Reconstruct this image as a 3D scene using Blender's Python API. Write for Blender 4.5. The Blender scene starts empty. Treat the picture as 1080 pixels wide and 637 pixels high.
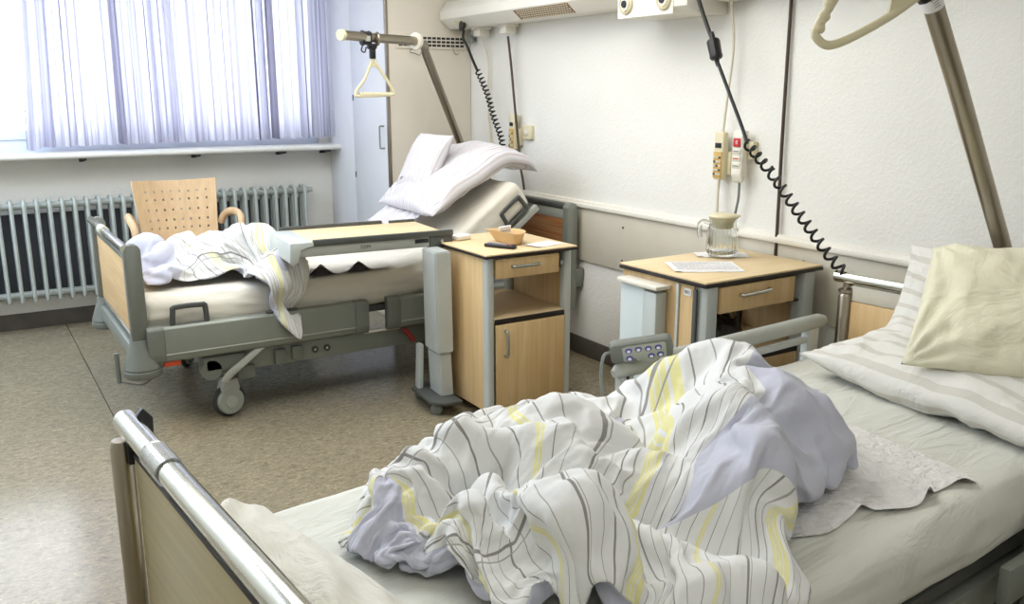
import bpy, bmesh, math, random, zlib, base64
import numpy as np
from mathutils import Vector, Matrix, noise
PI = math.pi
R = math.radians
random.seed(7)
C = bpy.context.scene.collection
S = bpy.context.scene

# ---------------------------------------------------------------- camera, world, lights
cam_d = bpy.data.cameras.new('camera'); cam = bpy.data.objects.new('camera', cam_d); C.objects.link(cam)
cam_d.sensor_width = 36; cam_d.lens = 933 * 36 / 1080; cam_d.clip_start = 0.02
cam.location = (0, 0, 1.6); cam.rotation_euler = (PI/2 - .2330, .0002, -.5566)
S.camera = cam
W = bpy.data.worlds.new('sky'); S.world = W; W.use_nodes = True
wb = W.node_tree.nodes['Background']; wb.inputs[0].default_value = (.88, .93, 1, 1); wb.inputs[1].default_value = .95
S.view_settings.view_transform = 'Standard'; S.view_settings.look = 'None'
S.view_settings.exposure = 0.12; S.view_settings.gamma = 1; S.view_settings.use_curve_mapping = False

def area(name, loc, rot, sx, sy, power, col):
    d = bpy.data.lights.new(name, 'AREA'); d.shape = 'RECTANGLE'; d.size = sx; d.size_y = sy
    d.energy = power; d.color = col
    o = bpy.data.objects.new(name, d); C.objects.link(o); o.location = loc; o.rotation_euler = rot
    return o
area('window_daylight', (.4, 7.25, 1.95), (-PI/2, 0, 0), 4.2, 1.6, 100, (.86, .91, 1))
area('ceiling_fill_far', (1.3, 3.6, 2.74), (0, 0, 0), 2.4, 2.4, 68, (1, .99, .965))  # unseen fill light added under the ceiling to brighten the beds
area('daylight_fill_left', (-.9, 5.2, 2.74), (0, 0, 0), 1.6, 2.2, 92, (.68, .80, 1))  # added blue fill standing in for window daylight, no lamp hangs here
area('ceiling_fill_near', (.3, -.3, 2.74), (0, 0, 0), 2.2, 2.2, 27, (1, .99, .95))  # unseen fill light added for the near part of the room

# ---------------------------------------------------------------- materials
def lin(h):
    h = h.lstrip('#'); v = [int(h[i:i+2], 16)/255 for i in (0, 2, 4)]
    return tuple(x/12.92 if x <= .04045 else ((x+.055)/1.055)**2.4 for x in v) + (1,)
class NT:
    def __init__(s, name):
        s.m = bpy.data.materials.new(name); s.m.use_nodes = True; s.t = s.m.node_tree; s.n = s.t.nodes
        s.b = s.n['Principled BSDF']
    def new(s, t, **k):
        n = s.n.new(t)
        for a, b in k.items(): setattr(n, a, b)
        return n
    def l(s, a, b): s.t.links.new(a, b)
    def coord(s, which='Object', scale=(1,1,1), rot=(0,0,0)):
        tc = s.new('ShaderNodeTexCoord'); mp = s.new('ShaderNodeMapping'); mp.inputs['Scale'].default_value = scale
        mp.inputs['Rotation'].default_value = rot
        s.l(tc.outputs[which], mp.inputs[0]); return mp.outputs[0]
    def noise(s, vec, sc, det=4, rough=.5, dist=0):
        n = s.new('ShaderNodeTexNoise'); n.inputs['Scale'].default_value = sc; n.inputs['Detail'].default_value = det
        n.inputs['Roughness'].default_value = rough; n.inputs['Distortion'].default_value = dist
        if vec: s.l(vec, n.inputs['Vector'])
        return n.outputs['Fac']
    def ramp(s, fac, stops, const=False):
        r = s.new('ShaderNodeValToRGB'); cr = r.color_ramp
        if const: cr.interpolation = 'CONSTANT'
        while len(cr.elements) > 1: cr.elements.remove(cr.elements[-1])
        cr.elements[0].position = stops[0][0]; cr.elements[0].color = stops[0][1]
        for p, c in stops[1:]:
            e = cr.elements.new(p); e.color = c
        s.l(fac, r.inputs[0]); return r.outputs[0]
    def mix(s, fac, a, b, mode='MIX'):
        m = s.new('ShaderNodeMix', data_type='RGBA', blend_type=mode)
        if isinstance(fac, float): m.inputs[0].default_value = fac
        else: s.l(fac, m.inputs[0])
        for i, v in ((6, a), (7, b)):
            if isinstance(v, tuple): m.inputs[i].default_value = v
            else: s.l(v, m.inputs[i])
        return m.outputs[2]
    def bump(s, h, strength=.3, dist=.01, prev=None):
        b = s.new('ShaderNodeBump'); b.inputs['Strength'].default_value = strength; b.inputs['Distance'].default_value = dist
        s.l(h, b.inputs['Height'])
        if prev: s.l(prev, b.inputs['Normal'])
        s.l(b.outputs[0], s.b.inputs['Normal']); return b.outputs[0]
    def col(s, c): s.l(c, s.b.inputs['Base Color'])
M = {}
def simple(name, c, rough=.5, metal=0, bump=None, var=.06, **k):
    t = NT(name); t.b.inputs['Roughness'].default_value = rough; t.b.inputs['Metallic'].default_value = metal
    co = t.coord()
    base = lin(c); dark = tuple(x*(1-var) for x in base[:3]) + (1,)
    t.col(t.ramp(t.noise(co, 6, 5), [(.35, dark), (.65, base)]))
    if bump: t.bump(t.noise(co, bump[0], 4), bump[1], bump[2])
    for a, b in k.items(): t.b.inputs[a.replace('_', ' ')].default_value = b
    M[name] = t.m; return t.m
simple('grey_metal', '#8b9087', .42, .25)
simple('grey_plastic', '#73776f', .5)
simple('light_grey_plastic', '#a9aca4', .45)
simple('dark_grey_plastic', '#4c4f4c', .5)
simple('black_plastic', '#161616', .45)
simple('rubber', '#3b3d3b', .8)
simple('wheel_grey', '#9aa096', .55)
simple('chrome', '#cfcfc4', .16, 1)
simple('brushed_steel', '#a59c8c', .3, 1)
simple('aluminium', '#a4aaa4', .33, .85)
simple('aluminium_paint', '#c6ccc9', .38, .2)
simple('white_plastic', '#e6e2d4', .4)
simple('cream_plastic', '#ddd4b2', .45)
simple('white_paint', '#e6e6df', .4)
simple('wardrobe_white', '#e4e6ea', .35, var=.02)
simple('wardrobe_beige', '#e2dacb', .5, var=.03)
simple('black_edge', '#1c1612', .5)
simple('orange_plastic', '#e2552a', .5)
simple('red_plastic', '#8c2420', .5)
simple('paper', '#ecebe9', .8, var=.02)
simple('pulp', '#d3b383', .9, bump=(80, .3, .002))
simple('trim_panel', '#cfc9b8', .45, var=.05)
simple('trim_mould', '#e6e2d6', .4, var=.03)
simple('skirting', '#57524b', .6, bump=(40, .2, .002), var=.25)
simple('lamp_shell', '#e4e1d6', .4, var=.03)
simple('speaker_brown', '#8a6c46', .7)
simple('terracotta_wood', '#9c6138', .5)
simple('black_bag', '#1e1b1a', .35, bump=(25, .8, .02))
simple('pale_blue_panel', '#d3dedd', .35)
t = NT('clear_sleeve'); t.b.inputs['Transmission Weight'].default_value = .75; t.b.inputs['Roughness'].default_value = .12; t.b.inputs['IOR'].default_value = 1.25; M['clear_sleeve'] = t.m
simple('button_blue', '#8f93d8', .4)
simple('button_dark', '#4a4fa8', .4)
simple('white_frame', '#dfe6f2', .35)
simple('radiator_paint', '#b3bab4', .42, var=.12)
simple('radiator_gap_shade', '#4c4f55', .7)
simple('cord_white', '#d8cfb8', .5)
simple('cord_brown', '#4a3a2c', .5)
simple('cord_grey', '#7d827d', .5)
simple('black_ink', '#1a1a1a', .7)
simple('red_ink', '#c2282c', .6)
simple('grey_ink', '#8d8d8d', .7)
simple('handset_tan', '#c9a45a', .5)
simple('clear_tape', '#d9d6c4', .2, var=.02)
simple('dark_cloth', '#3a3438', .95)
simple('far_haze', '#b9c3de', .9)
def wood(name, a, b, rough=.38, axis=2):
    t = NT(name); sc = [9, 9, 9]; sc[axis] = .8
    co = t.coord(scale=tuple(sc))
    n = t.noise(co, 1.6, 6, .6, .6)
    c = t.ramp(n, [(.3, lin(a)), (.7, lin(b))])
    n2 = t.noise(t.coord(scale=tuple(60 if i != axis else 2 for i in range(3))), 1, 2)
    t.col(t.mix(.12, c, t.ramp(n2, [(.4, lin(a)), (.6, lin('#f2dcae'))])))
    t.b.inputs['Roughness'].default_value = rough; t.b.inputs['Specular IOR Level'].default_value = .22; M[name] = t.m
wood('beech', '#c9a877', '#dcbf90')
wood('beech_top', '#d8bf94', '#e6d0a8', .45, 0)
wood('beech_dull', '#cba97a', '#dabb8c', .45, 1)
wood('chair_wood', '#cbab84', '#dabc94', .4, 2)
wood('head_wood', '#8d5a34', '#a46c40', .45, 1)
wood('foot_panel_pale', '#b8ad88', '#bdb28c', .4, 1)
# wall
t = NT('rough_plaster'); co = t.coord()
t.col(t.ramp(t.noise(co, 1.2, 3), [(.3, lin('#e4e3dc')), (.7, lin('#ebeae4'))])); t.b.inputs['Roughness'].default_value = .75
h = t.ramp(t.noise(co, 42, 4, .55, 1.2), [(.42, (0,0,0,1)), (.62, (1,1,1,1))])
t.bump(h, .24, .005); M['plaster'] = t.m
simple('ceiling_paint', '#e8e6e0', .8)
# floor
t = NT('speckled_linoleum'); co = t.coord(rot=(0,0,.5)); co2 = t.coord(scale=(1, 2.4, 1), rot=(0,0,.6))
base = t.ramp(t.noise(co2, 26, 6, .65, 1.0), [(.30, lin('#6a6353')), (.46, lin('#857c67')), (.60, lin('#968c75')), (.78, lin('#b0a68a'))])
fl = t.ramp(t.noise(co2, 30, 3, .6, 3.0), [(.59, (0,0,0,1)), (.66, (1,1,1,1))])
base = t.mix(fl, base, lin('#b3a685'))
dk = t.ramp(t.noise(co2, 24, 3, .6, 3.5), [(.60, (0,0,0,1)), (.68, (1,1,1,1))]); base = t.mix(dk, base, lin('#6b5f4a')); big = t.ramp(t.noise(co, 1.1, 3), [(.3, (.93,.93,.93,1)), (.7, (1,1,1,1))])
base = t.mix(1.0, base, big, 'MULTIPLY')
tc = t.new('ShaderNodeTexCoord'); sx = t.new('ShaderNodeSeparateXYZ'); t.l(tc.outputs['Object'], sx.inputs[0])
def seam(sock, off, per):
    a = t.new('ShaderNodeMath', operation='ADD'); t.l(sock, a.inputs[0]); a.inputs[1].default_value = off
    b = t.new('ShaderNodeMath', operation='PINGPONG'); t.l(a.outputs[0], b.inputs[0]); b.inputs[1].default_value = per
    c = t.new('ShaderNodeMath', operation='LESS_THAN'); t.l(b.outputs[0], c.inputs[0]); c.inputs[1].default_value = .003
    return c.outputs[0]
base = t.mix(seam(sx.outputs[0], -.52, 1.0), base, lin('#4a463c'))
t.col(base); t.b.inputs['Specular IOR Level'].default_value = .55
t.b.inputs['Roughness'].default_value = .17
t.bump(t.noise(co, 30, 3), .08, .003); M['floor'] = t.m
# cloth: white / off-white with weave + soft creases
def cloth(name, c, creases=(3.5, .5, .02), rough=.9, scale=(1,1,1), var=.04, which='Object', trans=0):
    t = NT(name); co = t.coord(which, scale)
    base = lin(c); dk = tuple(x*(1-var) for x in base[:3]) + (1,)
    t.col(t.ramp(t.noise(co, 2, 3), [(.3, dk), (.7, base)])); t.b.inputs['Roughness'].default_value = rough
    t.b.inputs['Sheen Weight'].default_value = .15
    b1 = t.bump(t.noise(co, creases[0], 5, .55, 1.2), creases[1], creases[2])
    t.bump(t.noise(t.coord(), 260, 2), .12, .001, b1)
    M[name] = t.m; return t
cloth('sheet_cream', '#dcd8cb', (2.2, .6, .02), scale=(1,3,1))
cloth('sheet_pale', '#d6d7cd', (2.6, .75, .03), scale=(1,3.5,1), var=.05)
cloth('foot_cloth', '#dddbd0', (3, .8, .04), scale=(3,1,1))
cloth('yellow_pillowcase', '#e8e4c8', (5, .7, .03), var=.12)
t = cloth('fleece_pad', '#efedea', (34, 1.0, .016), var=.06)
# stripes helper: list of (pos,width,colour) over a repeat, along a UV axis
def striped(name, base, reps, stripes, axis=0, which='UV', cross=None, cs=(4,.45,.02), under=None):
    t = NT(name); tc = t.new('ShaderNodeTexCoord'); sx = t.new('ShaderNodeSeparateXYZ'); t.l(tc.outputs[which], sx.inputs[0])
    def mt(op, a, b=None, c=None):
        m = t.new('ShaderNodeMath', operation=op)
        for i, v in enumerate((a, b, c)):
            if v is None: continue
            if isinstance(v, (int, float)): m.inputs[i].default_value = v
            else: t.l(v, m.inputs[i])
        return m.outputs[0]
    U, V = sx.outputs[axis], sx.outputs[1-axis]
    if under:      # the printed lines run askew over the bunched cloth
        U0, V0 = U, V
        k = mt('MULTIPLY', mt('SUBTRACT', .48, U0), 1.1)
        U = mt('ADD', U0, mt('MULTIPLY', k, mt('SUBTRACT', V0, .5)))
        V = mt('ADD', V0, mt('MULTIPLY', mt('SUBTRACT', U0, .5), -.35))
    def band(sock, reps, stripes, prev):
        f = mt('FRACT', mt('MULTIPLY', sock, reps))
        for colr in sorted({s[2] for s in stripes}):
            st = [(0.0, (0,0,0,1))]
            for p, w, cc in sorted(stripes):
                if cc == colr: st += [(p, (1,1,1,1)), (p+w, (0,0,0,1))]
            prev = t.mix(t.ramp(f, st[:31], True), prev, lin(colr))
        return prev
    c = band(U, reps, stripes, lin(base))
    if cross: c = band(V, cross[0], cross[1], c)
    if under:      # plain lilac-grey reverse, also where the cover's lining shows at the right-hand end
        at = t.new('ShaderNodeAttribute', attribute_name='under')
        edge = mt('GREATER_THAN', mt('SUBTRACT', U0, mt('MULTIPLY', mt('ADD', V0, mt('MULTIPLY', mt('SUBTRACT', t.noise(tc.outputs['UV'], 3, 2), .5), 1.1)), .42)), .58)
        edge = mt('MULTIPLY', edge, mt('GREATER_THAN', V0, .22))
        tip_shade = mt('MULTIPLY', mt('LESS_THAN', U0, .13), mt('LESS_THAN', V0, .62))  # left tip: its shade painted in as the lilac tint
        c = t.mix(mt('MAXIMUM', mt('MAXIMUM', at.outputs['Fac'], edge), tip_shade), c, lin(under))
    t.col(c); t.b.inputs['Roughness'].default_value = .88; t.b.inputs['Sheen Weight'].default_value = .15
    co = t.coord()
    b0 = t.bump(t.noise(co, cs[0], 5, .55, 1.0), cs[1], cs[2])
    if under:
        rg = t.new('ShaderNodeTexNoise'); rg.noise_type = 'RIDGED_MULTIFRACTAL'; rg.inputs['Scale'].default_value = 5; rg.inputs['Detail'].default_value = 3; rg.inputs['Distortion'].default_value = .8
        t.l(t.coord('UV', (2.0,1.35,1)), rg.inputs['Vector']); b0 = t.bump(rg.outputs['Fac'], .55, .016, b0)
    t.bump(t.noise(co, 260, 2), .1, .001, b0)
    M[name] = t.m
G, Y1, TH = '#8c8a86', '#e3deA0', '#a5a39d'
striped('duvet_cloth', '#dfe0df', 2.0,
    [(.03,.012,G),(.05,.004,TH),(.11,.004,TH),(.16,.005,G),(.21,.005,TH),(.25,.010,Y1),(.265,.010,Y1),(.28,.010,Y1),(.30,.022,Y1),(.345,.005,G),(.40,.004,TH),
     (.46,.005,G),(.52,.006,G),(.58,.004,TH),(.64,.005,G),(.70,.004,TH),(.76,.005,G),(.81,.012,Y1),(.828,.006,Y1),(.87,.005,G),(.93,.004,TH)],
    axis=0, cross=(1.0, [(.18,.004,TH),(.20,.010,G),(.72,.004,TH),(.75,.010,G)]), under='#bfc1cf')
striped('pillow_grey_stripe', '#d3d1d6', 8, [(.1,.10,'#bcb5b5'),(.35,.04,'#a39b9b'),(.6,.16,'#c9c3c2'),(.9,.03,'#a39b9b')], axis=1)
striped('pillow_beige_stripe', '#dfddd6', 11, [(.2,.3,'#cdc9bf')], axis=0, cs=(5,.7,.025))
t = NT('curtain_fold_stripes'); tc = t.new('ShaderNodeTexCoord'); sx = t.new('ShaderNodeSeparateXYZ'); t.l(tc.outputs['UV'], sx.inputs[0])
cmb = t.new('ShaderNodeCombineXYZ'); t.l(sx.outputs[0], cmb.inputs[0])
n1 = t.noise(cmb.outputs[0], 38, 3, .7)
cc = t.ramp(n1, [(.34, lin('#706c7c')), (.44, lin('#aaa9bc')), (.52, lin('#dfe0ec')), (.60, lin('#d0d0de')), (.70, lin('#8d8a9c'))])  # lavender stripes; darker bands also paint fold shade into the colour
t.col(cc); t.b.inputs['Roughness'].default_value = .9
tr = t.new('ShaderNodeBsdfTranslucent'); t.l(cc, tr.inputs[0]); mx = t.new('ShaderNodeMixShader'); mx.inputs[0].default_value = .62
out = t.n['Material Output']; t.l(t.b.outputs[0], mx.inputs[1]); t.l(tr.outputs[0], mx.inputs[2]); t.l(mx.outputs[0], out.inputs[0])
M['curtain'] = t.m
t = NT('clear_glass'); t.b.inputs['Transmission Weight'].default_value = 1; t.b.inputs['Roughness'].default_value = .03
t.b.inputs['IOR'].default_value = 1.45; t.b.inputs['Base Color'].default_value = (.95,.97,.96,1); M['glass'] = t.m
t = NT('window_glass'); t.b.inputs['Transmission Weight'].default_value = 1; t.b.inputs['Roughness'].default_value = 0
t.b.inputs['IOR'].default_value = 1.02; M['window_glass'] = t.m
t = NT('lamp_diffuser'); t.b.inputs['Emission Color'].default_value = (1,.96,.9,1); t.b.inputs['Emission Strength'].default_value = 2; M['lamp'] = t.m

# ---------------------------------------------------------------- geometry helpers
def catmull(P, n=8, closed=False):
    P = [Vector(p) for p in P]; out = []; N = len(P)
    rng = range(N) if closed else range(N-1)
    for i in rng:
        if closed: p0, p1, p2, p3 = P[i-1], P[i], P[(i+1) % N], P[(i+2) % N]
        else: p0, p1, p2, p3 = P[max(i-1,0)], P[i], P[i+1], P[min(i+2,N-1)]
        for k in range(n):
            s = k/n
            out.append(.5*((2*p1) + (p2-p0)*s + (2*p0-5*p1+4*p2-p3)*s*s + (3*p1-p0-3*p2+p3)*s**3))
    if not closed: out.append(P[-1])
    return out
class MB:
    def __init__(s): s.bm = bmesh.new(); s.uv = None
    def _m(s, vs, M4):
        if M4 is not None: bmesh.ops.transform(s.bm, matrix=M4, verts=vs)
    def box(s, x0, x1, y0, y1, z0, z1, bev=.004, seg=2, M4=None):
        r = bmesh.ops.create_cube(s.bm, size=1); vs = r['verts']
        for v in vs: v.co = Vector(((x0+x1)/2 + v.co.x*(x1-x0), (y0+y1)/2 + v.co.y*(y1-y0), (z0+z1)/2 + v.co.z*(z1-z0)))
        if bev > 0:
            bev = min(bev, abs(x1-x0)*.49, abs(y1-y0)*.49, abs(z1-z0)*.49)
            es = list({e for v in vs for e in v.link_edges})
            r = bmesh.ops.bevel(s.bm, geom=es, offset=bev, segments=seg, affect='EDGES', profile=.5)
            vs = list({v for f in r['faces'] for v in f.verts} | {v for v in vs if v.is_valid})
        s._m(vs, M4); return s
    def tube(s, P, r, n=12, closed=False, cap=True, ell=1.0):
        P = [Vector(p) for p in P]; N = len(P); rs = r if isinstance(r, (list, tuple)) else [r]*N
        T = []
        for i in range(N):
            a = P[i-1] if (i > 0 or closed) else P[i]; b = P[(i+1) % N] if (i < N-1 or closed) else P[i]
            T.append((b-a).normalized())
        up = Vector((0,0,1)) if abs(T[0].z) < .9 else Vector((1,0,0))
        nrm = T[0].cross(up).normalized(); rings = []
        for i in range(N):
            nrm = (nrm - T[i]*nrm.dot(T[i])).normalized(); bn = T[i].cross(nrm)
            rings.append([s.bm.verts.new(P[i] + (nrm*math.cos(2*PI*k/n) + bn*math.sin(2*PI*k/n)*ell)*rs[i]) for k in range(n)])
        for i in range(N if closed else N-1):
            A, B = rings[i], rings[(i+1) % N]
            for k in range(n): s.bm.faces.new((A[k], A[(k+1) % n], B[(k+1) % n], B[k]))
        if cap and not closed:
            s.bm.faces.new(rings[0][::-1]); s.bm.faces.new(rings[-1])
        return s
    def lathe(s, prof, axis=(0,0,1), loc=(0,0,0), n=24, M4=None):
        q = Vector((0,0,1)).rotation_difference(Vector(axis)); rings = []; L = Vector(loc); allv = []
        for r, z in prof:
            if r < 1e-6: ring = [s.bm.verts.new(L + q @ Vector((0,0,z)))]
            else: ring = [s.bm.verts.new(L + q @ Vector((r*math.cos(2*PI*k/n), r*math.sin(2*PI*k/n), z))) for k in range(n)]
            rings.append(ring); allv += ring
        for A, B in zip(rings, rings[1:]):
            if len(A) == 1 and len(B) == 1: continue
            for k in range(n):
                a, b = A[k % len(A)], A[(k+1) % len(A)]; c, d = B[(k+1) % len(B)], B[k % len(B)]
                f = [a]
                for w in (b, c, d):
                    if w not in f: f.append(w)
                if len(f) > 2: s.bm.faces.new(f)
        if len(rings[0]) > 1: s.bm.faces.new(rings[0][::-1])
        if len(rings[-1]) > 1: s.bm.faces.new(rings[-1])
        s._m(allv, M4); return s
    def prism(s, poly, a0, a1, axis='z', bev=0, M4=None):
        f = {'z': lambda p, a: (p[0], p[1], a), 'y': lambda p, a: (p[0], a, p[1]), 'x': lambda p, a: (a, p[0], p[1])}[axis]
        A = [s.bm.verts.new(f(p, a0)) for p in poly]; B = [s.bm.verts.new(f(p, a1)) for p in poly]
        s.bm.faces.new(A[::-1]); s.bm.faces.new(B); n = len(poly)
        for i in range(n): s.bm.faces.new((A[i], A[(i+1) % n], B[(i+1) % n], B[i]))
        vs = A + B
        if bev:
            es = list({e for v in vs for e in v.link_edges})
            r = bmesh.ops.bevel(s.bm, geom=es, offset=bev, segments=2, affect='EDGES', profile=.5)
            vs = list({v for f in r['faces'] for v in f.verts})
        s._m(vs, M4); return s
    def grid(s, fn, nu, nv, closed_u=False, uvfn=None):
        V = [[s.bm.verts.new(fn(i/nu, j/nv)) for j in range(nv+1)] for i in range(nu+1)]
        lay = s.bm.loops.layers.uv.verify()
        for i in range(nu):
            for j in range(nv):
                f = s.bm.faces.new((V[i][j], V[i+1][j], V[i+1][j+1], V[i][j+1]))
                for lp, (a, b) in zip(f.loops, ((i,j),(i+1,j),(i+1,j+1),(i,j+1))): lp[lay].uv = (a/nu, b/nv)
        return s
    def build(s, name, mat, parent=None, ang=40, flip=True):
        bmesh.ops.remove_doubles(s.bm, verts=s.bm.verts, dist=1e-5)
        if flip: bmesh.ops.recalc_face_normals(s.bm, faces=s.bm.faces)
        me = bpy.data.meshes.new(name); s.bm.to_mesh(me); s.bm.free()
        me.polygons.foreach_set('use_smooth', [True]*len(me.polygons)); me.set_sharp_from_angle(angle=R(ang))
        me.materials.append(M[mat]); o = bpy.data.objects.new(name, me); C.objects.link(o)
        if parent: o.parent = parent
        return o
def tag(o, label=None, cat=None, group=None, kind=None):
    for k, v in (('label', label), ('category', cat), ('group', group), ('kind', kind)):
        if v: o[k] = v
    return o
def thing(name, label, cat, loc=(0,0,0), rz=0, group=None):
    o = bpy.data.objects.new(name, None); C.objects.link(o); o.location = loc; o.rotation_euler = (0,0,rz); o.empty_display_size = .05
    return tag(o, label, cat, group)
def struct(o): o['kind'] = 'structure'; return o
def text(name, s, size, mat, parent, M4, ext=.0006):
    cu = bpy.data.curves.new(name, 'FONT'); cu.body = s; cu.size = size; cu.extrude = ext; cu.align_x = 'CENTER'; cu.align_y = 'CENTER'
    tmp = bpy.data.objects.new(name, cu); C.objects.link(tmp); dg = bpy.context.evaluated_depsgraph_get()
    me = bpy.data.meshes.new_from_object(tmp.evaluated_get(dg)); bpy.data.objects.remove(tmp)
    me.transform(M4); me.materials.clear(); me.materials.append(M[mat])
    o = bpy.data.objects.new(name, me); C.objects.link(o)
    if parent: o.parent = parent
    return o
def T(x, y, z): return Matrix.Translation((x, y, z))
def RX(a): return Matrix.Rotation(a, 4, 'X')
def RY(a): return Matrix.Rotation(a, 4, 'Y')
def RZ(a): return Matrix.Rotation(a, 4, 'Z')
def fbm(x, y, z=0, o=3):
    v = 0; a = 1; f = 1
    for _ in range(o): v += a*noise.noise((x*f, y*f, z*f)); a *= .5; f *= 2.1
    return v
def arch(p0, p1, out, up, r, mb, n=10, bow=.35, k=6):       # bow handle between two points
    p0, p1, out = Vector(p0), Vector(p1), Vector(out)
    d = p1 - p0
    P = [p0, p0+out*.8+d*.02] + [p0+d*s+out*(1+bow*math.sin(PI*s)) for s in (.08,.3,.5,.7,.92)] + [p1+out*.8-d*.02, p1]
    mb.tube(catmull(P, 4), r, n); return mb

XW, YW, CH = 3.188, 6.827, 2.75
XL, YF = -1.9, -1.8
# ---------------------------------------------------------------- room shell
struct(MB().box(XL-.1, XW+.12, YF-.1, YW+.12, -.1, 0, 0).build('floor', 'floor'))
struct(MB().box(XL-.1, XW+.12, YF-.1, YW+.12, CH, CH+.1, 0).build('ceiling', 'ceiling_paint'))
struct(MB().box(XW, XW+.12, YF-.1, YW+.12, 0, CH, 0).build('wall_right', 'plaster'))
struct(MB().box(XL-.1, XL, YF-.1, YW+.12, 0, CH, 0).build('wall_left', 'plaster'))
struct(MB().box(XL, XW, YF-.1, YF, 0, CH, 0).build('wall_front', 'plaster'))
WX0, WX1, WZ0, WZ1 = -1.7, 2.45, 1.2, 2.55
m = MB(); m.box(XL, XW, YW, YW+.12, 0, WZ0, 0); m.box(XL, XW, YW, YW+.12, WZ1, CH, 0)
m.box(XL, WX0, YW, YW+.12, WZ0, WZ1, 0); m.box(WX1, XW, YW, YW+.12, WZ0, WZ1, 0)
struct(m.build('wall_back', 'plaster'))
m = MB().box(XW-.012, XW, YF, 5.66, 0, .113, .003); struct(m.build('baseboard_right', 'skirting'))
m = MB().box(XL, 2.53, YW-.012, YW, 0, .113, .003); struct(m.build('baseboard_back', 'skirting'))
# bumper panel on the head wall
m = MB().box(XW-.018, XW, YF, 5.66, .60, .93, .003); tr = struct(m.build('trim_1', 'trim_panel'))
m = MB().prism([(XW,.925),(XW-.034,.925),(XW-.038,.935),(XW-.034,.948),(XW-.026,.951),(XW-.022,.962),(XW,.966)], YF, 5.66, 'y')
m.build('moulding', 'trim_mould', tr)
for y in (4.52, 3.9, 2.62, 1.9):
    for z in (.85, .66) if y > 3 else (.86,):
        MB().lathe([(0,0),(.007,0),(.007,.003),(0,.004)], (-1,0,0), (XW-.018, y, z), 10).build('screw', 'dark_grey_plastic', tr)
# window
m = MB(); fy0, fy1 = YW+.02, YW+.09
m.box(WX0, WX1, fy0, fy1, WZ0, WZ0+.09); m.box(WX0, WX1, fy0, fy1, WZ1-.07, WZ1)
for x in (WX0, -.35, 1.05, WX1-.07): m.box(x, x+.08, fy0+.003, fy1-.003, WZ0+.086, WZ1-.066)
for x0, x1 in ((WX0+.08, -.35), (-.27, 1.05), (1.13, WX1-.07)):
    m.box(x0, x1, fy0-.015, fy1-.02, WZ0+.09, WZ0+.15); m.box(x0, x1, fy0+.0, fy1-.03, 1.47, 1.482)
wf = struct(m.build('window_1', 'white_frame'))
for x0, x1 in ((WX0+.07, -.34), (-.28, 1.06), (1.12, WX1-.06)):
    MB().box(x0, x1, fy0+.03, fy0+.036, WZ0+.08, WZ1-.06, 0).build('window_pane', 'window_glass', wf)
m = MB(); pr = [(YW+.03,1.168),(6.60,1.168)] + [(6.60-.018*math.sin(a), 1.187-.019*math.cos(a)) for a in np.linspace(0.2, PI-.2, 8)] + [(6.60,1.206),(YW+.03,1.206)]
m.prism(pr, XL, 2.66, 'x'); struct(m.build('window_sill', 'white_paint', wf))
for x in (-.9, -.1, .72, 1.47, 2.1, 2.45):
    MB().prism([(6.64,1.168),(6.78,1.168),(YW,1.13),(YW,1.15),(6.66,1.15)], x, x+.03, 'x').build('sill_bracket', 'dark_grey_plastic', wf)
# outside: a far row of roofs seen low through the window
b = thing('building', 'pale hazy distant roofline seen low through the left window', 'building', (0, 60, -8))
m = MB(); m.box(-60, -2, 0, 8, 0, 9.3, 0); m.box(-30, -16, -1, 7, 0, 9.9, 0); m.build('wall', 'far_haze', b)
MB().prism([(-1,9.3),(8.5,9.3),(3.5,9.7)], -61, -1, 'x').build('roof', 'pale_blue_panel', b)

# curtain
def curtain():
    x0, x1, zt, zb = .40, 2.56, 2.5, 1.245
    rnd = random.Random(3); ph = [0]; 
    def fn(u, v):
        s = u*2*PI*21 + 1.6*math.sin(u*17) + .9*math.sin(u*41+1)
        amp = .030*(.75+.35*math.sin(u*29)) * (.75+.35*(1-v))
        x = x0 + (x1-x0)*u + .013*math.sin(2*s)*(1) + (.075*(v)*(1-u)**6) - .0*v
        y = 6.69 + amp*math.sin(s + .5*math.sin(v*2+u*9)) + .008*math.sin(s*2.7)
        z = zb + (zt-zb)*v + (1-v)*(.018*u + .006*math.sin(s) - .025*max(0, 1-u*14))
        return (x, y, z)
    return MB().grid(fn, 640, 14)
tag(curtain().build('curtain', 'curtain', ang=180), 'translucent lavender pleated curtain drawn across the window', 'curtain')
cr = thing('curtain_rail', 'white curtain rail above the window', 'rail', (0,6.69,2.52))
MB().box(-1.7, 2.6, -.02, .02, 0, .03).build('rail', 'white_plastic', cr)

# radiator
rad = thing('radiator', 'grey-green cast column radiator under the window sill', 'radiator', (0, 6.70, 0))
def rad_section():
    m = MB()
    for y in (-.065, 0, .065): m.tube([(0,y,.225),(0,y,.26),(0,y,.85),(0,y,.885)], [.008,.0125,.0125,.008], 8)
    m.tube(catmull([(0,-.066,.84),(0,-.055,.885),(0,0,.897),(0,.055,.885),(0,.066,.84)], 4), .0135, 8)
    m.tube(catmull([(0,-.066,.27),(0,-.055,.232),(0,0,.222),(0,.055,.232),(0,.066,.27)], 4), .0135, 8)
    m.tube([(-.04,0,.862),(.04,0,.862)], .024, 10, cap=False); m.tube([(-.04,0,.262),(.04,0,.262)], .024, 10, cap=False)
    return m
sec = rad_section().build('radiator_section', 'radiator_paint', rad); xs = np.arange(-.5, 2.33, .0765)
sec.location.x = xs[0]
for x in xs[1:]:
    o = sec.copy(); C.objects.link(o); o.parent = rad; o.location.x = x
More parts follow.
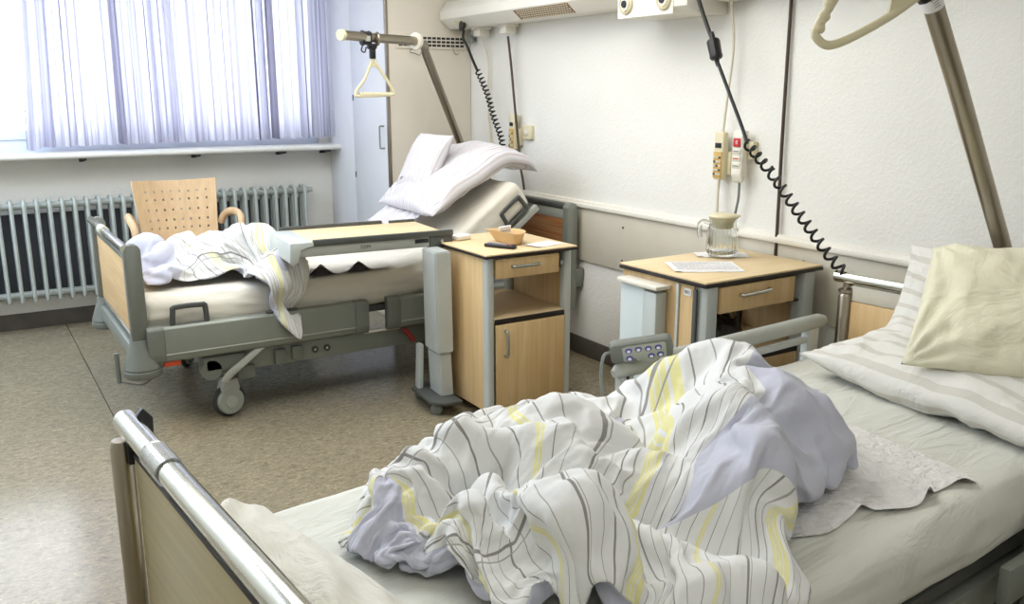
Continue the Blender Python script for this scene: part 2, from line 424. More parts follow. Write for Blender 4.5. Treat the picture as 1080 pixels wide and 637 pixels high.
MB().box(xs[0]-.04, xs[-1]+.02, .078, .084, .24, .80, .001).build('gap_shade_sheet', 'radiator_gap_shade', rad)  # dark sheet standing in for the shade between the columns
MB().lathe([(0,0),(.022,0),(.024,.015),(.016,.03),(.018,.045),(0,.05)], (1,0,0), (xs[-1]+.03,0,.862), 14).build('valve', 'radiator_paint', rad)

# wardrobe in the corner
wx0, wy0 = 2.545, 5.67
wd = thing('wardrobe', 'tall white built-in wardrobe in the corner beside the window', 'wardrobe', (wx0, wy0, 0))
MB().box(.006, XW-wx0-.004, .006, YW-wy0-.004, 0.0, CH-.01, .002).build('body', 'wardrobe_beige', wd)
dr = MB().box(-.006, .006, .03, .64, .08, CH-.03, .002).build('door', 'wardrobe_white', wd)
MB().box(-.004, .006, .65, YW-wy0-.004, 0, CH-.01, .002).build('side_filler', 'wardrobe_white', wd)
m = MB(); m.tube(catmull([(-.006,.085,1.22),(-.035,.085,1.22),(-.04,.085,1.235),(-.04,.085,1.355),(-.035,.085,1.37),(-.006,.085,1.37)], 5), .006, 8); m.build('handle', 'grey_metal', dr)
for z in (1.0, 1.56): MB().box(-.011, -.004, .618, .63, z-.022, z+.022, .002).build('hinge', 'dark_grey_plastic', dr)
MB().box(-.010, .010, .002, .026, 0, CH-.01, .002).build('corner_trim', 'brushed_steel', wd)
MB().box(-.008, .006, .0255, .0305, 0, CH-.01, .0).build('door_gap', 'black_edge', wd)
gx0, gx1, gz0, gz1 = .06, .60, 1.888, 1.985
g = MB().box(gx0, gx1, -.006, .008, gz0, gz1, .003).build('vent_grille', 'wardrobe_beige', wd)
for i in range(14):
    for j in range(3):
        xx = gx0+.02+i*.0362
        MB().box(xx, xx+.029, -.0068, -.0055, gz0+.016+j*.024, gz0+.016+j*.024+.015, .0).build('slot', 'black_plastic', g)
def wire_hook(name, label, x, z, big):
    h = thing(name, label, 'hook', (x, wy0-.006, z), 0)
    if big: P = [(0,0,0),(-.0,-.012,-.004),(-.0,-.014,-.03),(-.03,-.02,-.05),(-.035,-.03,-.062),(.0,-.03,-.07),(.035,-.03,-.08),(.045,-.03,-.065)]
    else: P = [(0,0,0),(0,-.01,-.005),(0,-.014,-.03),(.01,-.02,-.055),(.03,-.025,-.06),(.038,-.03,-.045)]
    MB().tube(catmull(P, 5), .003, 6).build('wire', 'brushed_steel', h)
wire_hook('wire_hook', 'bent wire hook hanging from the vent grille near the white flange ring', 2.73, 1.925, True)
wire_hook('wire_hook', 'small wire hook at the right end of the vent grille', 3.035, 1.915, False)
k = MB().lathe([(0,0),(.012,0),(.012,.03),(.030,.034),(.032,.045),(.026,.052),(0,.054)], (-1,0,0), (XW, 5.60, 1.955), 20).build('wall_knob', 'grey_metal')  # grey round knob, a wall hook
tag(k, 'round grey knob on the wall under the light panel end', 'knob')

# bed-head light panel
lp = thing('bed_head_panel', 'long cream wall light panel with brown speaker grille above the first bed', 'wall lamp', (XW, 3.62, 0))
Lp = 5.655-3.62
pr = [(0,2.028),(-.178,2.022),(-.252,2.082),(-.252,2.135),(-.20,2.20),(0,2.20)]
MB().prism(pr, 0, Lp, 'y', .003).build('body', 'lamp_shell', lp)
# speaker grille sits on the sloping underside
d = Vector((-.074,0,.060)).normalized(); nn = Vector((-.063,0,-.078)).normalized()
g = MB(); gy0, gy1 = 4.14-3.62, 4.72-3.62
g.prism([(-.184,2.0265),(-.244,2.0755),(-.2455,2.074),(-.1855,2.025)], gy0+.02, gy1, 'y')
gr = g.build('speaker_grille', 'speaker_brown', lp)
m = MB()
for j in range(5):
    f = (j+.5)/5; cx, cz = -.185-.06*f, 2.0262+.0487*f
    for i in range(22):
        y = gy0+.03+i*(gy1-gy0-.05)/22 + (.008 if j % 2 else 0)
        m.prism([(cx-.003,cz+.001),(cx+.003,cz-.004),(cx+.002,cz-.0055),(cx-.004,cz-.0005)], y, y+.014, 'y')
m.build('grille_holes', 'clear_tape', gr)
MB().prism([(-.19,2.030),(-.232,2.064),(-.235,2.061),(-.193,2.027)], Lp-.28, Lp-.17, 'y').build('socket_plate', 'cream_plastic', lp)
# second panel, mostly above the frame, and the gas outlet box hung under it
lp2 = thing('bed_head_panel', 'cream wall light panel mostly above the frame over the second bed', 'wall lamp', (XW, 1.2, 0))
MB().prism([(0,2.06),(-.178,2.06),(-.252,2.11),(-.252,2.16),(-.20,2.23),(0,2.23)], 0, 2.41, 'y', .003).build('body', 'lamp_shell', lp2)
gb = thing('gas_outlet_box', 'cream wall box with two round black and white outlets', 'outlet box', (XW, 3.22, 1.958))
MB().prism([(0,0),(-.20,0),(-.26,.03),(-.26,.14),(0,.14)], -.03, .47, 'y', .003).build('housing', 'lamp_shell', gb)
fr = MB().prism([(-.256,.0),(-.264,.0),(-.264,.13),(-.256,.13)], .06, .47, 'y').build('front_plate', 'lamp_shell', gb)
for y in (.40, .12):
    o = MB().lathe([(.0,0),(.048,0),(.048,.012),(.040,.018),(.036,.010),(0,.010)], (-1,0,0), (-.262, y, .066), 28).build('outlet_ring', 'cream_plastic', gb)
    MB().lathe([(0,0),(.032,0),(.031,.008),(0,.009)], (-1,0,0), (-.272, y, .066), 24).build('outlet_face', 'white_plastic', o)
    MB().lathe([(0,0),(.018,0),(.017,.006),(0,.006)], (-1,0,0), (-.281, y, .066), 20).build('outlet_hole', 'black_plastic', o)

# ---------------------------------------------------------------- cables and wall devices
def coil(P, turns, r, wire, mb, n=7, per=12, amps=None):
    P = catmull(P, 10); L = [0]
    for a, b in zip(P, P[1:]): L.append(L[-1]+(b-a).length)
    out = []; N = turns*per
    for i in range(N+1):
        s = L[-1]*i/N; k = max(j for j in range(len(L)) if L[j] <= s+1e-9); k = min(k, len(P)-2)
        f = (s-L[k])/(L[k+1]-L[k]); p = P[k].lerp(P[k+1], f); t = (P[k+1]-P[k]).normalized()
        a = t.cross(Vector((0,1,0) if abs(t.y) < .8 else (1,0,0))).normalized(); b = t.cross(a); w = 2*PI*i/per
        out.append(p+(a*math.cos(w)+b*math.sin(w))*r)
    mb.tube(out, wire, n); return out
# socket adapters under panel one
for i, (y, lab) in enumerate(((5.40, 'white plug box under the light panel, nearer the wardrobe'), (5.06, 'white plug box under the light panel, nearer the speaker grille'))):
    a = thing('plug_box', lab, 'socket', (XW-.07, y, 2.028))
    MB().box(-.05, .05, -.052, .052, -.02, 0, .003).build('socket_base', 'white_plastic', a)
    MB().box(-.042, .042, -.040, .040, -.062, -.018, .007).build('plug', 'white_plastic', a)
    MB().lathe([(0,0),(.009,0),(.005,.02),(0,.02)], (0,0,-1), (0,0,-.062), 10).build('cord_collar', 'white_plastic', a)
tag(MB().tube(catmull([(XW-.07,5.40,1.96),(XW-.03,5.38,1.8),(XW-.02,5.40,1.5),(XW-.02,5.37,1.2),(XW-.03,5.36,.97)], 8), .006, 8).build('power_cord', 'cord_white'), 'thin cream cord hanging from the plug box by the wardrobe', 'cord')
tag(MB().tube(catmull([(XW-.07,5.06,1.95),(XW-.05,5.05,1.75),(XW-.06,5.0,1.55),(XW-.05,4.97,1.3),(XW-.06,4.93,1.15),(XW-.07,4.88,1.05),(XW-.07,4.86,.98)], 8), .008, 8).build('power_cord', 'cord_brown'), 'dark brown cord running down past the tan handset', 'cord')
# coiled cable bed one
m = MB(); m.tube(catmull([(2.98,5.40,2.00),(2.965,5.38,1.95),(2.97,5.34,1.90),(3.0,5.31,1.80),(3.02,5.29,1.74)], 6), .009, 8)
coil([(3.02,5.29,1.74),(3.05,5.22,1.6),(3.07,5.17,1.45),(3.09,5.10,1.3),(3.08,5.05,1.15)], 22, .017, .0055, m)
cb = thing('coiled_cable', 'black coiled cable falling from the light panel behind the raised bed', 'cable', (2.98,5.40,2.0)); o = m.build('cord', 'black_plastic', cb); o.location = (-2.98,-5.40,-2.0)
m = MB(); m.lathe([(0,0),(.024,0),(.026,.02),(.02,.045),(.012,.06),(0,.06)], (-.35,-.1,-.9), (0,.0,.055), 14); m.box(-.012,.03,-.02,.02,.045,.07,.008); m.build('plug', 'black_plastic', cb)
# tall dark conduit by the second bed
tag(MB().tube(catmull([(XW-.015,2.80,2.72),(XW-.015,2.797,2.0),(XW-.02,2.79,1.4),(XW-.02,2.782,.9),(XW-.02,2.78,.2)], 6), .008, 10).build('conduit', 'cord_brown'), 'thin dark vertical conduit running down the wall behind the second cabinet', 'conduit')
# plug and white cord above phone two
a = thing('plug_box', 'white plug box at the top edge above the phones', 'socket', (XW-.07, 3.10, 2.06))
MB().box(-.045, .045, -.05, .05, -.05, 0, .006).build('plug', 'white_plastic', a); MB().lathe([(0,0),(.009,0),(.005,.02),(0,.02)], (0,0,-1), (0,0,-.05), 10).build('cord_collar', 'white_plastic', a)
tag(MB().tube(catmull([(XW-.07,3.10,2.0),(XW-.04,3.10,1.8),(XW-.05,3.12,1.5),(XW-.055,3.135,1.25),(XW-.05,3.14,1.05),(XW-.05,3.14,.98)], 8), .006, 8).build('power_cord', 'cord_white'), 'cream cord hanging in front of the tan handset by the jug', 'cord')
# black coiled cable bed two
cb = thing('coiled_cable', 'black coiled cable with an inline box slanting down to the second bed', 'cable', (XW-.2,3.20,2.06))
m = MB(); P0 = Vector((0,0,0))
L2 = [(0,0,0),(.0,-.06,-.12),(.0,-.13,-.24)]
m.tube(catmull(L2, 6), [.009]*13, 8)
m.tube(catmull([(.0,-.165,-.33),(-.01,-.26,-.47),(-.02,-.36,-.62),(-.03,-.40,-.68)], 6), .008, 8)
coil([(-.03,-.40,-.68),(-.06,-.58,-.80),(-.06,-.75,-.96),(-.06,-.93,-1.12),(-.02,-1.02,-1.2)], 17, .019, .0062, m)
m.build('cord', 'black_plastic', cb)
q = Vector((0,-.035,-.1)).normalized()
m = MB().lathe([(0,-.0),(.010,.0),(.013,.03),(.026,.035),(.030,.045),(.028,.105),(.030,.115),(.026,.125),(.012,.13),(.008,.16),(0,.16)], q, (0,-.115,-.195), 8); m.build('inline_box', 'black_plastic', cb)
m = MB(); m.box(-.025,.025,-.022,.022,-.03,.03,.008); m.tube([(0,0,0),(-.02,.085,-.05)], .006, 8); m.build('plug', 'black_plastic', cb)

def handset(x, y, z, label, tan=True):
    h = thing('wall_phone', label, 'telephone handset', (x, y, z))
    MB().box(-.03, 0, -.05, .035, -.09, .02, .006).build('cradle', 'cream_plastic', h)
    MB().box(-.062, -.025, -.030, .034, -.115, .115, .010, 3).build('handset', 'cream_plastic', h)
    p = MB().box(-.066, -.058, -.025, .029, -.105, .02, .003).build('keypad', 'handset_tan', h)
    for i in range(5):
        for j in range(3): MB().box(-.0695, -.065, -.020+j*.017, -.008+j*.017, -.012-i*.02, -.002-i*.02, .001, 1).build('key', 'dark_grey_plastic' if (i+j) % 3 == 0 else 'clear_tape', p)
    MB().box(-.0655, -.060, -.018, .022, .038, .062, .002).build('display', 'black_plastic', h)
    return h
tan_phone = handset(XW, 3.14, 1.30, 'tan and cream phone handset on the wall above the jug')
handset(XW, 5.03, 1.345, 'tan and cream phone handset on the wall behind the first bed pillows')
a = thing('wall_socket', 'small cream wall socket beside the far tan handset', 'socket', (XW, 4.90, 1.345))
MB().box(-.028, 0, -.05, .05, -.045, .045, .006).build('plate', 'cream_plastic', a); MB().box(-.036, -.026, -.02, .02, -.015, .018, .004).build('plug', 'white_plastic', a)
# nurse call handset
h = thing('nurse_call_handset', 'white call handset with a red label hung on the wall', 'handset', (XW, 3.0, 1.305))
MB().box(-.035, 0, -.055, -.02, -.01, .07, .006).build('holder', 'cream_plastic', h)
MB().prism([(-.068,.12),(-.03,.12),(-.03,-.09),(-.055,-.125),(-.062,-.12),(-.075,-.085),(-.07,0),(-.075,.09)], -.022, .042, 'y', .008).build('body', 'white_plastic', h)
MB().box(-.0775, -.068, -.012, .032, .045, .085, .001).build('red_label', 'red_ink', h)
text('label_sign', '0', .026, 'paper', h, T(-.0778,.01,.065) @ RZ(-PI/2) @ RX(PI/2))
for i in range(3):
    p = MB().box(-.0765, -.066, -.014, .034, .014-i*.034, .038-i*.034, .001).build('button_field', 'clear_tape', h)
    MB().box(-.078, -.0755, -.006, .026, .022-i*.034, .027-i*.034, 0).build('print', 'red_ink' if i == 1 else 'grey_ink', p)
MB().tube(catmull([(-.055,.0,-.12),(-.045,.01,-.2),(-.045,.03,-.3),(-.05,.03,-.36),(-.04,.03,-.44)], 6), .006, 8).build('cord', 'cord_grey', h)
MB().tube(catmull([(-.045,.0,-.11),(-.045,.005,-.2),(-.045,.01,-.36)], 6), .005, 8).build('cord', 'cord_white', tan_phone)

# ---------------------------------------------------------------- path-swept soft shapes
def frames(path, n):
    P = catmull(path, 16); L = [0]
    for a, b in zip(P, P[1:]): L.append(L[-1]+(b-a).length)
    out = []
    for i in range(n+1):
        s = L[-1]*i/n; k = 0
        while k < len(L)-2 and L[k+1] < s: k += 1
        f = (s-L[k])/max(1e-9, L[k+1]-L[k]); p = P[k].lerp(P[k+1], f)
        a, b = P[max(k-2,0)], P[min(k+3, len(P)-1)]; t = (b-a).normalized(); out.append((p, t))
    return out
def mattress(name, mat, path, width, thick, rad, label, wob=.004, seed=0, top_path_is='bottom', loc=(0,0,0), rz=0, saggy=0):
    """path in x,z of the mattress underside centre; y runs 0..width"""
    nl, F = 120, frames([(p[0],0,p[1]) for p in path], 120)
    # rounded-rectangle cross-section points (y, h)
    cs = []; k = 7
    def arc(cy, ch, a0): return [(cy+rad*math.cos(a), ch+rad*math.sin(a)) for a in np.linspace(a0, a0+PI/2, k)]
    ny = 22
    cs += [(y, thick) for y in np.linspace(width-rad, rad, ny)[1:-1]]
    cs = arc(width-rad, thick-rad, 0) + cs + arc(rad, thick-rad, PI/2)
    cs += [(0, h) for h in np.linspace(thick-rad, rad, 6)[1:-1]]
    cs += arc(rad, rad, PI) + [(y, 0) for y in np.linspace(rad, width-rad, 8)[1:-1]] + arc(width-rad, rad, 1.5*PI) + [(width, h) for h in np.linspace(rad, thick-rad, 6)[1:-1]]
    m = MB(); rings = []
    for i, (p, t) in enumerate(F):
        nrm = Vector((-t.z, 0, t.x)); e = min(i, nl-i)/nl; L = 2.3
        # round the two ends
        d = min(i, nl-i)*L/nl; sh = 0 if d > rad else rad-math.sqrt(max(0, rad*rad-(rad-d)**2))
        ring = []
        for (y, h) in cs:
            hh = min(max(h, sh), thick-sh); yy = min(max(y, sh*.8), width-sh*.8)
            q = p + nrm*hh; q.y = yy
            w = wob*(fbm(q.x*2.2, yy*9+seed, hh*14, 3)); side = 1 if (y < .02 or y > width-.02) else 0
            if h > thick*.95: w += wob*.9*fbm(q.x*1.2+4, yy*14+seed, 3.3, 3)
            q += nrm*w*1.2
            if side: q.y += (-1 if y < .1 else 1)*(wob*2.0*fbm(q.x*2.6+h*5, h*16, seed+.5, 3) + .012*math.sin(PI*h/thick))
            ring.append(m.bm.verts.new(q))
        rings.append(ring)
    n = len(cs)
    for A, B in zip(rings, rings[1:]):
        for j in range(n): m.bm.faces.new((A[j], A[(j+1) % n], B[(j+1) % n], B[j]))
    m.bm.faces.new(rings[0]); m.bm.faces.new(rings[-1][::-1])
    o = m.build(name, mat, ang=60); o.location = loc; o.rotation_euler.z = rz
    return tag(o, label, 'mattress')
def pillow(name, mat, path, y0, y1, thick, label, wr=.012, seed=0, loc=(0,0,0), rz=0, tilt=None, n=72, corner=.05, slump=0, sharp=.55, skew=0):
    """path: centre line (x,z) along the pillow's height; y0..y1 its width"""
    F = frames([(p[0],0,p[1]) for p in path], n); m = MB(); lay = m.bm.loops.layers.uv.verify(); V = {}
    hw = (y1-y0)/2; cy = (y0+y1)/2; Lp = sum(((F[i+1][0]-F[i][0]).length for i in range(n)))
    for side in (1, -1):
        for i in range(n+1):
            p, t = F[i]; nrm = Vector((-t.z,0,t.x)); s = 2*i/n-1
            for j in range(n+1):
                q = 2*j/n-1
                if side < 0 and (i in (0,n) or j in (0,n)): V[(side,i,j)] = V[(1,i,j)]; continue
                pin = 1-corner*(1-abs(s)**2.5); pinx = corner*(1-abs(q)**2.5)
                prof = ((1-abs(s)**3)*(1-abs(q)**3)); h = thick*.5*max(0,prof)**sharp
                y = cy + hw*q*pin; a = -s*pinx*Lp*.5
                pos = p + t*a; pos.y = y + skew*s
                ux, uy = s*Lp*.5, q*hw
                # wrinkles: radiate from the corners and run with the seams
                cx, cyy = (abs(s)-1), (abs(q)-1); ang = math.atan2(cyy*hw, cx*Lp*.5)
                edge = max(0, min(1, 1.15-prof**.5))
                w = wr*(.9*edge*math.sin(ang*14+3*fbm(ux*2,uy*2,seed))*min(1,prof*6) + 1.1*(1-abs(fbm(ux*3+seed, uy*6, seed+side))*2.6)*.5*min(1,prof*4) + .8*fbm(ux*7+seed, uy*4, side+seed)*min(1,prof*4))
                hh = h + w
                pos = pos + nrm*(side*max(0, hh) if prof > 0 else 0)
                pos.z += wr*1.2*fbm(ux*4, uy*4, seed+9, 2)
                V[(side,i,j)] = m.bm.verts.new(pos)
        for i in range(n):
            for j in range(n):
                vs = [V[(side,i,j)], V[(side,i+1,j)], V[(side,i+1,j+1)], V[(side,i,j+1)]]
                uv = [(a/n, b/n) for a, b in ((i,j),(i+1,j),(i+1,j+1),(i,j+1))]
                if side < 0: vs = vs[::-1]; uv = uv[::-1]
                try: f = m.bm.faces.new(vs)
                except ValueError: continue
                for lp, c in zip(f.loops, uv): lp[lay].uv = c
    o = m.build(name, mat, ang=180, flip=False); o.location = loc
    o.rotation_euler = tilt if tilt else (0,0,rz)
    return tag(o, label, 'pillow')

# ---------------------------------------------------------------- hospital bed one (far)
BW = 1.12
def caster(parent, x, y, ang, r=.085, w=.05, name='caster'):
    M4 = T(x, y, 0) @ RZ(ang)
    c = MB(); c.prism([(-.03,.20),(.04,.20),(.05,.15),(.02,.07),(-.02,.07),(-.045,.15)], -w/2-.008, w/2+.008, 'y', .004, M4)
    c.lathe([(0,0),(.016,0),(.016,.09),(0,.09)], (0,0,1), (0,0,.18), 12, M4); c = c.build(name, 'light_grey_plastic', parent)
    m = MB().lathe([(0,-w/2-.012),(r*.72,-w/2-.012),(r*.80,-w/2-.006),(r*.80,w/2+.006),(r*.72,w/2+.012),(0,w/2+.012)], (0,1,0), (0,0,r), 28, M4); m.build('wheel', 'wheel_grey', c)
    m = MB().tube([(M4 @ Vector((r*.86*math.cos(a), s, r+r*.86*math.sin(a)))) for s in (0,) for a in np.linspace(0, 2*PI, 29)[:-1]], .0135, 8, closed=True); m.build('tyre', 'rubber', c)
    for s in (-1, 1):
        m = MB().lathe([(0,0),(.032,0),(.030,.004),(0,.004)], (0,s,0), (0, s*(w/2+.012), r), 20, M4); m.build('hub', 'light_grey_plastic', c)
    return c
def loop_handle(parent, M4):                 # mattress retaining hoop, in local x-z plane
    P = [(0,0,0),(.006,0,.075),(.018,0,.095),(.14,0,.095),(.155,0,.085),(.16,0,.0)]
    m = MB().tube([M4 @ Vector(p) for p in catmull(P, 5)], .010, 8, ell=1.3); m.tube([M4 @ Vector((-.002,0,.004)), M4 @ Vector((.162,0,.004))], .011, 8)
    return m.build('retaining_hoop', 'dark_grey_plastic', parent)
b1 = thing('hospital_bed', 'grey adjustable hospital bed with raised backrest, parallel to the radiator', 'hospital bed', (.60, 4.30, 0))
def endpost(parent, x, y, z0, z1, w, d, mat='grey_plastic', cone=True):
    m = MB().prism([(-w/2,z0),(w/2,z0),(w/2,z1-.03),(w/2*.7,z1-.008),(0,z1),(-w/2*.7,z1-.008),(-w/2,z1-.03)], -d/2, d/2, 'y', .006, T(x,y,0)); p = m.build('end_post', mat, parent)
    if cone:
        MB().lathe([(0,z0+.01),(.045,z0+.01),(.05,z0-.02),(.082,z0-.115),(.084,z0-.125),(.078,z0-.13),(.086,z0-.134),(.088,z0-.155),(.078,z0-.17),(0,z0-.17)], (0,0,1), (x,y,0), 28).build('wall_buffer', mat, p)
    return p
# foot end
endpost(b1, .03, .02, .46, .925, .075, .055); endpost(b1, .03, BW-.02, .46, .925, .075, .055)
MB().tube([(.0,-.005,.905),(.0,BW+.005,.905)], .021, 14).build('top_rail', 'chrome', b1)
MB().lathe([(0,0),(.026,0),(.026,.11),(0,.11)], (0,1,0), (.0,.62,.905), 18).build('rail_sleeve', 'clear_tape', b1)
MB().box(.015,.04,.045,BW-.045,.47,.835,.004).build('foot_panel', 'beech_dull', b1)
for z in (.845,.458): MB().box(.008,.047,.04,BW-.04,z-.012,z+.012,.004).build('panel_trim', 'aluminium', b1)
MB().box(-.005,.05,.05,BW-.05,.34,.425,.008).build('foot_crossbar', 'grey_metal', b1)
MB().tube([(-.075,.05,.265),(-.075,.05,.41)], .012, 10).build('cable_hook', 'grey_plastic', b1)
MB().tube(catmull([(-.07,.05,.27),(.02,.0,.255),(.09,.03,.29),(.13,.03,.33)], 6), .004, 6).build('earth_cable', 'cord_grey', b1)
# head end
HX = 2.50
endpost(b1, HX, .02, .30, .955, .075, .055, 'grey_metal', False); endpost(b1, HX, BW-.02, .30, .955, .075, .055, 'grey_metal', False)
MB().box(HX-.02,HX+.03,.04,BW-.04,.91,.945,.01).build('top_rail', 'dark_grey_plastic', b1)
MB().box(HX-.012,HX+.02,.045,BW-.045,.85,.91,.004).build('panel_trim', 'light_grey_plastic', b1)
MB().box(HX-.01,HX+.015,.045,BW-.045,.42,.85,.004).build('head_panel', 'head_wood', b1)
MB().lathe([(0,.55),(.05,.55),(.055,.53),(.045,.44),(.03,.43),(0,.43)], (0,0,1), (HX+.06,.03,0), 20).build('wall_buffer', 'grey_plastic', b1)
# side panels (lowered side guards)
def side_panel(x0, x1, y, z0=.352, z1=.525, cap0=.075, cap1=.075):
    m = MB().prism([(y-.03,z0+.01),(y-.036,z0+.04),(y-.036,z1-.012),(y-.026,z1),(y+.012,z1),(y+.012,z0),(y-.02,z0)], x0+cap0, x1-cap1, 'x', .003); p = m.build('side_guard', 'grey_metal', b1)
    for a, b in ((x0, x0+cap0), (x1-cap1, x1)):
        MB().prism([(y-.033,z0+.008),(y-.041,z0+.04),(y-.041,z1-.012),(y-.030,z1+.004),(y+.014,z1+.004),(y+.014,z0-.004),(y-.02,z0-.004)], a, b, 'x', .005).build('end_cap', 'grey_plastic', p)
    MB().box(x0+cap0, x1-cap1, y-.040, y-.034, z0+.035, z0+.042, .002).build('edge_bead', 'light_grey_plastic', p)
for y in (0.0, ):
    side_panel(.055, 1.16, y); side_panel(1.27, 2.40, y)
m = MB(); m.box(.40, 2.42, .04, .09, .235, .335, .005); m.box(.40, 2.42, BW-.09, BW-.04, .235, .335, .005)
m.box(.42,.50,.06,BW-.06,.27,.33); m.box(2.2,2.28,.06,BW-.06,.27,.33); m.build('chassis', 'grey_metal', b1)
m = MB(); m.box(.05, 1.2, .06, BW-.06, .44, .475, .004); m.box(1.2,1.72,.06,BW-.06,.44,.475,.004); m.box(.55,.62,.3,.8,.30,.45); m.box(1.85,1.95,.35,.75,.30,.45)
m.tube([(.6,.5,.36),(1.3,.5,.40)], .03, 12); m.build('mattress_platform', 'dark_grey_plastic', b1)
m = MB(); a = R(38)
m.box(0, .74, .10, BW-.10, -.03, 0, .004, 2, T(1.62,0,.475) @ RY(-a)); m.build('back_platform', 'dark_grey_plastic', b1)
m = MB(); m.box(0,.80,.02,.055,-.05,-.012,.006,2, T(1.62,0,.475) @ RY(-a)); m.build('back_side_bar', 'light_grey_plastic', b1)
loop_handle(b1, T(.175,-.012,.515)); 
loop_handle(b1, T(1.62,.025,.475) @ RY(-a) @ T(.58,0,.01)); loop_handle(b1, T(.175,BW,.515))
m = MB().box(.62,.78,-.028,-.0,.524,.536,.003); m.build('guard_catch', 'dark_grey_plastic', b1)
c = caster(b1, .425, .06, R(10)); caster(b1, .425, BW-.08, R(60)); caster(b1, 2.0, .5+.5, R(20)); caster(b1, 2.18, .08, R(-20))
m = MB(); m.prism([(.37,.215),(.40,.205),(.57,.335),(.60,.355),(.55,.352),(.42,.265)], -.03, -.008, 'y', .003); m.build('lift_arm', 'light_grey_plastic', b1)
m = MB(); m.box(.30,.52,.0,.12,.25,.34,.02); m.lathe([(0,0),(.05,0),(.05,.06),(0,.06)], (0,-1,0), (.34,.06,.27), 20); m.box(.47,.56,.02,.1,.19,.26,.01); m.build('lift_bracket', 'grey_plastic', b1)
MB().box(.12,.20,-.012,.02,.325,.352,.006).build('orange_pedal', 'orange_plastic', b1)
m = MB(); m.tube([(1.37,-.01,.34),(1.42,-.03,.27)], .014, 10); m.build('red_lever', 'red_plastic', b1)
m = MB(); m.tube([(1.15,.02,.342),(1.36,.02,.342)], .008, 8); m.build('white_rod', 'white_plastic', b1)
for x in (.88,.945):
    o = MB().lathe([(0,0),(.018,0),(.018,.008),(.011,.008),(.011,.004),(0,.004)], (0,-1,0), (x,.04,.285), 18).build('chassis_knob', 'dark_grey_plastic', b1)
    MB().lathe([(0,0),(.006,0),(0,.003)], (0,-1,0), (x,.034,.285), 10).build('knob_centre', 'white_plastic', o)
m = MB(); m.box(.66,.72,.01,.045,.24,.32,.008); m.box(.75,.81,.01,.045,.25,.325,.008); m.build('chassis_clip', 'grey_plastic', b1)

mattress('mattress', 'sheet_cream', [(.03,.478),(.35,.476),(.8,.470),(1.15,.474),(1.42,.490),(1.62,.545),(1.82,.665),(2.02,.815),(2.22,.965)], 1.04, .185, .055,
         'cream sheeted mattress bent up at the head on the far bed', .006, 1, loc=(.62, 4.335, 0))

# lifting pole and grab handle, bed one
def pole(name, label, pts, r, parent_loc, end=True):
    p = thing(name, label, 'lifting pole', parent_loc); L = Vector(parent_loc)
    m = MB().tube([Vector(q)-L for q in pts], r, 20); m.build('tube', 'brushed_steel', p); return p
LB = Vector((3.13,5.50,.45))
pts = [(3.13,5.50,.45),(3.13,5.50,1.0),(3.11,5.49,1.06)] + [(2.97,5.45,1.26), (2.60,5.22,1.85)] + catmull([(2.582, 5.184, 1.877), (2.553, 5.170, 1.898), (2.520, 5.155, 1.905), (2.445, 5.120, 1.907)], 4) + [(2.142, 4.998, 1.909), (1.930, 4.900, 1.912)]  # arm points scaled about the camera, pushing the pole along the line of sight
lp1 = pole('lifting_pole', 'steel lifting pole rising from the head of the far bed', pts, .027, tuple(LB))
ad = (Vector((1.930, 4.900, 1.912))-Vector((2.445, 5.120, 1.907))).normalized()
MB().lathe([(0,0),(.031,0),(.031,.022),(0,.022)], ad, Vector((1.930, 4.900, 1.912))-LB, 22).build('end_cap', 'cream_plastic', lp1)
MB().lathe([(.027,-.012),(.050,-.012),(.052,-.004),(.052,.004),(.050,.012),(.027,.012)], ad, Vector((2.504, 5.145, 1.907))-LB, 26).build('flange_ring', 'white_plastic', lp1)
th = thing('trapeze_handle', 'cream triangular grab handle hanging from black straps over the far bed', 'grab handle', (2.15, 5.0, 1.885), R(-3))
tri = [(-.0,0,-.10),(-.012,0,-.115),(-.055,0,-.21),(-.098,0,-.262),(-.112,0,-.290),(-.095,0,-.308),(.11,0,-.300),(.122,0,-.282),(.105,0,-.25),(.045,0,-.16),(.012,0,-.112)]
MB().tube(catmull(tri, 5, True), .0095, 10, closed=True).build('frame', 'cream_plastic', th)
P = [(-.09+.012*i, 0, -.298+.002*math.sin(i*2.6)) for i in range(17)]
MB().tube(P, [.0125+.003*math.sin(i*2.4) for i in range(17)], 10).build('finger_grip', 'cream_plastic', th)
MB().prism([(-.012,-.108),(.014,-.108),(.030,-.142),(-.026,-.142)], -.004, .004, 'y', .002).build('gusset', 'cream_plastic', th)
m = MB(); m.tube([(-.022+.0,.034*math.cos(a),.02+.034*math.sin(a)) for a in np.linspace(0,2*PI,20)[:-1]], .009, 8, closed=True)
m.tube([(-.060+.0,.034*math.cos(a),.02+.034*math.sin(a)) for a in np.linspace(0,2*PI,20)[:-1]], .011, 8, closed=True)
m.box(-.078,-.018,-.052,-.028,-.02,.055,.008); m.box(-.018,.014,-.018,.018,-.095,-.03,.006); m.box(-.03,.02,-.025,.02,-.04,-.01,.006)
m.tube(catmull([(-.07,-.03,-.02),(-.08,-.03,-.05),(-.06,-.03,-.06),(-.05,-.03,-.03)], 4), .004, 6); m.build('strap', 'black_plastic', th)
MB().box(-.062,-.030,-.056,-.050,.0,.03,.002).build('strap_buckle', 'light_grey_plastic', th)
MB().tube([(.03,.032*math.cos(a),.018+.032*math.sin(a)) for a in np.linspace(0,2*PI,20)[:-1]], .009, 8, closed=True).build('clamp_ring', 'brushed_steel', th)

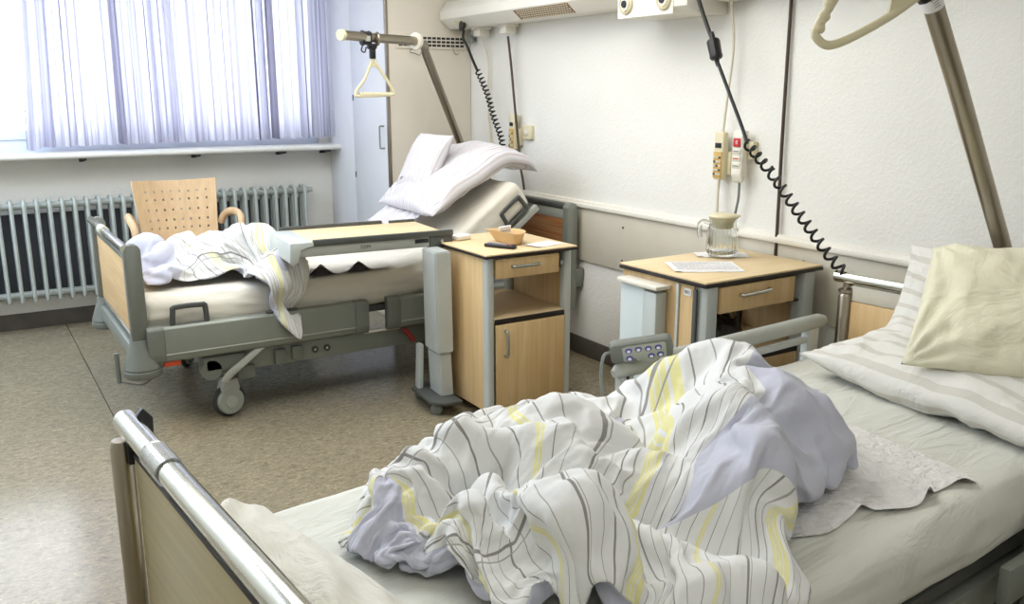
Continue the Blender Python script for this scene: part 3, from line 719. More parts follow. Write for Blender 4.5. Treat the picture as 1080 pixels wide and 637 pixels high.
# ---------------------------------------------------------------- over-bed table
ot = thing('overbed_table', 'grey overbed table with a wooden top on a slanted column', 'overbed table', (1.30, 4.055, .02), R(-4))
MB().box(.01,.79,.015,.43,.868,.882,.003).build('table_top', 'beech_top', ot)
m = MB(); m.box(.10,.83,-.008,.018,.862,.892,.004); m.box(.04,.60,.425,.442,.870,.900,.004); m.box(.64,.79,.425,.442,.872,.896,.004); m.build('edge_strip', 'dark_grey_plastic', ot)
m = MB().box(.03,.70,.0,.06,.812,.864,.006); be = m.build('side_beam', 'light_grey_plastic', ot)
MB().prism([(-.012,.884),(.10,.884),(.11,.862),(.035,.855),(.03,.795),(.0,.775),(-.018,.79)], -.006, .42, 'y', .006).build('end_cap', 'aluminium_paint', ot)
MB().box(.70,.83,-.004,.065,.80,.868,.012).build('joint_cover', 'dark_grey_plastic', ot)
MB().box(.62,.695,-.003,.002,.835,.855,.001).build('rating_plate', 'black_plastic', be)
text('lettering', 'COM', .022, 'black_ink', be, T(.36,-.001,.84) @ RX(PI/2))
MB().box(.76,.775,-.007,-.002,.83,.845,.002).build('screw_cover', 'light_grey_plastic', ot)
# slanted column: upper and lower sections
def quadcol(x0, z0, x1, z1, wx, wy, y, mat, name):
    m = MB(); bm = m.bm; 
    A = [bm.verts.new((x0+sx*wx/2, y+sy*wy/2, z0)) for sx, sy in ((-1,-1),(1,-1),(1,1),(-1,1))]
    B = [bm.verts.new((x1+sx*wx/2, y+sy*wy/2, z1)) for sx, sy in ((-1,-1),(1,-1),(1,1),(-1,1))]
    bm.faces.new(A[::-1]); bm.faces.new(B)
    for i in range(4): bm.faces.new((A[i],A[(i+1)%4],B[(i+1)%4],B[i]))
    bmesh.ops.bevel(bm, geom=list(bm.edges), offset=.006, segments=2, affect='EDGES')
    return m.build(name, mat, ot)
quadcol(.715, .055, .705, .285, .070, .15, -.085, 'aluminium_paint', 'lower_column')
quadcol(.705, .29, .70, .812, .088, .17, -.085, 'aluminium_paint', 'upper_column')
quadcol(.635, .055, .645, .30, .028, .05, .03, 'aluminium_paint', 'guide_post')
MB().prism([(.60,-.20),(.66,-.26),(.755,-.26),(.755,.10),(.66,.12),(.60,.06)], .040, .058, 'z', .005).build('base_plate', 'dark_grey_plastic', ot)
for x, y in ((.64,-.19),(.66,.08)):
    c = MB().lathe([(0,-.014),(.022,-.014),(.030,-.008),(.030,.008),(.022,.014),(0,.014)], (.6,.8,0), (x,y,.007), 20).build('caster', 'grey_plastic', ot)

# ---------------------------------------------------------------- bedside cabinet one
c1 = thing('bedside_cabinet', 'beech bedside cabinet with kidney bowl on top, next to the overbed table', 'cabinet', (2.07, 3.56, 0), R(.5))
CW, CD, CT = .525, .60, .85
def posts(par, W_, D_, z0, z1, w=.045, mat='aluminium_paint'):
    for x, y in ((w/2+.012, w/2+.01), (W_-w/2-.012, w/2+.01), (w/2+.012, D_-w/2-.01), (W_-w/2-.012, D_-w/2-.01)):
        MB().prism([(x+w/2*a, y+w/2*b) for a, b in ((-1,.9),(-1,-.3),(-.8,-.75),(-.3,-1),(.3,-1),(.8,-.75),(1,-.3),(1,.9))], z0, z1, 'z', .0).build('corner_post', mat, par)
tp = MB().box(-.005,CW+.005,-.01,CD,CT-.008,CT,.002).build('top', 'beech_top', c1)
MB().box(-.007,CW+.007,-.012,CD+.002,CT-.020,CT-.0078,.002).build('top_edge', 'black_edge', c1)
posts(c1, CW, CD, .055, CT-.02)
MB().box(.012,.026,.05,CD-.04,.055,CT-.02,.002).build('side_panel', 'beech', c1)
MB().box(CW-.026,CW-.012,.05,CD-.04,.055,CT-.02,.002).build('side_panel', 'beech', c1)
MB().box(.026,CW-.026,CD-.03,CD-.018,.055,.525,.002).build('back_panel', 'beech', c1)
MB().box(.03,CW-.03,.02,CD-.03,.508,.522,.002).build('shelf', 'beech_top', c1)
MB().box(.058,CW-.058,.008,.02,.498,.522,.002).build('shelf_edge', 'black_edge', c1)
MB().box(.03,CW-.03,.02,CD-.03,.055,.07,.002).build('bottom', 'beech', c1)
dr = MB().box(.058,CW-.10,.0,.018,.725,.822,.003).build('drawer', 'beech', c1)
m = MB(); m.box(.06,CW-.105,.018,.45,.735,.745,.001); m.box(.06,.07,.018,.45,.735,.815,.001); m.box(CW-.115,CW-.105,.018,.45,.735,.815,.001); m.build('drawer_box', 'beech', dr)
m = MB(); arch((.145,0,.782),(.30,0,.782),(0,-.018,0),None,.0075,m); m.build('handle', 'aluminium', dr)
m = MB().box(CW-.095,CW-.06,.02,.45,.755,.775,.003); m.build('drawer_runner', 'light_grey_plastic', c1)
MB().box(CW-.098,CW-.09,.0,.05,.745,.795,.003).build('runner_stop', 'black_plastic', c1)
do = MB().box(.060,CW-.060,.002,.020,.075,.495,.003).build('door', 'beech', c1)
m = MB(); arch((.108,.002,.335),(.108,.002,.465),(0,-.022,0),None,.0075,m); m.build('handle', 'aluminium', do)
for x, y in ((.05,.05),(CW-.05,.05),(.05,CD-.05),(CW-.05,CD-.05)):
    m = MB().lathe([(0,-.012),(.018,-.012),(.024,-.006),(.024,.006),(.018,.012),(0,.012)], (1,.3,0), (x,y,.025), 20); m.tube([(x,y,.03),(x,y,.06)], .012, 10); m.build('caster', 'rubber', c1)

# things on cabinet one
def kidney():
    """elongated pulp kidney bowl"""
    n = 48; rings = []; m = MB()
    def outline(f, z, k):
        out = []
        for i in range(n):
            a = 2*PI*i/n; x, y = math.cos(a)*.125*f, math.sin(a)*.062*f
            y += .055*(x/.125)**2 - .018 ; out.append(Vector((x, y, z)))
        return out
    lv = [(.62,.0,0),(.70,.006,0),(.93,.055,0),(1.0,.060,0),(1.0,.063,0),(.93,.061,0),(.86,.052,0),(.62,.008,0),(.3,.006,0)]
    rings = [[m.bm.verts.new(p) for p in outline(f,z,0)] for f,z,_ in lv]
    for A,B in zip(rings, rings[1:]):
        for k in range(n): m.bm.faces.new((A[k],A[(k+1)%n],B[(k+1)%n],B[k]))
    m.bm.faces.new(rings[0][::-1]); m.bm.faces.new(rings[-1])
    return m
kb = kidney().build('kidney_bowl', 'pulp', ang=50); kb.location = (2.345, 3.80, CT+.001); kb.rotation_euler.z = R(100)
tag(kb, 'tan pulp kidney bowl on the first bedside cabinet', 'bowl')
a = MB().box(-.032,.032,-.005,.005,0,.075,.001).build('paper_packet', 'paper'); a.location = (2.345,3.84,CT+.012); a.rotation_euler = (R(14),R(-5),R(-8)); tag(a, 'white paper packet standing in the kidney bowl', 'packet')
MB().box(-.024,.026,-.0062,-.005,.05,.054,0).build('print', 'grey_ink', a)
rc = thing('remote_control', 'slim dark remote control in front of the kidney bowl', 'remote control', (2.235,3.70,CT+.001), R(-62))
MB().box(-.085,.085,-.022,.022,0,.018,.007,3).build('body', 'black_plastic', rc)
for i in range(8):
    for j in range(3): MB().lathe([(0,0),(.0055,0),(.005,.003),(0,.003)], (0,0,1), (-.07+i*.018,-.013+j*.013,.017), 10).build('button', ['light_grey_plastic','button_blue','light_grey_plastic','red_ink'][(i+j) % 4 if i > 5 else (i % 3)], rc)
a = thing('soap_box', 'small white plastic case at the far left of the cabinet top', 'case', (2.19,4.02,CT+.001), R(15)); MB().box(-.045,.045,-.03,.03,0,.022,.008,3).build('base', 'white_plastic', a); MB().box(-.046,.046,-.031,.031,.015,.026,.006,3).build('lid', 'paper', a)
def sheet(name, w, d, loc, rz, label, cat='paper', lines=0, curl=.004):
    m = MB().grid(lambda u, v: (w*(u-.5), d*(v-.5), .0015+curl*abs(fbm(u*2, v*2, 1))+ (curl if u < .1 or v > .95 else 0)), 16, 12)
    bmesh.ops.solidify(m.bm, geom=list(m.bm.faces), thickness=.0006)
    o = m.build(name, 'paper', ang=60); o.location = loc; o.rotation_euler.z = rz; tag(o, label, cat)
    if lines:
        m = MB(); r = random.Random(5)
        for i in range(lines):
            y = d*(.42-.84*i/lines); x = -w*.42; e = w*(.42 if r.random() > .3 else r.uniform(-.1,.35))
            while x < e:
                l = r.uniform(.008,.03); m.box(x, min(x+l,e+.005), y, y+.0018, curl+.0033, curl+.0037, 0); x += l+.004
        m.build('printed_lines', 'grey_ink', o)
    return o
sheet('paper_sheet', .19, .10, (2.47,3.665,CT), R(14), 'white folded paper at the near right of the first cabinet top')

# ---------------------------------------------------------------- bedside cabinet two
c2 = thing('bedside_cabinet', 'beech bedside cabinet with glass jug and papers on top, beside the near bed', 'cabinet', (2.445, 2.49, 0), R(1))
W2, D2, T2 = .69, .515, .87
MB().box(-.005,W2+.005,-.01,D2,T2-.008,T2,.002).build('top', 'beech_top', c2)
MB().box(-.008,W2+.008,-.014,D2+.002,T2-.024,T2-.0078,.003).build('top_edge', 'black_edge', c2)
def p2(x, y, w, d): MB().prism([(x+w/2*a, y+d/2*b) for a, b in ((-1,1),(-1,-.4),(-.8,-.85),(-.4,-1),(.4,-1),(.8,-.85),(1,-.4),(1,1))], .09, T2-.024, 'z').build('corner_post', 'aluminium_paint', c2)
p2(.055,.03,.07,.05); p2(W2-.055,.03,.085,.06); p2(.055,D2-.03,.05,.05); p2(W2-.04,D2-.03,.05,.05)
MB().box(.012,.024,.07,D2-.005,.09,T2-.024,.002).build('side_panel', 'beech', c2)
MB().box(W2-.035,W2-.022,.06,D2-.06,.09,T2-.024,.002).build('side_panel', 'beech', c2)
MB().box(.30,W2-.03,D2-.045,D2-.035,.52,.74,.002).build('back_panel', 'beech', c2)
MB().box(.03,W2-.03,D2-.045,D2-.035,.09,.52,.002).build('back_panel', 'beech', c2)
MB().box(.03,W2-.03,.02,D2-.03,.508,.522,.002).build('shelf', 'beech_top', c2)
MB().box(.095,W2-.10,.008,.022,.498,.524,.002).build('shelf_edge', 'black_edge', c2)
dr = MB().box(.09,W2-.155,.0,.018,.728,.838,.003).build('drawer', 'beech', c2)
m = MB(); m.box(.095,W2-.16,.018,.40,.738,.748,.001); m.box(W2-.17,W2-.16,.018,.40,.738,.83,.001); m.build('drawer_box', 'beech', dr)
m = MB(); arch((.20,0,.797),(.37,0,.803),(0,-.020,0),None,.008,m); m.build('handle', 'chrome', dr)
MB().box(W2-.15,W2-.08,.05,.42,.735,.752,.003).build('drawer_runner', 'light_grey_plastic', c2)
MB().box(W2-.17,W2-.10,.02,.42,.716,.727,.002).build('runner_base', 'black_plastic', c2)
MB().box(.095,W2-.105,.004,.022,.115,.495,.003).build('door', 'beech', c2)
MB().box(.085,W2-.095,.012,.024,.105,.505,.002).build('door_gasket', 'black_edge', c2)
# folded side tray on the left flank
tr = MB().box(-.05,.008,.30,.455,.12,.80,.008).build('folding_tray', 'pale_blue_panel', c2)
MB().box(-.055,.010,.22,.305,.12,.79,.010).build('tray_frame', 'aluminium_paint', tr)
MB().prism([(-.075,.20),(-.075,.45),(-.06,.465),(.01,.465),(.01,.20)], .805, .822, 'z', .004).build('tray_bracket', 'white_plastic', tr)
MB().box(.003,.010,.15,.165,.12,T2-.03,.002).build('flank_strip', 'aluminium_paint', c2)
MB().box(.002,.012,.048,.068,.12,T2-.04,.003).build('post_gap_shade', 'dark_grey_plastic', c2)  # dark strip painting the shaded gap beside the corner post
lb = MB().box(.009,.0125,.085,.125,T2-.075,T2-.045,.001).build('number_plate', 'paper', c2)
text('number', 'B01', .020, 'black_ink', lb, T(.0088,.105,T2-.060) @ RZ(-PI/2) @ RX(PI/2))
for x, y in ((.06,.05),(W2-.06,.05),(.06,D2-.05),(W2-.06,D2-.05)):
    m = MB().lathe([(0,-.012),(.026,-.012),(.034,-.006),(.034,.006),(.026,.012),(0,.012)], (1,.3,0), (x,y,.035), 20); m.tube([(x,y,.04),(x,y,.095)], .012, 10); m.build('caster', 'rubber', c2)
# black bag on the shelf
def bag():
    def fn(u, v):
        a = u*2*PI; r = math.sin(PI*v)**.55; h = .55-.5*math.cos(PI*v)
        x = .155*r*math.cos(a)*(1+.12*fbm(math.cos(a)*2, math.sin(a)*2, v*3)); y = .13*r*math.sin(a)*(1+.12*fbm(math.cos(a)*2+5, math.sin(a)*2, v*3))
        z = .13*(h-.05)*(1+.15*fbm(x*14, y*14, 2)) + .012*fbm(x*30, y*30, v*4)
        return (x, y, max(0, z))
    return MB().grid(fn, 48, 24)
bg = bag().build('black_bag', 'black_bag', ang=60); bg.location = (2.70, 2.72, .523); tag(bg, 'crumpled black plastic bag on the open shelf of the second cabinet', 'bag')
MB().tube(catmull([(.10,-.06,.10),(.12,-.06,.15),(.135,-.06,.16),(.145,-.05,.14),(.15,-.04,.05)], 5), .006, 6).build('handle_loop', 'black_plastic', bg)
# things on cabinet two
TZ = T2
sheet('printed_sheet', .30, .21, (2.66,2.72,TZ), R(-30), 'printed white sheet lying in front of the jug', lines=15)
sheet('paper_slip', .24, .10, (2.93,2.89,TZ), R(-32), 'blank white slip of paper under the glass jug')
jg = thing('glass_jug', 'ribbed glass water jug with a cream lid', 'jug', (2.90, 2.86, TZ+.006), R(150))
JS = 1.12
def jug():
    m = MB(); n = 96
    prof = [(.052,.002,0),(.056,.006,0),(.058,.012,.3),(.060,.025,1),(.060,.10,1),(.058,.112,.5),(.055,.120,0),(.052,.135,0),(.056,.150,0),(.059,.156,0),
            (.056,.156,0),(.050,.136,0),(.052,.118,0),(.055,.105,0),(.0555,.03,0),(.050,.014,0),(.0,.013,0)]
    rings = []
    for r, z, rib in prof:
        if r == 0: rings.append([m.bm.verts.new((0,0,z*JS))]); continue
        rings.append([m.bm.verts.new(((r+rib*.0032*math.cos(24*2*PI*k/n))*JS*math.cos(2*PI*k/n), (r+rib*.0032*math.cos(24*2*PI*k/n))*JS*math.sin(2*PI*k/n), z*JS)) for k in range(n)])
    for A, B in zip(rings, rings[1:]):
        for k in range(n):
            if len(B) == 1: m.bm.faces.new((A[k], A[(k+1)%n], B[0]))
            else: m.bm.faces.new((A[k], A[(k+1)%n], B[(k+1)%n], B[k]))
    m.bm.faces.new(rings[0][::-1]); return m
jug().build('vessel', 'glass', jg, ang=70)
MB().tube(catmull([(.058,0,.150),(.085,0,.158),(.103,0,.150),(.106,0,.13),(.104,0,.10),(.100,0,.085)], 5), [.0075]*26, 10, ell=1.4).build('handle', 'glass', jg)
m = MB().lathe([(0,.125),(.040,.125),(.045,.130),(.047,.150),(.054,.168),(.060,.174),(.062,.182),(.056,.190),(.03,.193),(0,.193)], (0,0,1), (0,0,0), 36)
m.prism([(.04,.035),(.075,.012),(.075,-.012),(.04,-.035)], .176, .186, 'z', .002, RZ(PI)); m.build('lid', 'cream_plastic', jg)

# ---------------------------------------------------------------- wooden armchair by the radiator
ch = thing('armchair', 'beech shell armchair with perforated back in front of the radiator', 'chair', (1.175, 5.84, 0), R(-2))
def backrest():
    nu, nv = 47, 47
    def S_(u, v):       # u across, v up
        w = .215+.045*v; x = (u-.5)*2*w; z = .44+.60*v + .012*(2*u-1)**2*v; y = .06+.13*v + .07*(1-(2*u-1)**2)*(.5+.5*v)
        return Vector((x, y, z))
    rows = [(.89,8),(.79,8),(.69,8),(.59,8),(.49,8)]
    m = MB(); bm = m.bm; holes = []
    for ri, (v, k) in enumerate(rows):
        for i in range(k): holes.append((.13+.75*i/(k-1)+(.01 if ri%2 else 0), v-.0))
    step_u, step_v = 1/nu, 1/nv; skip = set()
    for hu, hv in holes: skip.add((int(hu*nu), int(hv*nv)))
    V = {}
    def vert(i, j, s):
        if (i,j,s) not in V:
            a = S_(i/nu, j/nv); n = (S_(min(1,i/nu+.01), j/nv)-S_(max(0,i/nu-.01), j/nv)).cross(S_(i/nu, min(1,j/nv+.01))-S_(i/nu, max(0,j/nv-.01))).normalized()
            V[(i,j,s)] = bm.verts.new(a + n*s*.006)
        return V[(i,j,s)]
    for i in range(nu):
        for j in range(nv):
            c = [(i,j),(i+1,j),(i+1,j+1),(i,j+1)]
            if (i,j) in skip:
                for a, b in zip(c, c[1:]+c[:1]): bm.faces.new((vert(*a,1), vert(*b,1), vert(*b,-1), vert(*a,-1)))
                continue
            bm.faces.new([vert(*a,1) for a in c]); bm.faces.new([vert(*a,-1) for a in c[::-1]])
    for i in range(nu):
        for j in (0, nv): bm.faces.new((vert(i,j,1), vert(i+1,j,1), vert(i+1,j,-1), vert(i,j,-1)))
    for j in range(nv):
        for i in (0, nu): bm.faces.new((vert(i,j,1), vert(i,j+1,1), vert(i,j+1,-1), vert(i,j,-1)))
    return m
backrest().build('backrest', 'chair_wood', ch, ang=50)
def seatfn(u, v):
    x = (u-.5)*.46; y = -.36+.46*v; z = .44 + .03*v*v*0 - .012*math.sin(PI*v) + .01*(2*u-1)**2 - (.03*(1-v)**6)
    return (x, y, z)
m = MB().grid(seatfn, 16, 16); bmesh.ops.solidify(m.bm, geom=list(m.bm.faces), thickness=.012); m.build('seat', 'chair_wood', ch)
for s in (-1, 1):
    P = [(s*.262,.16,.76),(s*.285,.13,.81),(s*.31,.06,.842),(s*.325,-.05,.85),(s*.325,-.16,.838),(s*.315,-.215,.80),(s*.31,-.23,.72)]
    MB().tube(catmull(P, 6), .020, 12, ell=1.25).build('armrest', 'chair_wood', ch)
    MB().tube([(s*.29,-.235,.0),(s*.30,-.235,.30),(s*.31,-.23,.73)], .012, 12).build('leg', 'brushed_steel', ch)
    MB().tube([(s*.27,.22,.0),(s*.27,.14,.44),(s*.268,.15,.76)], .012, 12).build('leg', 'dark_grey_plastic', ch)
    MB().tube([(s*.27,-.23,.40),(s*.27,.13,.40)], .010, 10).build('side_stretcher', 'brushed_steel', ch)
MB().tube([(-.27,-.1,.415),(.27,-.1,.415)], .010, 10).build('cross_stretcher', 'brushed_steel', ch)

# ---------------------------------------------------------------- hospital bed two (near)
TH2 = R(4.7); B2 = (.341, .893, 0); L2_ = 2.70; W_2 = 1.13
b2 = thing('hospital_bed', 'near hospital bed with a chrome foot rail and a raised grey side rail', 'hospital bed', B2, TH2)
yf = W_2
MB().tube([(0,-.01,.89),(0,W_2+.006,.89)], .026, 24).build('top_rail', 'chrome', b2)
MB().lathe([(.0268,0),(.030,0),(.030,.11),(.0268,.11)], (0,1,0), (0,W_2-.34,.89), 26).build('rail_sleeve', 'clear_sleeve', b2)
for y in (.02, W_2-.025):
    p = MB().lathe([(0,.02),(.022,.02),(.024,.03),(.024,.835),(.019,.850),(0,.852)], (0,0,1), (-.015, y+.025 if y > .5 else y-.02, 0), 20).build('foot_post', 'brushed_steel', b2)
    MB().prism([(-.01,.80),(.045,.80),(.05,.90),(.03,.925),(-.01,.88)], y-.012, y+.004, 'y', .003).build('post_bracket', 'black_plastic', b2)
    MB().lathe([(0,.0),(.03,.0),(.028,.02),(0,.04)], (0,0,1), (-.015, y+.025 if y > .5 else y-.02, .0), 16).build('foot_cap', 'black_plastic', b2)
fp = MB().box(.0,.022,.045,W_2-.045,.30,.82,.003).build('foot_panel', 'foot_panel_pale', b2)
MB().box(-.002,.026,.042,W_2-.042,.818,.830,.003).build('panel_edge', 'black_edge', b2)
# head end
MB().tube([(L2_,-.02,.885),(L2_,W_2+.02,.885)], .024, 20).build('top_rail', 'chrome', b2)
for y in (.03, W_2-.03):
    m = MB().lathe([(0,.20),(.030,.20),(.030,.81),(.024,.822),(.032,.828),(.032,.84),(.014,.846),(.014,.88),(0,.88)], (0,0,1), (L2_, y, 0), 22); m.build('head_post', 'brushed_steel', b2)
MB().box(L2_-.012,L2_+.012,.06,W_2-.06,.32,.795,.004).build('head_panel', 'beech', b2)
MB().box(L2_-.01,L2_+.01,.06,W_2-.06,.797,.86,.004).build('panel_trim', 'trim_panel', b2)
# frame
m = MB(); m.box(.05,2.62,.06,.11,.28,.37,.005); m.box(.05,2.62,W_2-.11,W_2-.06,.28,.37,.005); m.box(.3,.4,.1,W_2-.1,.28,.35); m.box(2.2,2.3,.1,W_2-.1,.28,.35); m.build('chassis', 'grey_metal', b2)
m = MB(); m.box(.10,2.6,.07,W_2-.07,.40,.435,.004); m.box(.6,.7,.4,.7,.3,.42); m.box(1.9,2.0,.4,.7,.3,.42); m.build('mattress_platform', 'dark_grey_plastic', b2)
for x, y, a in ((.45,.12,20),(2.3,.12,-30),(.45,W_2-.12,50),(2.3,W_2-.12,10)): caster(b2, x, y, R(a))
for x in (1.93, .5): loop_handle(b2, T(x,.015,.45) @ Matrix.Diagonal((1.25,1,1.05,1)))
m = MB().box(.5,1.15,-.02,.015,.33,.45,.006); m.build('side_guard', 'grey_metal', b2)
m = MB().box(1.75,2.5,-.015,.015,.345,.45,.006); m.build('side_guard', 'grey_metal', b2)
# raised far side rail
x0, x1, zr = 1.47, 2.60, .725
ry = W_2-.005
m = MB().tube([(x0-.0,ry,zr-.01),(x0+.02,ry,zr-.003),(x0+.05,ry,zr),(x1-.04,ry,zr),(x1-.012,ry,zr-.004),(x1,ry,zr-.012)], [.014,.024,.029,.029,.024,.014], 18); sr = m.build('side_rail', 'light_grey_plastic', b2)
MB().box(x0+.04,x1-.05,ry-.012,ry+.012,zr-.075,zr-.052,.004).build('rail_slat', 'aluminium_paint', sr)
MB().box(x0+.04,x1-.05,ry-.012,ry+.012,zr-.185,zr-.16,.004).build('rail_slat', 'aluminium_paint', sr)
MB().box(x1-.12,x1-.05,ry-.016,ry+.016,.40,zr-.02,.004).build('rail_upright', 'aluminium_paint', sr)
MB().box(x0+.02,x0+.075,ry-.018,ry+.016,.40,zr-.02,.004).build('rail_upright', 'light_grey_plastic', sr)
for z in (.70,.67,.64): MB().lathe([(0,0),(.006,0),(.006,.002),(0,.002)], (0,-1,0), (x0+.045,ry-.018,z), 10).build('rivet', 'black_plastic', sr)

mattress('mattress', 'sheet_pale', [(.10,.436),(.6,.436),(1.3,.436),(2.0,.436),(2.60,.436)], 1.02, .19, .055,
         'pale sheeted flat mattress on the near bed', .006, 5, loc=(B2[0]-.055*math.sin(TH2)*1, B2[1]+.055, 0), rz=TH2)

# folded cloth at the foot of bed two
def footcloth(u, v):
    # u along bed (0..1 from foot), v across from far to near
    w = .22+.11*v; x = .04+w*u; y = W_2-.19-.93*v + .05*u*(1-v)
    cr = .5+.5*math.sin((v*7+u*2.2)*1.7)
    z = .632+(.085*math.sin(PI*min(1,u*.92+.04))**.6)*(.8+.2*cr) - .05*(1-u)**4 + .030*math.sin(v*30+u*14+2*math.sin(v*9))*u*(1-u)*(1.6*cr) + .006*fbm(x*18, y*12, 1)
    return (x, y, max(z, .61 if u < .2 else .629))
m = MB().grid(footcloth, 48, 90); bmesh.ops.solidify(m.bm, geom=list(m.bm.faces), thickness=.02)
o = m.build('folded_blanket', 'foot_cloth', ang=60); o.location = B2; o.rotation_euler.z = TH2; tag(o, 'cream folded blanket across the foot of the near mattress', 'blanket')

# fleecy pad
PC = Matrix.Translation((1.44,1.20,.628)) @ RZ(R(-5))
def padfn(u, v):
    x = .80*u - .10; y = .70*v; e = (1-v)**8
    hump = 0.030*math.exp(-((u-.72)/.035)**2) + .020*math.exp(-((u-.47)/.03)**2) + .018*math.exp(-((u-.90)/.04)**2)
    z = .002+hump*e*1.1 + .003*(1+fbm(x*9, y*9, 2))
    c = 0
    if u > .93: y = y + (.35-y)*max(0,(u-.93)/.07)**2*(.25 if v < .5 else .0)
    y += .018*math.sin(u*17)*e; x += .03*v*0
    return (x, y, z)
m = MB().grid(padfn, 110, 60); r_ = bmesh.ops.solidify(m.bm, geom=list(m.bm.faces), thickness=.006)
o = m.build('fleece_pad', 'fleece_pad', ang=60); o.matrix_world = PC; tag(o, 'fluffy off-white pad with a wavy edge on the near mattress', 'bed pad')
MB().box(.275,.315,-.012,.006,.003,.0045,.0005,1,T(0,0,0)@RZ(R(25))).build('care_tag', 'paper', o)

# pad on bed one with its dark-backed edge curled up
def pad1(u, v):
    x = 1.33+.62*u; y = 4.37+.92*v; e = (1-v)**10
    z = .672 + .03*max(0,(x-1.75)/.3)**2*.9
    z += e*(.052*math.exp(-((u-.34)/.085)**2) + .050*math.exp(-((u-.68)/.075)**2)) + .004*fbm(x*6,y*6,3)
    y += e*(-.01)
    return (x, y, z)
m = MB().grid(pad1, 90, 50); bmesh.ops.solidify(m.bm, geom=list(m.bm.faces), thickness=.004)
tag(m.build('fleece_pad', 'sheet_cream', ang=60), 'thin white pad with upturned dark edge on the far mattress', 'bed pad')
pd = bpy.data.objects['fleece_pad.001'] if 'fleece_pad.001' in bpy.data.objects else None
for cx, h in ((1.335+.62*.34,.056),(1.335+.62*.68,.052)):
    z0 = .675+.03*max(0,(cx-1.75)/.3)**2*.9
    def fn(u, v, cx=cx, h=h, z0=z0):
        a = (u-.5)*.16; prof = math.exp(-(a/.038)**2); return (cx+a, 4.362+.02*v*prof-.008*prof, z0-.004+h*prof*v)
    m = MB().grid(fn, 30, 6); bmesh.ops.solidify(m.bm, geom=list(m.bm.faces), thickness=.004); m.build('dark_backing', 'dark_cloth', pd)

# pillows
pillow('pillow', 'pillow_grey_stripe', [(0,0),(.14,.10),(.32,.215),(.50,.30),(.64,.285),(.70,.225)], -.03, .74, .16, 'large striped pillow draped over the raised head of the far bed', .012, 2, loc=(2.20,4.40,.92))
pillow('pillow', 'pillow_grey_stripe', [(0,0),(.09,.17),(.20,.36)], 0, .36, .12, 'smaller striped pillow leaning on the big pillow of the far bed', .006, 4, loc=(2.31,4.66,.995), rz=R(6))
pillow('pillow', 'pillow_beige_stripe', [(0,.0),(.17,.0),(.33,.02),(.43,.10),(.48,.23),(.50,.36)], 0, .98, .20, 'large white beige-striped pillow folded against the headboard of the near bed', .012, 6, loc=(2.325,1.04,.70), rz=R(-7))
pillow('pillow', 'yellow_pillowcase', [(0,0),(.07,.13),(.17,.25),(.30,.33)], -.12, .50, .15, 'small yellowish pillow lying on the striped pillow of the near bed', .012, 8, loc=(2.60,1.13,.775), rz=R(22))

# lifting pole and handle, bed two
pts = [(3.125,1.69,.93),(3.09,1.685,1.04),(2.62,1.65,1.64),(2.10,1.61,2.27)]
lp2_ = pole('lifting_pole', 'steel lifting pole with a paper label leaning over the near bed', [(3.125,1.69,.45)]+pts+catmull([(2.05,1.605,2.33),(1.98,1.60,2.37),(1.88,1.60,2.39),(1.5,1.59,2.40)], 4), .029, (3.125,1.69,.45))
q = (Vector(pts[3])-Vector(pts[2])).normalized()
base = Vector((2.45,1.638,1.846))-q*.01-Vector((3.125,1.69,.45))
lbp = MB().lathe([(.0292,0),(.0302,0),(.0302,.13),(.0292,.13)], q, base, 28).build('paper_label', 'paper', lp2_)
face = Vector((-.51,-.82,.0)); face = (face - q*face.dot(q)).normalized(); side = q.cross(face).normalized()
LM = Matrix((( -side.x, q.x, face.x, 0), (-side.y, q.y, face.y, 0), (-side.z, q.z, face.z, 0), (0,0,0,1)))
if LM.determinant() < 0: LM = Matrix(((side.x, q.x, face.x, 0), (side.y, q.y, face.y, 0), (side.z, q.z, face.z, 0), (0,0,0,1)))
text('label_heading', 'OLKER', .017, 'black_ink', lbp, Matrix.Translation(base+q*.062+face*.0305) @ LM @ RZ(R(0)))
for i, w_ in enumerate((.030,.034,.022,.016,.020)):
    MB().box(-w_/2-.002, w_/2-.002, -.0008, .0008, 0, .0004, 0, 1, Matrix.Translation(base+q*(.046-.008*i)+face*.0305) @ LM).build('label_print', 'grey_ink', lbp)

# hand control on the rail
hc = thing('bed_hand_control', 'grey hand control with lilac buttons clipped on the side rail', 'hand control', (1.785, 2.095, .80), 0)
rot = RZ(R(-32)) @ RX(R(28)) @ RY(R(-11)) @ Matrix.Scale(1.12, 4)
body = MB().prism([(-.085,-.030),(-.075,-.037),(.082,-.037),(.092,-.030),(.095,0),(.092,.030),(.082,.037),(-.075,.037),(-.085,.030)], -.015, .015, 'y', .006, rot); bo = body.build('body', 'grey_plastic', hc)
MB().prism([(-.05,-.026),(-.035,-.031),(.070,-.031),(.074,-.026),(.074,.026),(.070,.031),(-.035,.031),(-.05,.026)], -.0175, -.0145, 'y', .001, rot).build('button_field', 'light_grey_plastic', hc)
for x, z in ((-.032,.014),(-.004,.016),(.024,.014),(.052,.014),(-.032,-.016),(.030,-.016),(.056,-.014)):
    o = MB().lathe([(0,0),(.0105,0),(.009,.003),(0,.003)], (0,-1,0), (x,-.017,z), 16, rot).build('button', 'button_dark', hc)
    MB().lathe([(0,0),(.0055,0),(.005,.0015),(0,.0015)], (0,-1,0), (x,-.020,z), 14, rot).build('button_symbol', 'paper', o)
m = MB(); m.tube(catmull([rot @ Vector((-.08,0,0)), (-.105,.05,-.02), (-.115,.05,-.08), (-.105,.05,-.16),(-.09,.05,-.20)], 6), .0055, 8)
coil([(-.09,.05,-.20),(-.065,.05,-.28),(-.04,.05,-.35),(-.03,.05,-.42)], 13, .011, .0035, m); m.build('cable', 'cord_grey', hc)
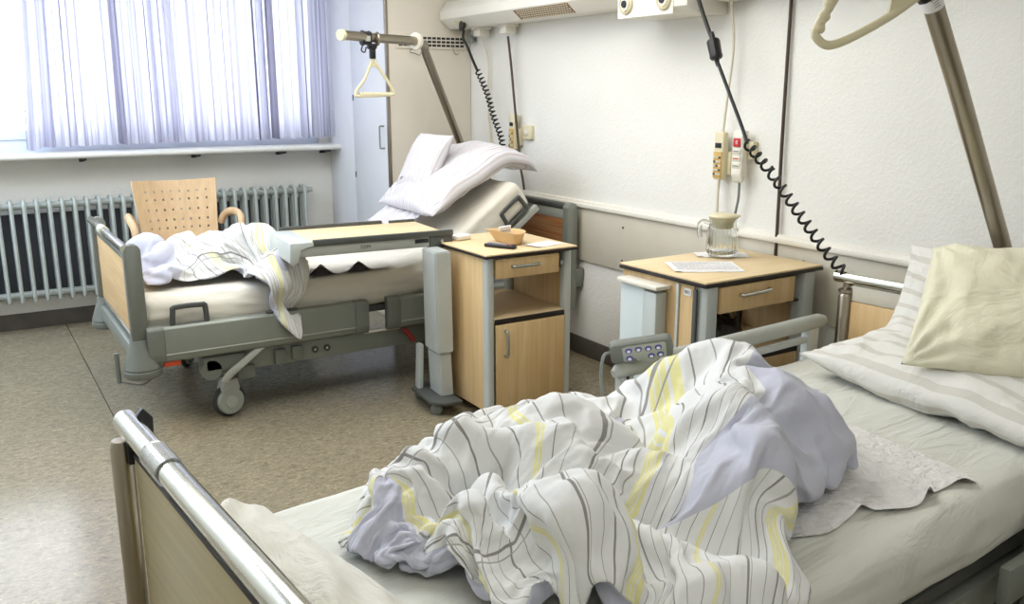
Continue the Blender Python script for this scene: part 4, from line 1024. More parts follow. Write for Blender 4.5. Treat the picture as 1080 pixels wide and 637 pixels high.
MB().box(-.02,.03,.0,.05,-.045,-.01,.008,2).build('rail_clip', 'grey_plastic', hc)

# trapeze handle two
th = thing('trapeze_handle', 'cream triangular grab handle with a black buckle above the near bed', 'grab handle', (2.035,1.547,1.815))
o0 = Vector((1.95,1.60,1.80))
A = Vector((-.118,.045,-.085))
tri = [A, A+Vector((.035,-.018,-.012)), A+Vector((.12,-.055,.028)), A+Vector((.215,-.095,.090)), A+Vector((.27,-.12,.15)),A+Vector((.20,-.09,.20)), A+Vector((.08,-.04,.205)), A+Vector((.052,-.025,.17)), A+Vector((.030,-.015,.10)), A+Vector((-.006,.003,.03))]
MB().tube(catmull(tri, 6, True), .0115, 12, closed=True).build('frame', 'cream_plastic', th)
P = [A+Vector((-.004,.002,.02)).lerp(Vector((.046,-.022,.165)), i/24) for i in range(25)]
MB().tube(P, [.0135+.0035*math.sin(i*1.25) for i in range(25)], 12).build('finger_grip', 'cream_plastic', th)
m = MB(); g0 = A+Vector((.165,-.075,.055)); vs = [m.bm.verts.new(g0+Vector(q)+Vector((0,s,0))) for s in (-.003,.003) for q in ((0,0,0),(.09,-.04,.085),(.03,-.015,.13),(.015,-.005,.10))]
m.bm.faces.new(vs[:4]); m.bm.faces.new(vs[4:][::-1])
for i in range(4): m.bm.faces.new((vs[i],vs[(i+1)%4],vs[4+(i+1)%4],vs[4+i]))
m.build('gusset', 'cream_plastic', th)
MB().box(-.024,.024,-.020,.020,-.022,.022,.008,2, T(*(A+Vector((.262,-.115,.118)))) @ RZ(R(-30)) @ RY(R(-30))).build('buckle', 'black_plastic', th)
MB().tube([A+Vector((.27,-.12,.15)), Vector((.17,.02,.30)), Vector((.19,.02,.66))], .008, 8).build('strap', 'dark_grey_plastic', th)

# added ceiling lamp panels, unseen, to go with the fill lights
for (x, y, lab) in ((1.3,3.0,'unseen square ceiling lamp added above the middle of the room'),(.3,-.3,'unseen square ceiling lamp added behind the camera')):
    cl = thing('added_ceiling_lamp', lab, 'lamp', (x,y,CH)); MB().box(-.7,.7,-.7,.7,-.005,-.0005,.001).build('backing', 'white_paint', cl)
# ---------------------------------------------------------------- crumpled duvets (vertex grids: two layers sharing a border)
def unpack(cols):          # running differences in steps of 1.5 mm
    return np.stack([np.cumsum(np.array(c.split(), dtype=int)) for c in cols], 1)*.0015
def duvet(name, nu, nv, data, label, sub=2, shrink=.0):
    ids = {}; n = 0
    for side in (0, 1):
        for i in range(nu+1):
            for j in range(nv+1):
                if side and (i in (0, nu) or j in (0, nv)): ids[(1,i,j)] = ids[(0,i,j)]
                else: ids[(side,i,j)] = n; n += 1
    co = unpack(data); me = bpy.data.meshes.new(name); F = []; uv = []
    for side in (0, 1):
        for i in range(nu):
            for j in range(nv):
                q = [(i,j),(i+1,j),(i+1,j+1),(i,j+1)]; q = q if side == 0 else q[::-1]
                F.append([ids[(side,)+c] for c in q]); uv += [(a/nu, b/nv) for a, b in q]
    me.from_pydata(co.tolist(), [], F); me.update()
    lay = me.uv_layers.new(name='UVMap'); lay.data.foreach_set('uv', np.array(uv).ravel())
    at_ = me.attributes.new('under', 'FLOAT', 'FACE'); at_.data.foreach_set('value', [0.0]*(nu*nv)+[1.0]*(nu*nv))
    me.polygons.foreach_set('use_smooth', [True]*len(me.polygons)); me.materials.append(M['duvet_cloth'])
    o = bpy.data.objects.new(name, me); C.objects.link(o)
    if sub:
        m = o.modifiers.new('smooth', 'SUBSURF'); m.levels = sub; m.render_levels = sub
        tx = bpy.data.textures.new('crumple', 'CLOUDS'); tx.noise_scale = .085; tx.noise_depth = 2
        dm = o.modifiers.new('crumple', 'DISPLACE'); dm.texture = tx; dm.strength = .020; dm.mid_level = .5; dm.texture_coords = 'UV'
    return tag(o, label, 'duvet')
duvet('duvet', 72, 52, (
'477 -4 -8 -5 2 -4 -4 -4 -6 -9 -7 -4 -7 -3 0 4 5 1 0 3 -6 -5 -5 -4 -4 -3 -3 0 1 -1 -1 5 6 -6 -5 -3 1 1 1 0 5 4 3 4 4 5 5 7 5 0 6 0 3 38 2 -5 -8 -3 -1 -7 -5 -4 -5 -5 -3 -7 -7 0 -5 0 3 3 6 -2 -5 -6 2 -4 -5 1 -5 5 -3 -7 -2 8 -2 -5 5 3 1 1 2 6 6 3 2 -4 -2 2 6 2 5 7 7 4 27 8 -1 -8 0 -1 -8 -9 -8 -6 0 1 -6 -7 -3 -1 0 -2 -2 -1 7 -4 -4 -3 5 -5 -4 1 2 2 -7 -4 2 2 4 1 5 0 1 -1 -2 3 8 -2 0 4 -5 2 3 5 9 8 7 22 6 -1 -5 -6 -1 0 -4 -7 -6 -10 -3 0 -2 -7 2 0 -1 -1 -4 0 5 -3 -4 -4 1 3 0 3 -2 -5 -1 3 2 4 2 -2 4 -2 -1 -2 -1 7 2 -3 -1 6 4 0 -1 3 11 10 28 -5 -3 -4 -3 -4 -3 -3 1 -7 -3 -6 -6 -6 -2 0 2 3 -2 -3 1 -2 2 -6 2 1 -1 6 3 -6 0 1 1 -2 -4 8 4 -4 3 -4 1 -3 2 7 -2 -3 0 9 5 -2 0 7 13 23 -6 -7 -10 -2 -2 0 -2 -3 -9 -4 -3 -4 4 -3 0 0 1 3 -4 -2 1 -2 0 2 2 0 -1 0 -1 -7 -4 0 8 2 -2 9 4 1 -2 -2 -2 -2 7 3 -3 -4 4 10 3 -3 10 8 13 -3 -9 -9 -10 -4 1 -3 1 -12 -4 -3 -1 12 0 -1 -1 4 -2 0 -2 -1 0 -5 8 -2 5 1 -3 1 -6 -8 -2 -1 '
'2 9 0 2 9 4 -1 -1 -1 1 8 -3 -2 -2 5 11 0 3 14 -2 0 -9 -10 -8 -6 -6 -2 -1 -3 -6 -2 16 -3 0 -5 8 -3 4 1 -2 -2 -5 -1 4 3 3 7 -3 -1 -8 -5 -4 -1 2 9 3 -9 2 3 9 9 3 1 -4 8 -1 -4 2 12 5 -2 12 -16 0 -6 -10 -4 -4 -4 -5 -5 2 -1 -7 16 3 -1 -9 3 3 4 2 -2 -4 -5 1 5 3 1 3 5 -5 -4 -6 0 -4 -1 5 3 -10 3 2 8 8 11 -5 8 -3 1 7 -2 7 11 -3 9 -34 8 -8 -9 7 0 -5 -4 -8 -7 2 4 6 -1 6 -9 0 1 7 2 -2 -6 -2 1 2 1 7 3 4 -7 -3 -2 -6 4 -1 0 -4 0 7 3 7 6 3 3 1 6 0 2 9 6 -6 14 -8 -38 5 -4 -6 4 0 4 -8 0 -11 1 2 1 6 -2 -8 9 -6 4 3 6 -7 -1 0 3 1 3 9 -1 -2 -3 -11 6 -1 0 3 -4 1 7 6 4 5 7 1 4 1 2 7 1 0 0 10 -3 -44 -10 -1 -1 4 3 0 1 -6 0 -4 2 -1 3 0 -2 -3 0 4 4 5 -3 1 1 -3 6 4 5 4 -2 -10 -5 0 4 5 3 -3 3 2 7 9 2 7 3 1 5 2 1 2 3 2 3 4 -62 -12 -3 0 1 4 0 0 6 -3 3 -4 0 4 -2 -2 -6 0 6 7 -2 7 1 -4 2 5 5 6 -6 -3 0 -1 3 1 -1 12 -2 3 -1 8 2 11 6 2 2 6 -3 6 -2 3 4 6 4 -79 0 4 -4 -2 0 0 0 1 4 0 2 -7 4 0 -3 -7 -5 8 -2 8 8 4 -1 0 5 0 6 1 -1 '
'2 0 1 4 -7 7 9 -6 9 -1 3 11 1 13 3 -4 7 2 2 4 0 9 5 -89 -1 -1 -1 -1 -1 1 -1 4 1 3 -2 -2 -4 -3 1 -6 -2 6 4 6 5 7 3 1 3 0 7 2 1 4 0 -9 0 2 6 7 3 6 3 3 3 7 -8 8 10 6 6 -1 4 0 12 6 -103 -1 0 -1 0 -1 -2 1 1 2 0 -3 -3 0 -8 10 -7 2 2 6 7 7 4 6 3 2 0 6 4 -6 7 4 -9 4 3 0 10 4 6 2 0 6 -5 5 8 9 6 3 5 3 -1 9 12 -132 8 -2 3 2 -6 2 3 1 1 0 1 -4 2 -13 12 0 2 2 2 5 4 11 1 9 -2 5 6 -6 4 9 -9 6 -4 8 0 8 9 6 -6 8 -8 7 7 7 7 10 2 -3 2 9 8 12 -145 -5 5 -1 2 7 -4 5 4 3 2 1 -1 -6 -9 8 6 1 -1 5 6 -1 8 10 7 -1 8 2 -8 9 1 -3 4 -1 10 -7 13 11 -6 9 -4 3 4 12 7 7 -2 10 1 1 11 7 13 -165 -5 2 2 5 4 0 -2 9 -7 -4 1 2 5 10 6 -5 -3 10 -1 7 1 9 9 -1 11 9 -9 4 -5 -1 10 -1 3 7 -8 8 13 -5 14 -1 8 2 3 11 13 -1 -1 10 2 4 11 13 -181 -4 8 2 3 0 -5 0 7 9 -1 -5 5 13 9 -6 -13 11 4 0 6 3 11 2 6 12 -1 8 3 -8 -1 6 4 3 -9 8 1 9 9 6 7 4 7 1 8 15 -5 5 6 6 5 10 -8 -178 -3 8 1 1 -3 -1 1 12 3 10 -5 10 15 4 -12 -16 0 6 2 14 11 9 7 5 4 10 0 1 '
'-1 -1 5 7 -8 -1 5 8 9 9 7 6 6 5 2 9 8 -3 11 0 10 6 -5 -4 -182 -6 4 1 -1 -1 1 7 12 3 9 1 11 10 4 -20 -5 -5 5 9 10 8 2 18 13 5 4 7 -8 2 3 -2 10 -8 4 7 8 8 7 10 6 1 10 3 5 5 3 5 7 -1 8 -1 -5 -184 -12 -4 1 1 2 4 9 3 10 5 9 3 12 5 -19 -6 -3 6 3 7 10 13 14 16 6 -2 6 3 -1 2 2 -4 5 9 7 0 8 11 14 4 -3 8 10 5 -1 8 6 -2 5 -3 9 -4 -192 -8 -4 -2 1 2 5 2 8 9 5 11 2 9 6 -18 -4 0 8 3 17 7 16 16 2 5 3 2 4 1 -2 5 -2 8 6 -2 12 9 9 2 14 -1 9 7 -2 9 3 5 4 -4 0 4 5 -189 -13 -6 -1 1 3 0 7 7 4 9 8 5 -1 9 -13 -3 8 7 9 7 16 23 8 -7 7 7 3 1 -1 -2 -3 7 8 -6 12 5 7 10 9 6 6 9 2 6 6 6 5 0 -2 -3 5 11 -194 -19 -1 -4 2 1 4 3 7 5 8 2 10 1 1 -2 -6 0 6 12 17 24 12 -7 8 2 11 -2 12 -3 -10 5 10 -4 6 7 6 11 11 9 5 5 6 6 6 6 6 1 0 -1 -4 10 12 -203 -12 -9 -1 1 5 0 6 5 7 -3 5 7 8 3 -2 0 -2 2 13 20 9 13 0 9 4 -2 16 6 -9 -1 10 5 -3 6 6 8 8 10 9 9 6 4 1 1 10 7 -9 -1 7 2 10 18 -221 5 -11 -1 0 2 4 -1 10 0 -5 8 10 7 4 -1 -1 1 -2 13 16 '
'4 13 8 -2 5 16 10 -4 4 6 7 -1 -3 6 11 4 12 -1 14 14 -3 1 1 4 4 4 4 3 9 -2 15 14 -231 7 -1 1 -7 7 0 0 6 -5 -2 10 9 -5 9 -3 -7 8 7 16 7 11 12 3 10 3 7 9 8 9 5 2 -6 3 8 8 6 7 4 6 16 -3 7 -2 7 5 5 4 0 3 6 8 18 -243 10 -11 13 2 -10 10 4 1 -3 -4 11 -6 -2 11 -11 11 9 5 12 12 13 13 2 12 7 4 14 7 5 6 -8 0 9 3 10 8 5 4 6 4 5 12 -1 0 11 0 3 8 4 6 6 12 -249 5 -11 16 -1 -11 1 9 2 3 4 3 -11 0 8 10 5 10 6 13 11 14 12 2 13 3 9 12 11 5 -12 7 5 2 7 11 5 5 5 9 3 3 12 -5 7 9 -1 5 9 5 5 7 10 -264 -3 -2 15 -3 -6 -11 4 -1 3 3 6 8 10 3 11 4 12 6 13 13 5 16 9 5 7 11 13 7 -5 3 6 6 2 8 10 4 8 5 3 3 7 -2 10 7 3 4 7 7 6 6 6 8 -278 -2 1 8 -8 -10 -6 0 3 6 12 10 6 10 4 9 9 10 10 12 14 3 9 17 7 5 13 11 2 3 3 2 5 7 8 11 0 13 5 3 3 3 0 10 7 3 4 8 6 6 5 8 7 -289 1 2 -19 -5 -2 1 7 5 10 8 9 10 6 10 10 8 6 12 12 9 13 4 16 5 11 13 11 0 5 3 1 7 7 9 7 6 4 13 4 -1 2 2 9 8 3 3 9 5 6 7 9 6 -300 3 -3 -17 -3 1 2 8 5 9 9 9 9 8 4 8 8 '
'13 12 13 13 3 13 8 12 12 1 13 9 0 8 2 7 8 8 10 6 1 -2 7 9 3 3 8 8 3 4 7 7 5 10 9 4 -315 -3 6 -13 -1 2 2 7 6 8 8 11 8 11 4 4 11 13 12 14 8 6 12 11 14 -1 6 8 12 11 7 3 9 9 9 7 6 1 -5 11 8 3 3 7 7 3 4 4 7 10 10 8 4 -331 -4 10 -6 2 2 2 6 6 7 7 11 10 8 -1 12 12 9 13 14 6 12 13 11 0 7 11 10 7 8 9 6 13 9 8 6 5 0 -3 10 11 3 3 7 4 -2 10 4 9 8 6 14 3 -345 -5 5 8 5 2 1 7 5 6 8 2 13 -2 14 13 12 10 12 9 13 8 15 1 7 13 13 10 7 8 9 9 11 8 7 4 4 -3 2 12 11 4 2 7 -2 4 7 6 10 6 8 5 12 -354 -3 7 8 5 3 1 5 6 4 8 2 4 7 12 17 12 7 15 9 14 9 6 5 12 14 14 12 8 8 9 8 1 11 10 4 -3 2 5 14 10 5 3 5 -2 6 5 6 9 8 7 3 12 -364 5 7 7 6 2 1 6 7 4 5 5 4 6 9 15 16 6 14 13 12 12 5 4 13 14 16 16 9 9 8 7 3 -1 13 -4 4 6 6 13 11 -3 13 -3 3 5 8 6 9 7 2 5 13 -369 5 9 7 6 -1 4 7 7 5 6 4 4 7 6 14 11 10 15 14 9 13 0 14 12 17 17 19 12 9 7 6 4 -6 6 4 3 6 5 9 13 -1 5 1 8 3 6 9 9 5 -1 4 14 -369 1 12 8 6 0 2 8 7 6 6 6 2 -3 17 12 10 13 11 '
'13 13 3 11 13 15 18 18 21 12 8 1 -4 17 1 1 3 4 4 7 8 1 11 6 1 5 6 6 9 1 9 -3 6 -5 -350 -4 8 14 7 3 1 6 6 4 9 -6 1 14 8 16 15 11 11 7 15 6 10 16 16 17 22 -1 14 15 -5 12 2 11 7 4 4 4 6 9 1 11 -1 9 5 6 5 8 -4 5 4 3 -3 -353 -1 -4 18 -5 15 7 5 5 5 -6 9 4 0 19 11 13 10 12 12 16 10 9 16 17 20 0 19 8 8 2 4 7 9 9 12 7 3 5 6 7 9 -7 15 7 6 4 -2 5 0 8 -3 4 -379 20 1 -14 8 11 12 14 5 0 -9 5 2 21 21 13 8 11 4 14 19 11 10 17 17 3 17 13 15 7 1 1 10 8 10 13 9 -7 13 4 9 -4 10 8 13 5 3 0 5 0 7 -3 5 -403 21 17 -8 2 8 7 9 12 -9 -3 7 13 21 10 18 13 8 7 9 21 11 14 16 4 16 11 17 12 7 2 -2 18 5 14 11 6 -3 15 4 -2 8 8 6 6 14 5 1 1 4 5 -2 4 -426 18 22 11 3 6 9 -1 -1 1 7 6 18 9 20 18 4 11 11 7 21 13 15 10 9 14 6 17 4 5 11 3 21 10 6 7 7 7 10 -3 11 6 4 4 8 11 12 3 2 0 3 3 2 -441 17 19 19 9 8 5 2 0 2 6 6 10 20 18 5 8 15 9 13 19 15 17 10 9 11 1 12 9 12 3 12 18 17 4 7 5 9 5 2 6 10 5 3 8 11 15 5 -13 6 11 3 -3 -452 16 18 '
'21 13 7 0 9 1 -1 4 16 11 8 16 9 14 14 7 19 16 17 18 8 11 1 16 9 8 8 8 12 17 17 7 6 5 7 5 3 4 6 8 4 14 9 16 -1 -9 8 6 6 -5 -460 16 15 22 12 6 4 11 -2 0 10 12 14 5 15 9 9 20 12 18 19 15 12 15 9 3 11 18 7 7 8 11 15 18 10 6 5 6 -1 10 -3 0 13 15 5 20 5 -9 4 10 1 0 -2 -461 7 20 19 14 7 6 9 -3 5 11 13 2 13 9 19 8 14 23 18 13 15 17 10 14 3 14 22 5 5 6 12 11 18 11 10 5 -2 7 8 -4 10 9 1 16 7 -11 15 10 8 -4 5 -3 -466 9 4 22 12 7 6 17 -3 10 6 16 3 11 14 13 16 18 20 12 14 14 19 15 11 4 18 18 8 6 5 7 11 15 18 6 -6 14 9 0 7 6 -6 6 13 -4 13 14 10 6 -2 3 -3 -471 13 2 7 9 10 12 18 2 9 4 15 5 11 19 20 18 15 10 14 14 19 14 19 3 13 20 17 8 7 6 5 8 13 18 -3 7 14 11 8 3 0 -7 2 5 14 12 9 12 -1 3 6 -3 -479 15 4 4 11 7 13 9 10 7 3 12 7 15 20 15 21 12 16 17 16 13 20 12 5 18 20 17 8 6 7 7 5 7 8 8 14 11 5 17 -6 4 -5 5 8 14 10 9 8 3 2 5 -2 -489 15 12 1 5 11 10 9 12 3 6 14 2 21 20 14 19 18 16 14 20 11 19 3 17 20 19 16 '
'7 6 7 7 9 -1 13 5 9 11 15 17 -5 -3 1 7 9 5 5 12 -5 20 5 5 0 -499 17 16 0 3 4 10 15 6 5 10 6 8 23 16 22 21 17 14 17 14 18 3 15 20 20 19 15 0 8 11 8 9 -1 10 10 6 13 15 18 -3 -5 3 8 6 4 4 6 1 14 5 3 9 -507 19 16 1 1 5 10 13 7 4 13 7 8 17 27 23 13 19 18 11 18 12 6 19 22 18 11 19 2 9 12 9 -16 19 7 9 17 13 14 17 -2 -4 3 9 3 5 4 -1 7 9 1 12 -5 -501 18 13 5 3 5 7 15 2 10 13 9 11 17 21 21 22 19 7 21 15 5 17 21 12 21 15 12 9 8 12 -13 3 15 18 10 10 18 15 14 -2 -3 6 3 7 -5 7 5 6 4 7 10 -3 -510 16 13 6 6 6 7 11 4 13 13 10 13 20 18 23 21 3 20 13 21 8 22 17 7 20 13 15 6 15 -4 7 3 8 17 19 11 12 11 18 -3 3 5 4 1 0 7 5 5 5 7 5 0 -518 16 10 8 9 7 6 5 11 14 13 8 19 14 24 23 10 7 19 19 10 24 20 11 8 18 18 16 6 8 5 1 9 9 11 16 20 11 10 13 4 4 3 3 -7 0 8 7 11 5 5 -1 6 -526 16 8 11 10 7 1 10 13 13 9 15 10 23 26 9 11 18 18 12 22 24 9 8 20 16 19 16 2 13 5 3 7 3 17 15 16 19 10 9 8 1 -7 6 -1 0 13 7 5 10 0 2 6 -537 '
'18 7 16 9 5 1 12 13 13 8 13 13 27 15 11 20 17 18 15 24 12 15 7 19 16 15 14 13 10 5 6 5 6 16 16 15 15 18 10 4 -2 -6 -6 4 11 11 9 5 0 10 1 5 -547 19 8 20 7 2 2 14 13 9 13 15 12 16 17 22 19 17 16 21 12 20 8 15 17 18 16 14 8 12 8 4 7 6 17 17 15 15 15 6 -6 7 -10 4 5 10 4 8 7 10 5 3 5 -558 21 12 20 1 0 8 14 12 10 16 15 13 11 22 22 17 18 19 21 6 15 15 20 13 15 18 19 4 14 8 4 6 6 16 17 9 20 14 -4 -4 4 6 -3 13 2 8 9 10 9 6 3 4 -565 16 23 15 -5 2 13 13 10 14 10 17 18 11 24 22 19 18 12 23 15 8 18 19 13 12 19 19 4 15 9 2 6 6 13 17 18 7 8 11 2 0 -8 9 5 8 8 10 8 8 7 7 1 -570 18 23 12 -9 11 11 9 14 10 15 18 15 16 24 18 14 21 17 13 24 12 19 16 14 11 21 17 5 15 2 10 9 3 10 16 17 19 8 9 4 -19 6 7 5 5 9 10 7 7 6 8 2 -574 18 13 21 -6 12 4 12 12 15 16 18 10 25 18 11 18 21 14 20 24 20 17 9 19 11 14 16 8 11 12 14 3 6 12 10 18 20 8 5 -19 10 -3 3 7 12 10 8 8 7 7 1 4 -575 19 12 -4 21 15 0 7 18 13 22 8 19 26 11 13 '
'16 21 18 25 21 21 13 10 9 22 11 18 15 13 13 10 0 12 12 12 10 20 7 -1 -11 12 -5 6 6 6 3 0 10 9 15 6 4 -580 17 1 12 19 8 8 3 13 23 22 7 22 23 20 9 12 19 25 25 22 20 -5 16 20 14 20 19 1 15 3 23 12 12 13 12 12 12 1 -10 7 10 1 0 -3 -8 5 9 11 14 14 6 7 -584 15 6 11 14 12 4 8 13 29 15 12 19 14 21 20 10 25 24 21 17 -4 26 15 20 16 17 21 -8 10 7 22 9 20 -3 21 8 -5 15 15 5 9 -17 -5 -1 -1 9 11 12 13 14 7 8 -589 12 10 15 12 11 5 1 25 23 16 19 5 17 19 21 22 22 20 19 5 11 22 24 15 21 19 22 -5 -9 12 17 20 8 16 -7 10 19 18 15 3 -16 -12 -5 2 10 10 10 10 11 13 10 7 -590 9 14 15 13 6 -1 13 25 8 17 26 14 10 22 21 18 22 20 14 20 3 25 19 17 23 22 17 -20 9 14 18 18 14 15 -9 9 16 21 -9 -5 -5 -5 6 6 8 9 10 8 12 12 9 8 -593 13 13 15 15 6 -7 15 13 15 20 20 20 15 17 21 20 22 20 21 7 9 23 21 20 17 15 10 10 8 10 12 14 7 17 6 10 11 12 9 -3 -3 -13 5 6 7 7 9 9 10 10 10 8 -964 -6 -6 -4 -3 -4 -3 -6 -3 -4 -6 -6 -4 4 7 6 0 0 '
'-1 -6 -3 -3 -3 -2 -2 -1 2 1 -1 0 -1 -1 -2 -1 -1 1 0 0 2 4 1 6 4 4 5 5 7 3 4 0 0 26 -8 -9 -4 -7 -4 -3 -6 -5 -1 3 -2 -5 1 1 4 5 0 -1 -1 -2 -2 -1 -1 -1 -1 0 4 0 -1 -2 1 -3 -1 -2 2 -2 0 3 4 2 4 4 -1 8 7 6 3 2 0 -2 19 -4 -10 -8 -2 -7 -5 -4 -1 -4 -1 2 -4 2 0 -1 1 3 2 4 -1 -1 -1 -2 -2 0 5 2 2 -5 4 0 -2 -3 1 1 -2 0 1 -1 1 5 2 0 8 7 8 5 0 0 -1 17 -3 -6 -13 1 -2 -5 -3 -6 -10 1 -1 -4 -3 4 1 -1 5 4 -3 0 1 2 1 -2 2 5 1 -1 -5 2 6 2 -3 1 -1 -2 -3 3 -2 -1 0 1 5 3 7 10 6 2 0 -1 12 2 -7 -9 -1 -2 -8 -3 -3 -11 6 1 -14 -9 4 0 4 0 0 6 0 4 1 2 0 1 1 3 -5 -1 5 6 2 0 -7 5 2 -3 -7 0 3 2 0 1 5 4 9 8 4 -1 -1 10 -6 -4 -8 -8 -1 2 -4 -5 -3 -3 2 -17 -11 1 7 -2 -1 3 6 4 6 1 3 -3 5 1 -6 -2 4 7 -1 6 1 -3 -5 9 -6 1 -1 -1 7 -1 1 1 5 7 10 4 -1 -1 -4 -2 -4 -4 -5 -4 -2 1 -4 -5 -1 -15 -8 -7 1 5 2 -4 7 5 6 5 3 -2 0 6 -4 2 -1 5 6 -6 0 -2 6 -7 4 5 6 -2 0 1 1 4 1 4 6 9 4 -2 -1 -13 4 -9 -4 -3 -1 -4 -3 -4 -5 -4 -3 -14 -7 3 3 3 -3 5 6 '
'3 2 2 0 8 2 2 1 2 3 -1 -2 -1 4 0 -6 9 6 6 -5 0 4 3 1 4 3 4 9 2 -3 -2 -31 7 6 -4 -5 -2 -5 -2 -9 -5 -4 -5 -10 -3 1 3 0 3 -4 7 -1 3 7 7 8 3 2 3 -1 5 -3 -1 3 0 -5 0 5 11 -2 -5 9 7 -1 5 3 3 6 -1 4 -3 -4 -39 -1 6 9 -4 -6 -6 -2 -6 -9 -4 1 -10 1 -3 -4 10 2 -7 -1 5 9 7 6 8 4 6 -4 3 5 -2 -2 -2 1 3 2 2 6 4 -2 4 4 8 4 2 4 0 0 -2 -6 -1 -49 -2 3 6 9 -6 -3 -1 -1 -9 -10 -5 -1 4 -2 -4 0 6 -7 2 5 7 6 6 9 8 0 4 4 5 -1 0 -3 -6 8 4 2 4 -1 5 6 2 0 7 -6 0 6 5 2 -4 2 -65 1 -1 3 1 9 -6 8 0 -11 -15 -3 0 3 1 -4 -3 5 -3 2 2 5 9 6 7 11 3 -1 11 2 0 -4 -7 0 4 8 3 5 1 7 4 2 0 0 1 3 3 3 3 1 2 -80 3 4 -7 2 6 -2 5 -2 0 -13 -9 4 4 -1 0 -5 5 0 -3 5 6 8 7 6 7 8 0 8 3 -8 -7 0 5 5 5 9 5 -3 5 8 -2 3 5 2 2 4 3 2 3 3 -96 8 1 -2 -1 1 -2 3 4 -8 -10 -1 3 5 5 -6 -1 -4 2 1 6 7 8 8 7 -1 12 2 8 -11 -5 1 5 6 5 4 -4 6 11 3 0 7 2 4 6 3 3 4 2 4 2 -109 -3 2 2 6 2 0 1 3 1 -9 -1 3 4 -3 -1 -5 -1 -4 3 10 6 7 10 7 -4 12 5 4 -14 1 1 7 7 6 -4 1 8 9 '
'7 2 6 2 4 4 6 2 2 2 2 9 -119 -8 -2 7 8 -2 -7 7 2 4 4 0 1 -1 -3 -5 -3 -2 -7 6 11 5 11 11 4 -5 9 9 -2 -6 -3 5 6 -1 8 7 0 5 7 8 8 4 4 4 5 5 2 3 1 2 11 -142 2 1 -1 5 8 -11 7 8 -5 -1 7 1 2 -2 -1 -6 -7 0 7 9 8 12 8 4 -2 2 11 3 -5 -3 5 5 0 8 1 7 5 7 8 9 5 5 4 4 6 2 2 2 1 12 -153 -1 3 -1 1 6 -6 9 -5 6 8 6 7 -3 -3 -8 -7 -10 8 9 10 8 10 9 1 2 3 -1 6 3 -2 7 -1 4 1 2 8 10 8 8 9 6 5 5 5 5 1 -4 1 10 10 -176 11 3 0 2 4 -4 -1 0 9 5 4 3 13 -10 -9 -10 -5 8 8 12 18 9 3 2 0 -3 7 5 -2 8 5 2 6 0 1 1 8 5 12 11 -6 3 14 -5 3 13 4 4 14 -8 -174 6 11 0 -4 7 2 -3 -5 10 -1 9 5 8 -18 -3 -13 13 10 8 13 16 10 2 2 -4 -6 11 -1 9 8 5 2 4 2 1 0 1 4 9 16 1 2 3 8 4 5 8 9 -3 -14 -167 9 1 5 3 6 -4 -7 1 5 5 1 9 1 -4 -15 8 10 -8 18 19 18 13 3 -5 -15 8 5 8 9 -3 10 8 5 2 0 1 0 1 7 10 10 1 6 1 5 13 5 -1 -12 3 -183 10 11 3 1 9 -2 -12 5 4 1 6 -3 -7 0 4 7 5 3 13 24 25 9 -2 -17 -9 17 5 9 -1 4 11 8 4 3 1 1 0 0 5 11 -8 14 11 -8 3 2 3 3 10 '
'-1 -187 3 7 5 6 7 2 -9 3 0 8 -7 -1 2 -7 17 9 -4 15 21 26 19 4 -14 -12 1 10 12 4 -5 8 2 14 -6 8 5 4 1 0 6 -6 7 6 6 4 4 5 3 2 8 0 -188 2 6 1 -3 7 6 0 2 0 1 4 -2 -8 3 3 8 14 25 21 24 7 -7 -18 8 8 8 3 5 -5 -5 6 5 5 5 5 10 -1 7 -3 1 9 0 12 4 5 4 4 2 2 7 -193 1 1 3 -2 6 5 4 3 -5 4 2 -7 0 7 5 11 16 13 25 17 -1 -6 -11 13 -4 13 16 -8 -6 0 11 6 5 4 5 5 5 6 -3 1 2 3 15 0 11 2 4 3 4 7 -197 3 2 1 -2 6 5 0 1 1 1 -6 2 3 7 8 11 14 6 18 1 1 4 7 0 13 6 13 -10 -2 6 8 -1 5 9 6 6 6 1 0 -3 -8 15 7 7 7 9 1 -1 13 2 -197 4 6 -1 -2 7 1 1 -1 1 2 -3 1 5 5 10 12 0 14 -1 11 12 6 0 7 16 11 -9 -1 7 4 6 -5 8 5 -3 5 7 14 -9 -3 1 13 10 8 8 2 2 4 8 8 -210 5 11 6 -2 6 2 -8 7 1 -1 -1 -12 12 -2 10 12 12 9 6 12 9 0 2 16 5 13 -8 6 5 5 -3 -1 9 -6 4 5 13 0 4 -3 4 4 6 6 6 8 9 8 9 8 -222 11 -4 11 12 -10 3 0 -8 9 -3 -7 -4 15 9 9 10 10 8 12 12 2 -1 4 16 10 -2 4 6 7 -1 4 -2 5 -1 4 7 5 5 3 2 3 5 5 5 7 7 11 8 8 8 -234 13 -8 14 5 -9 -4 3 '
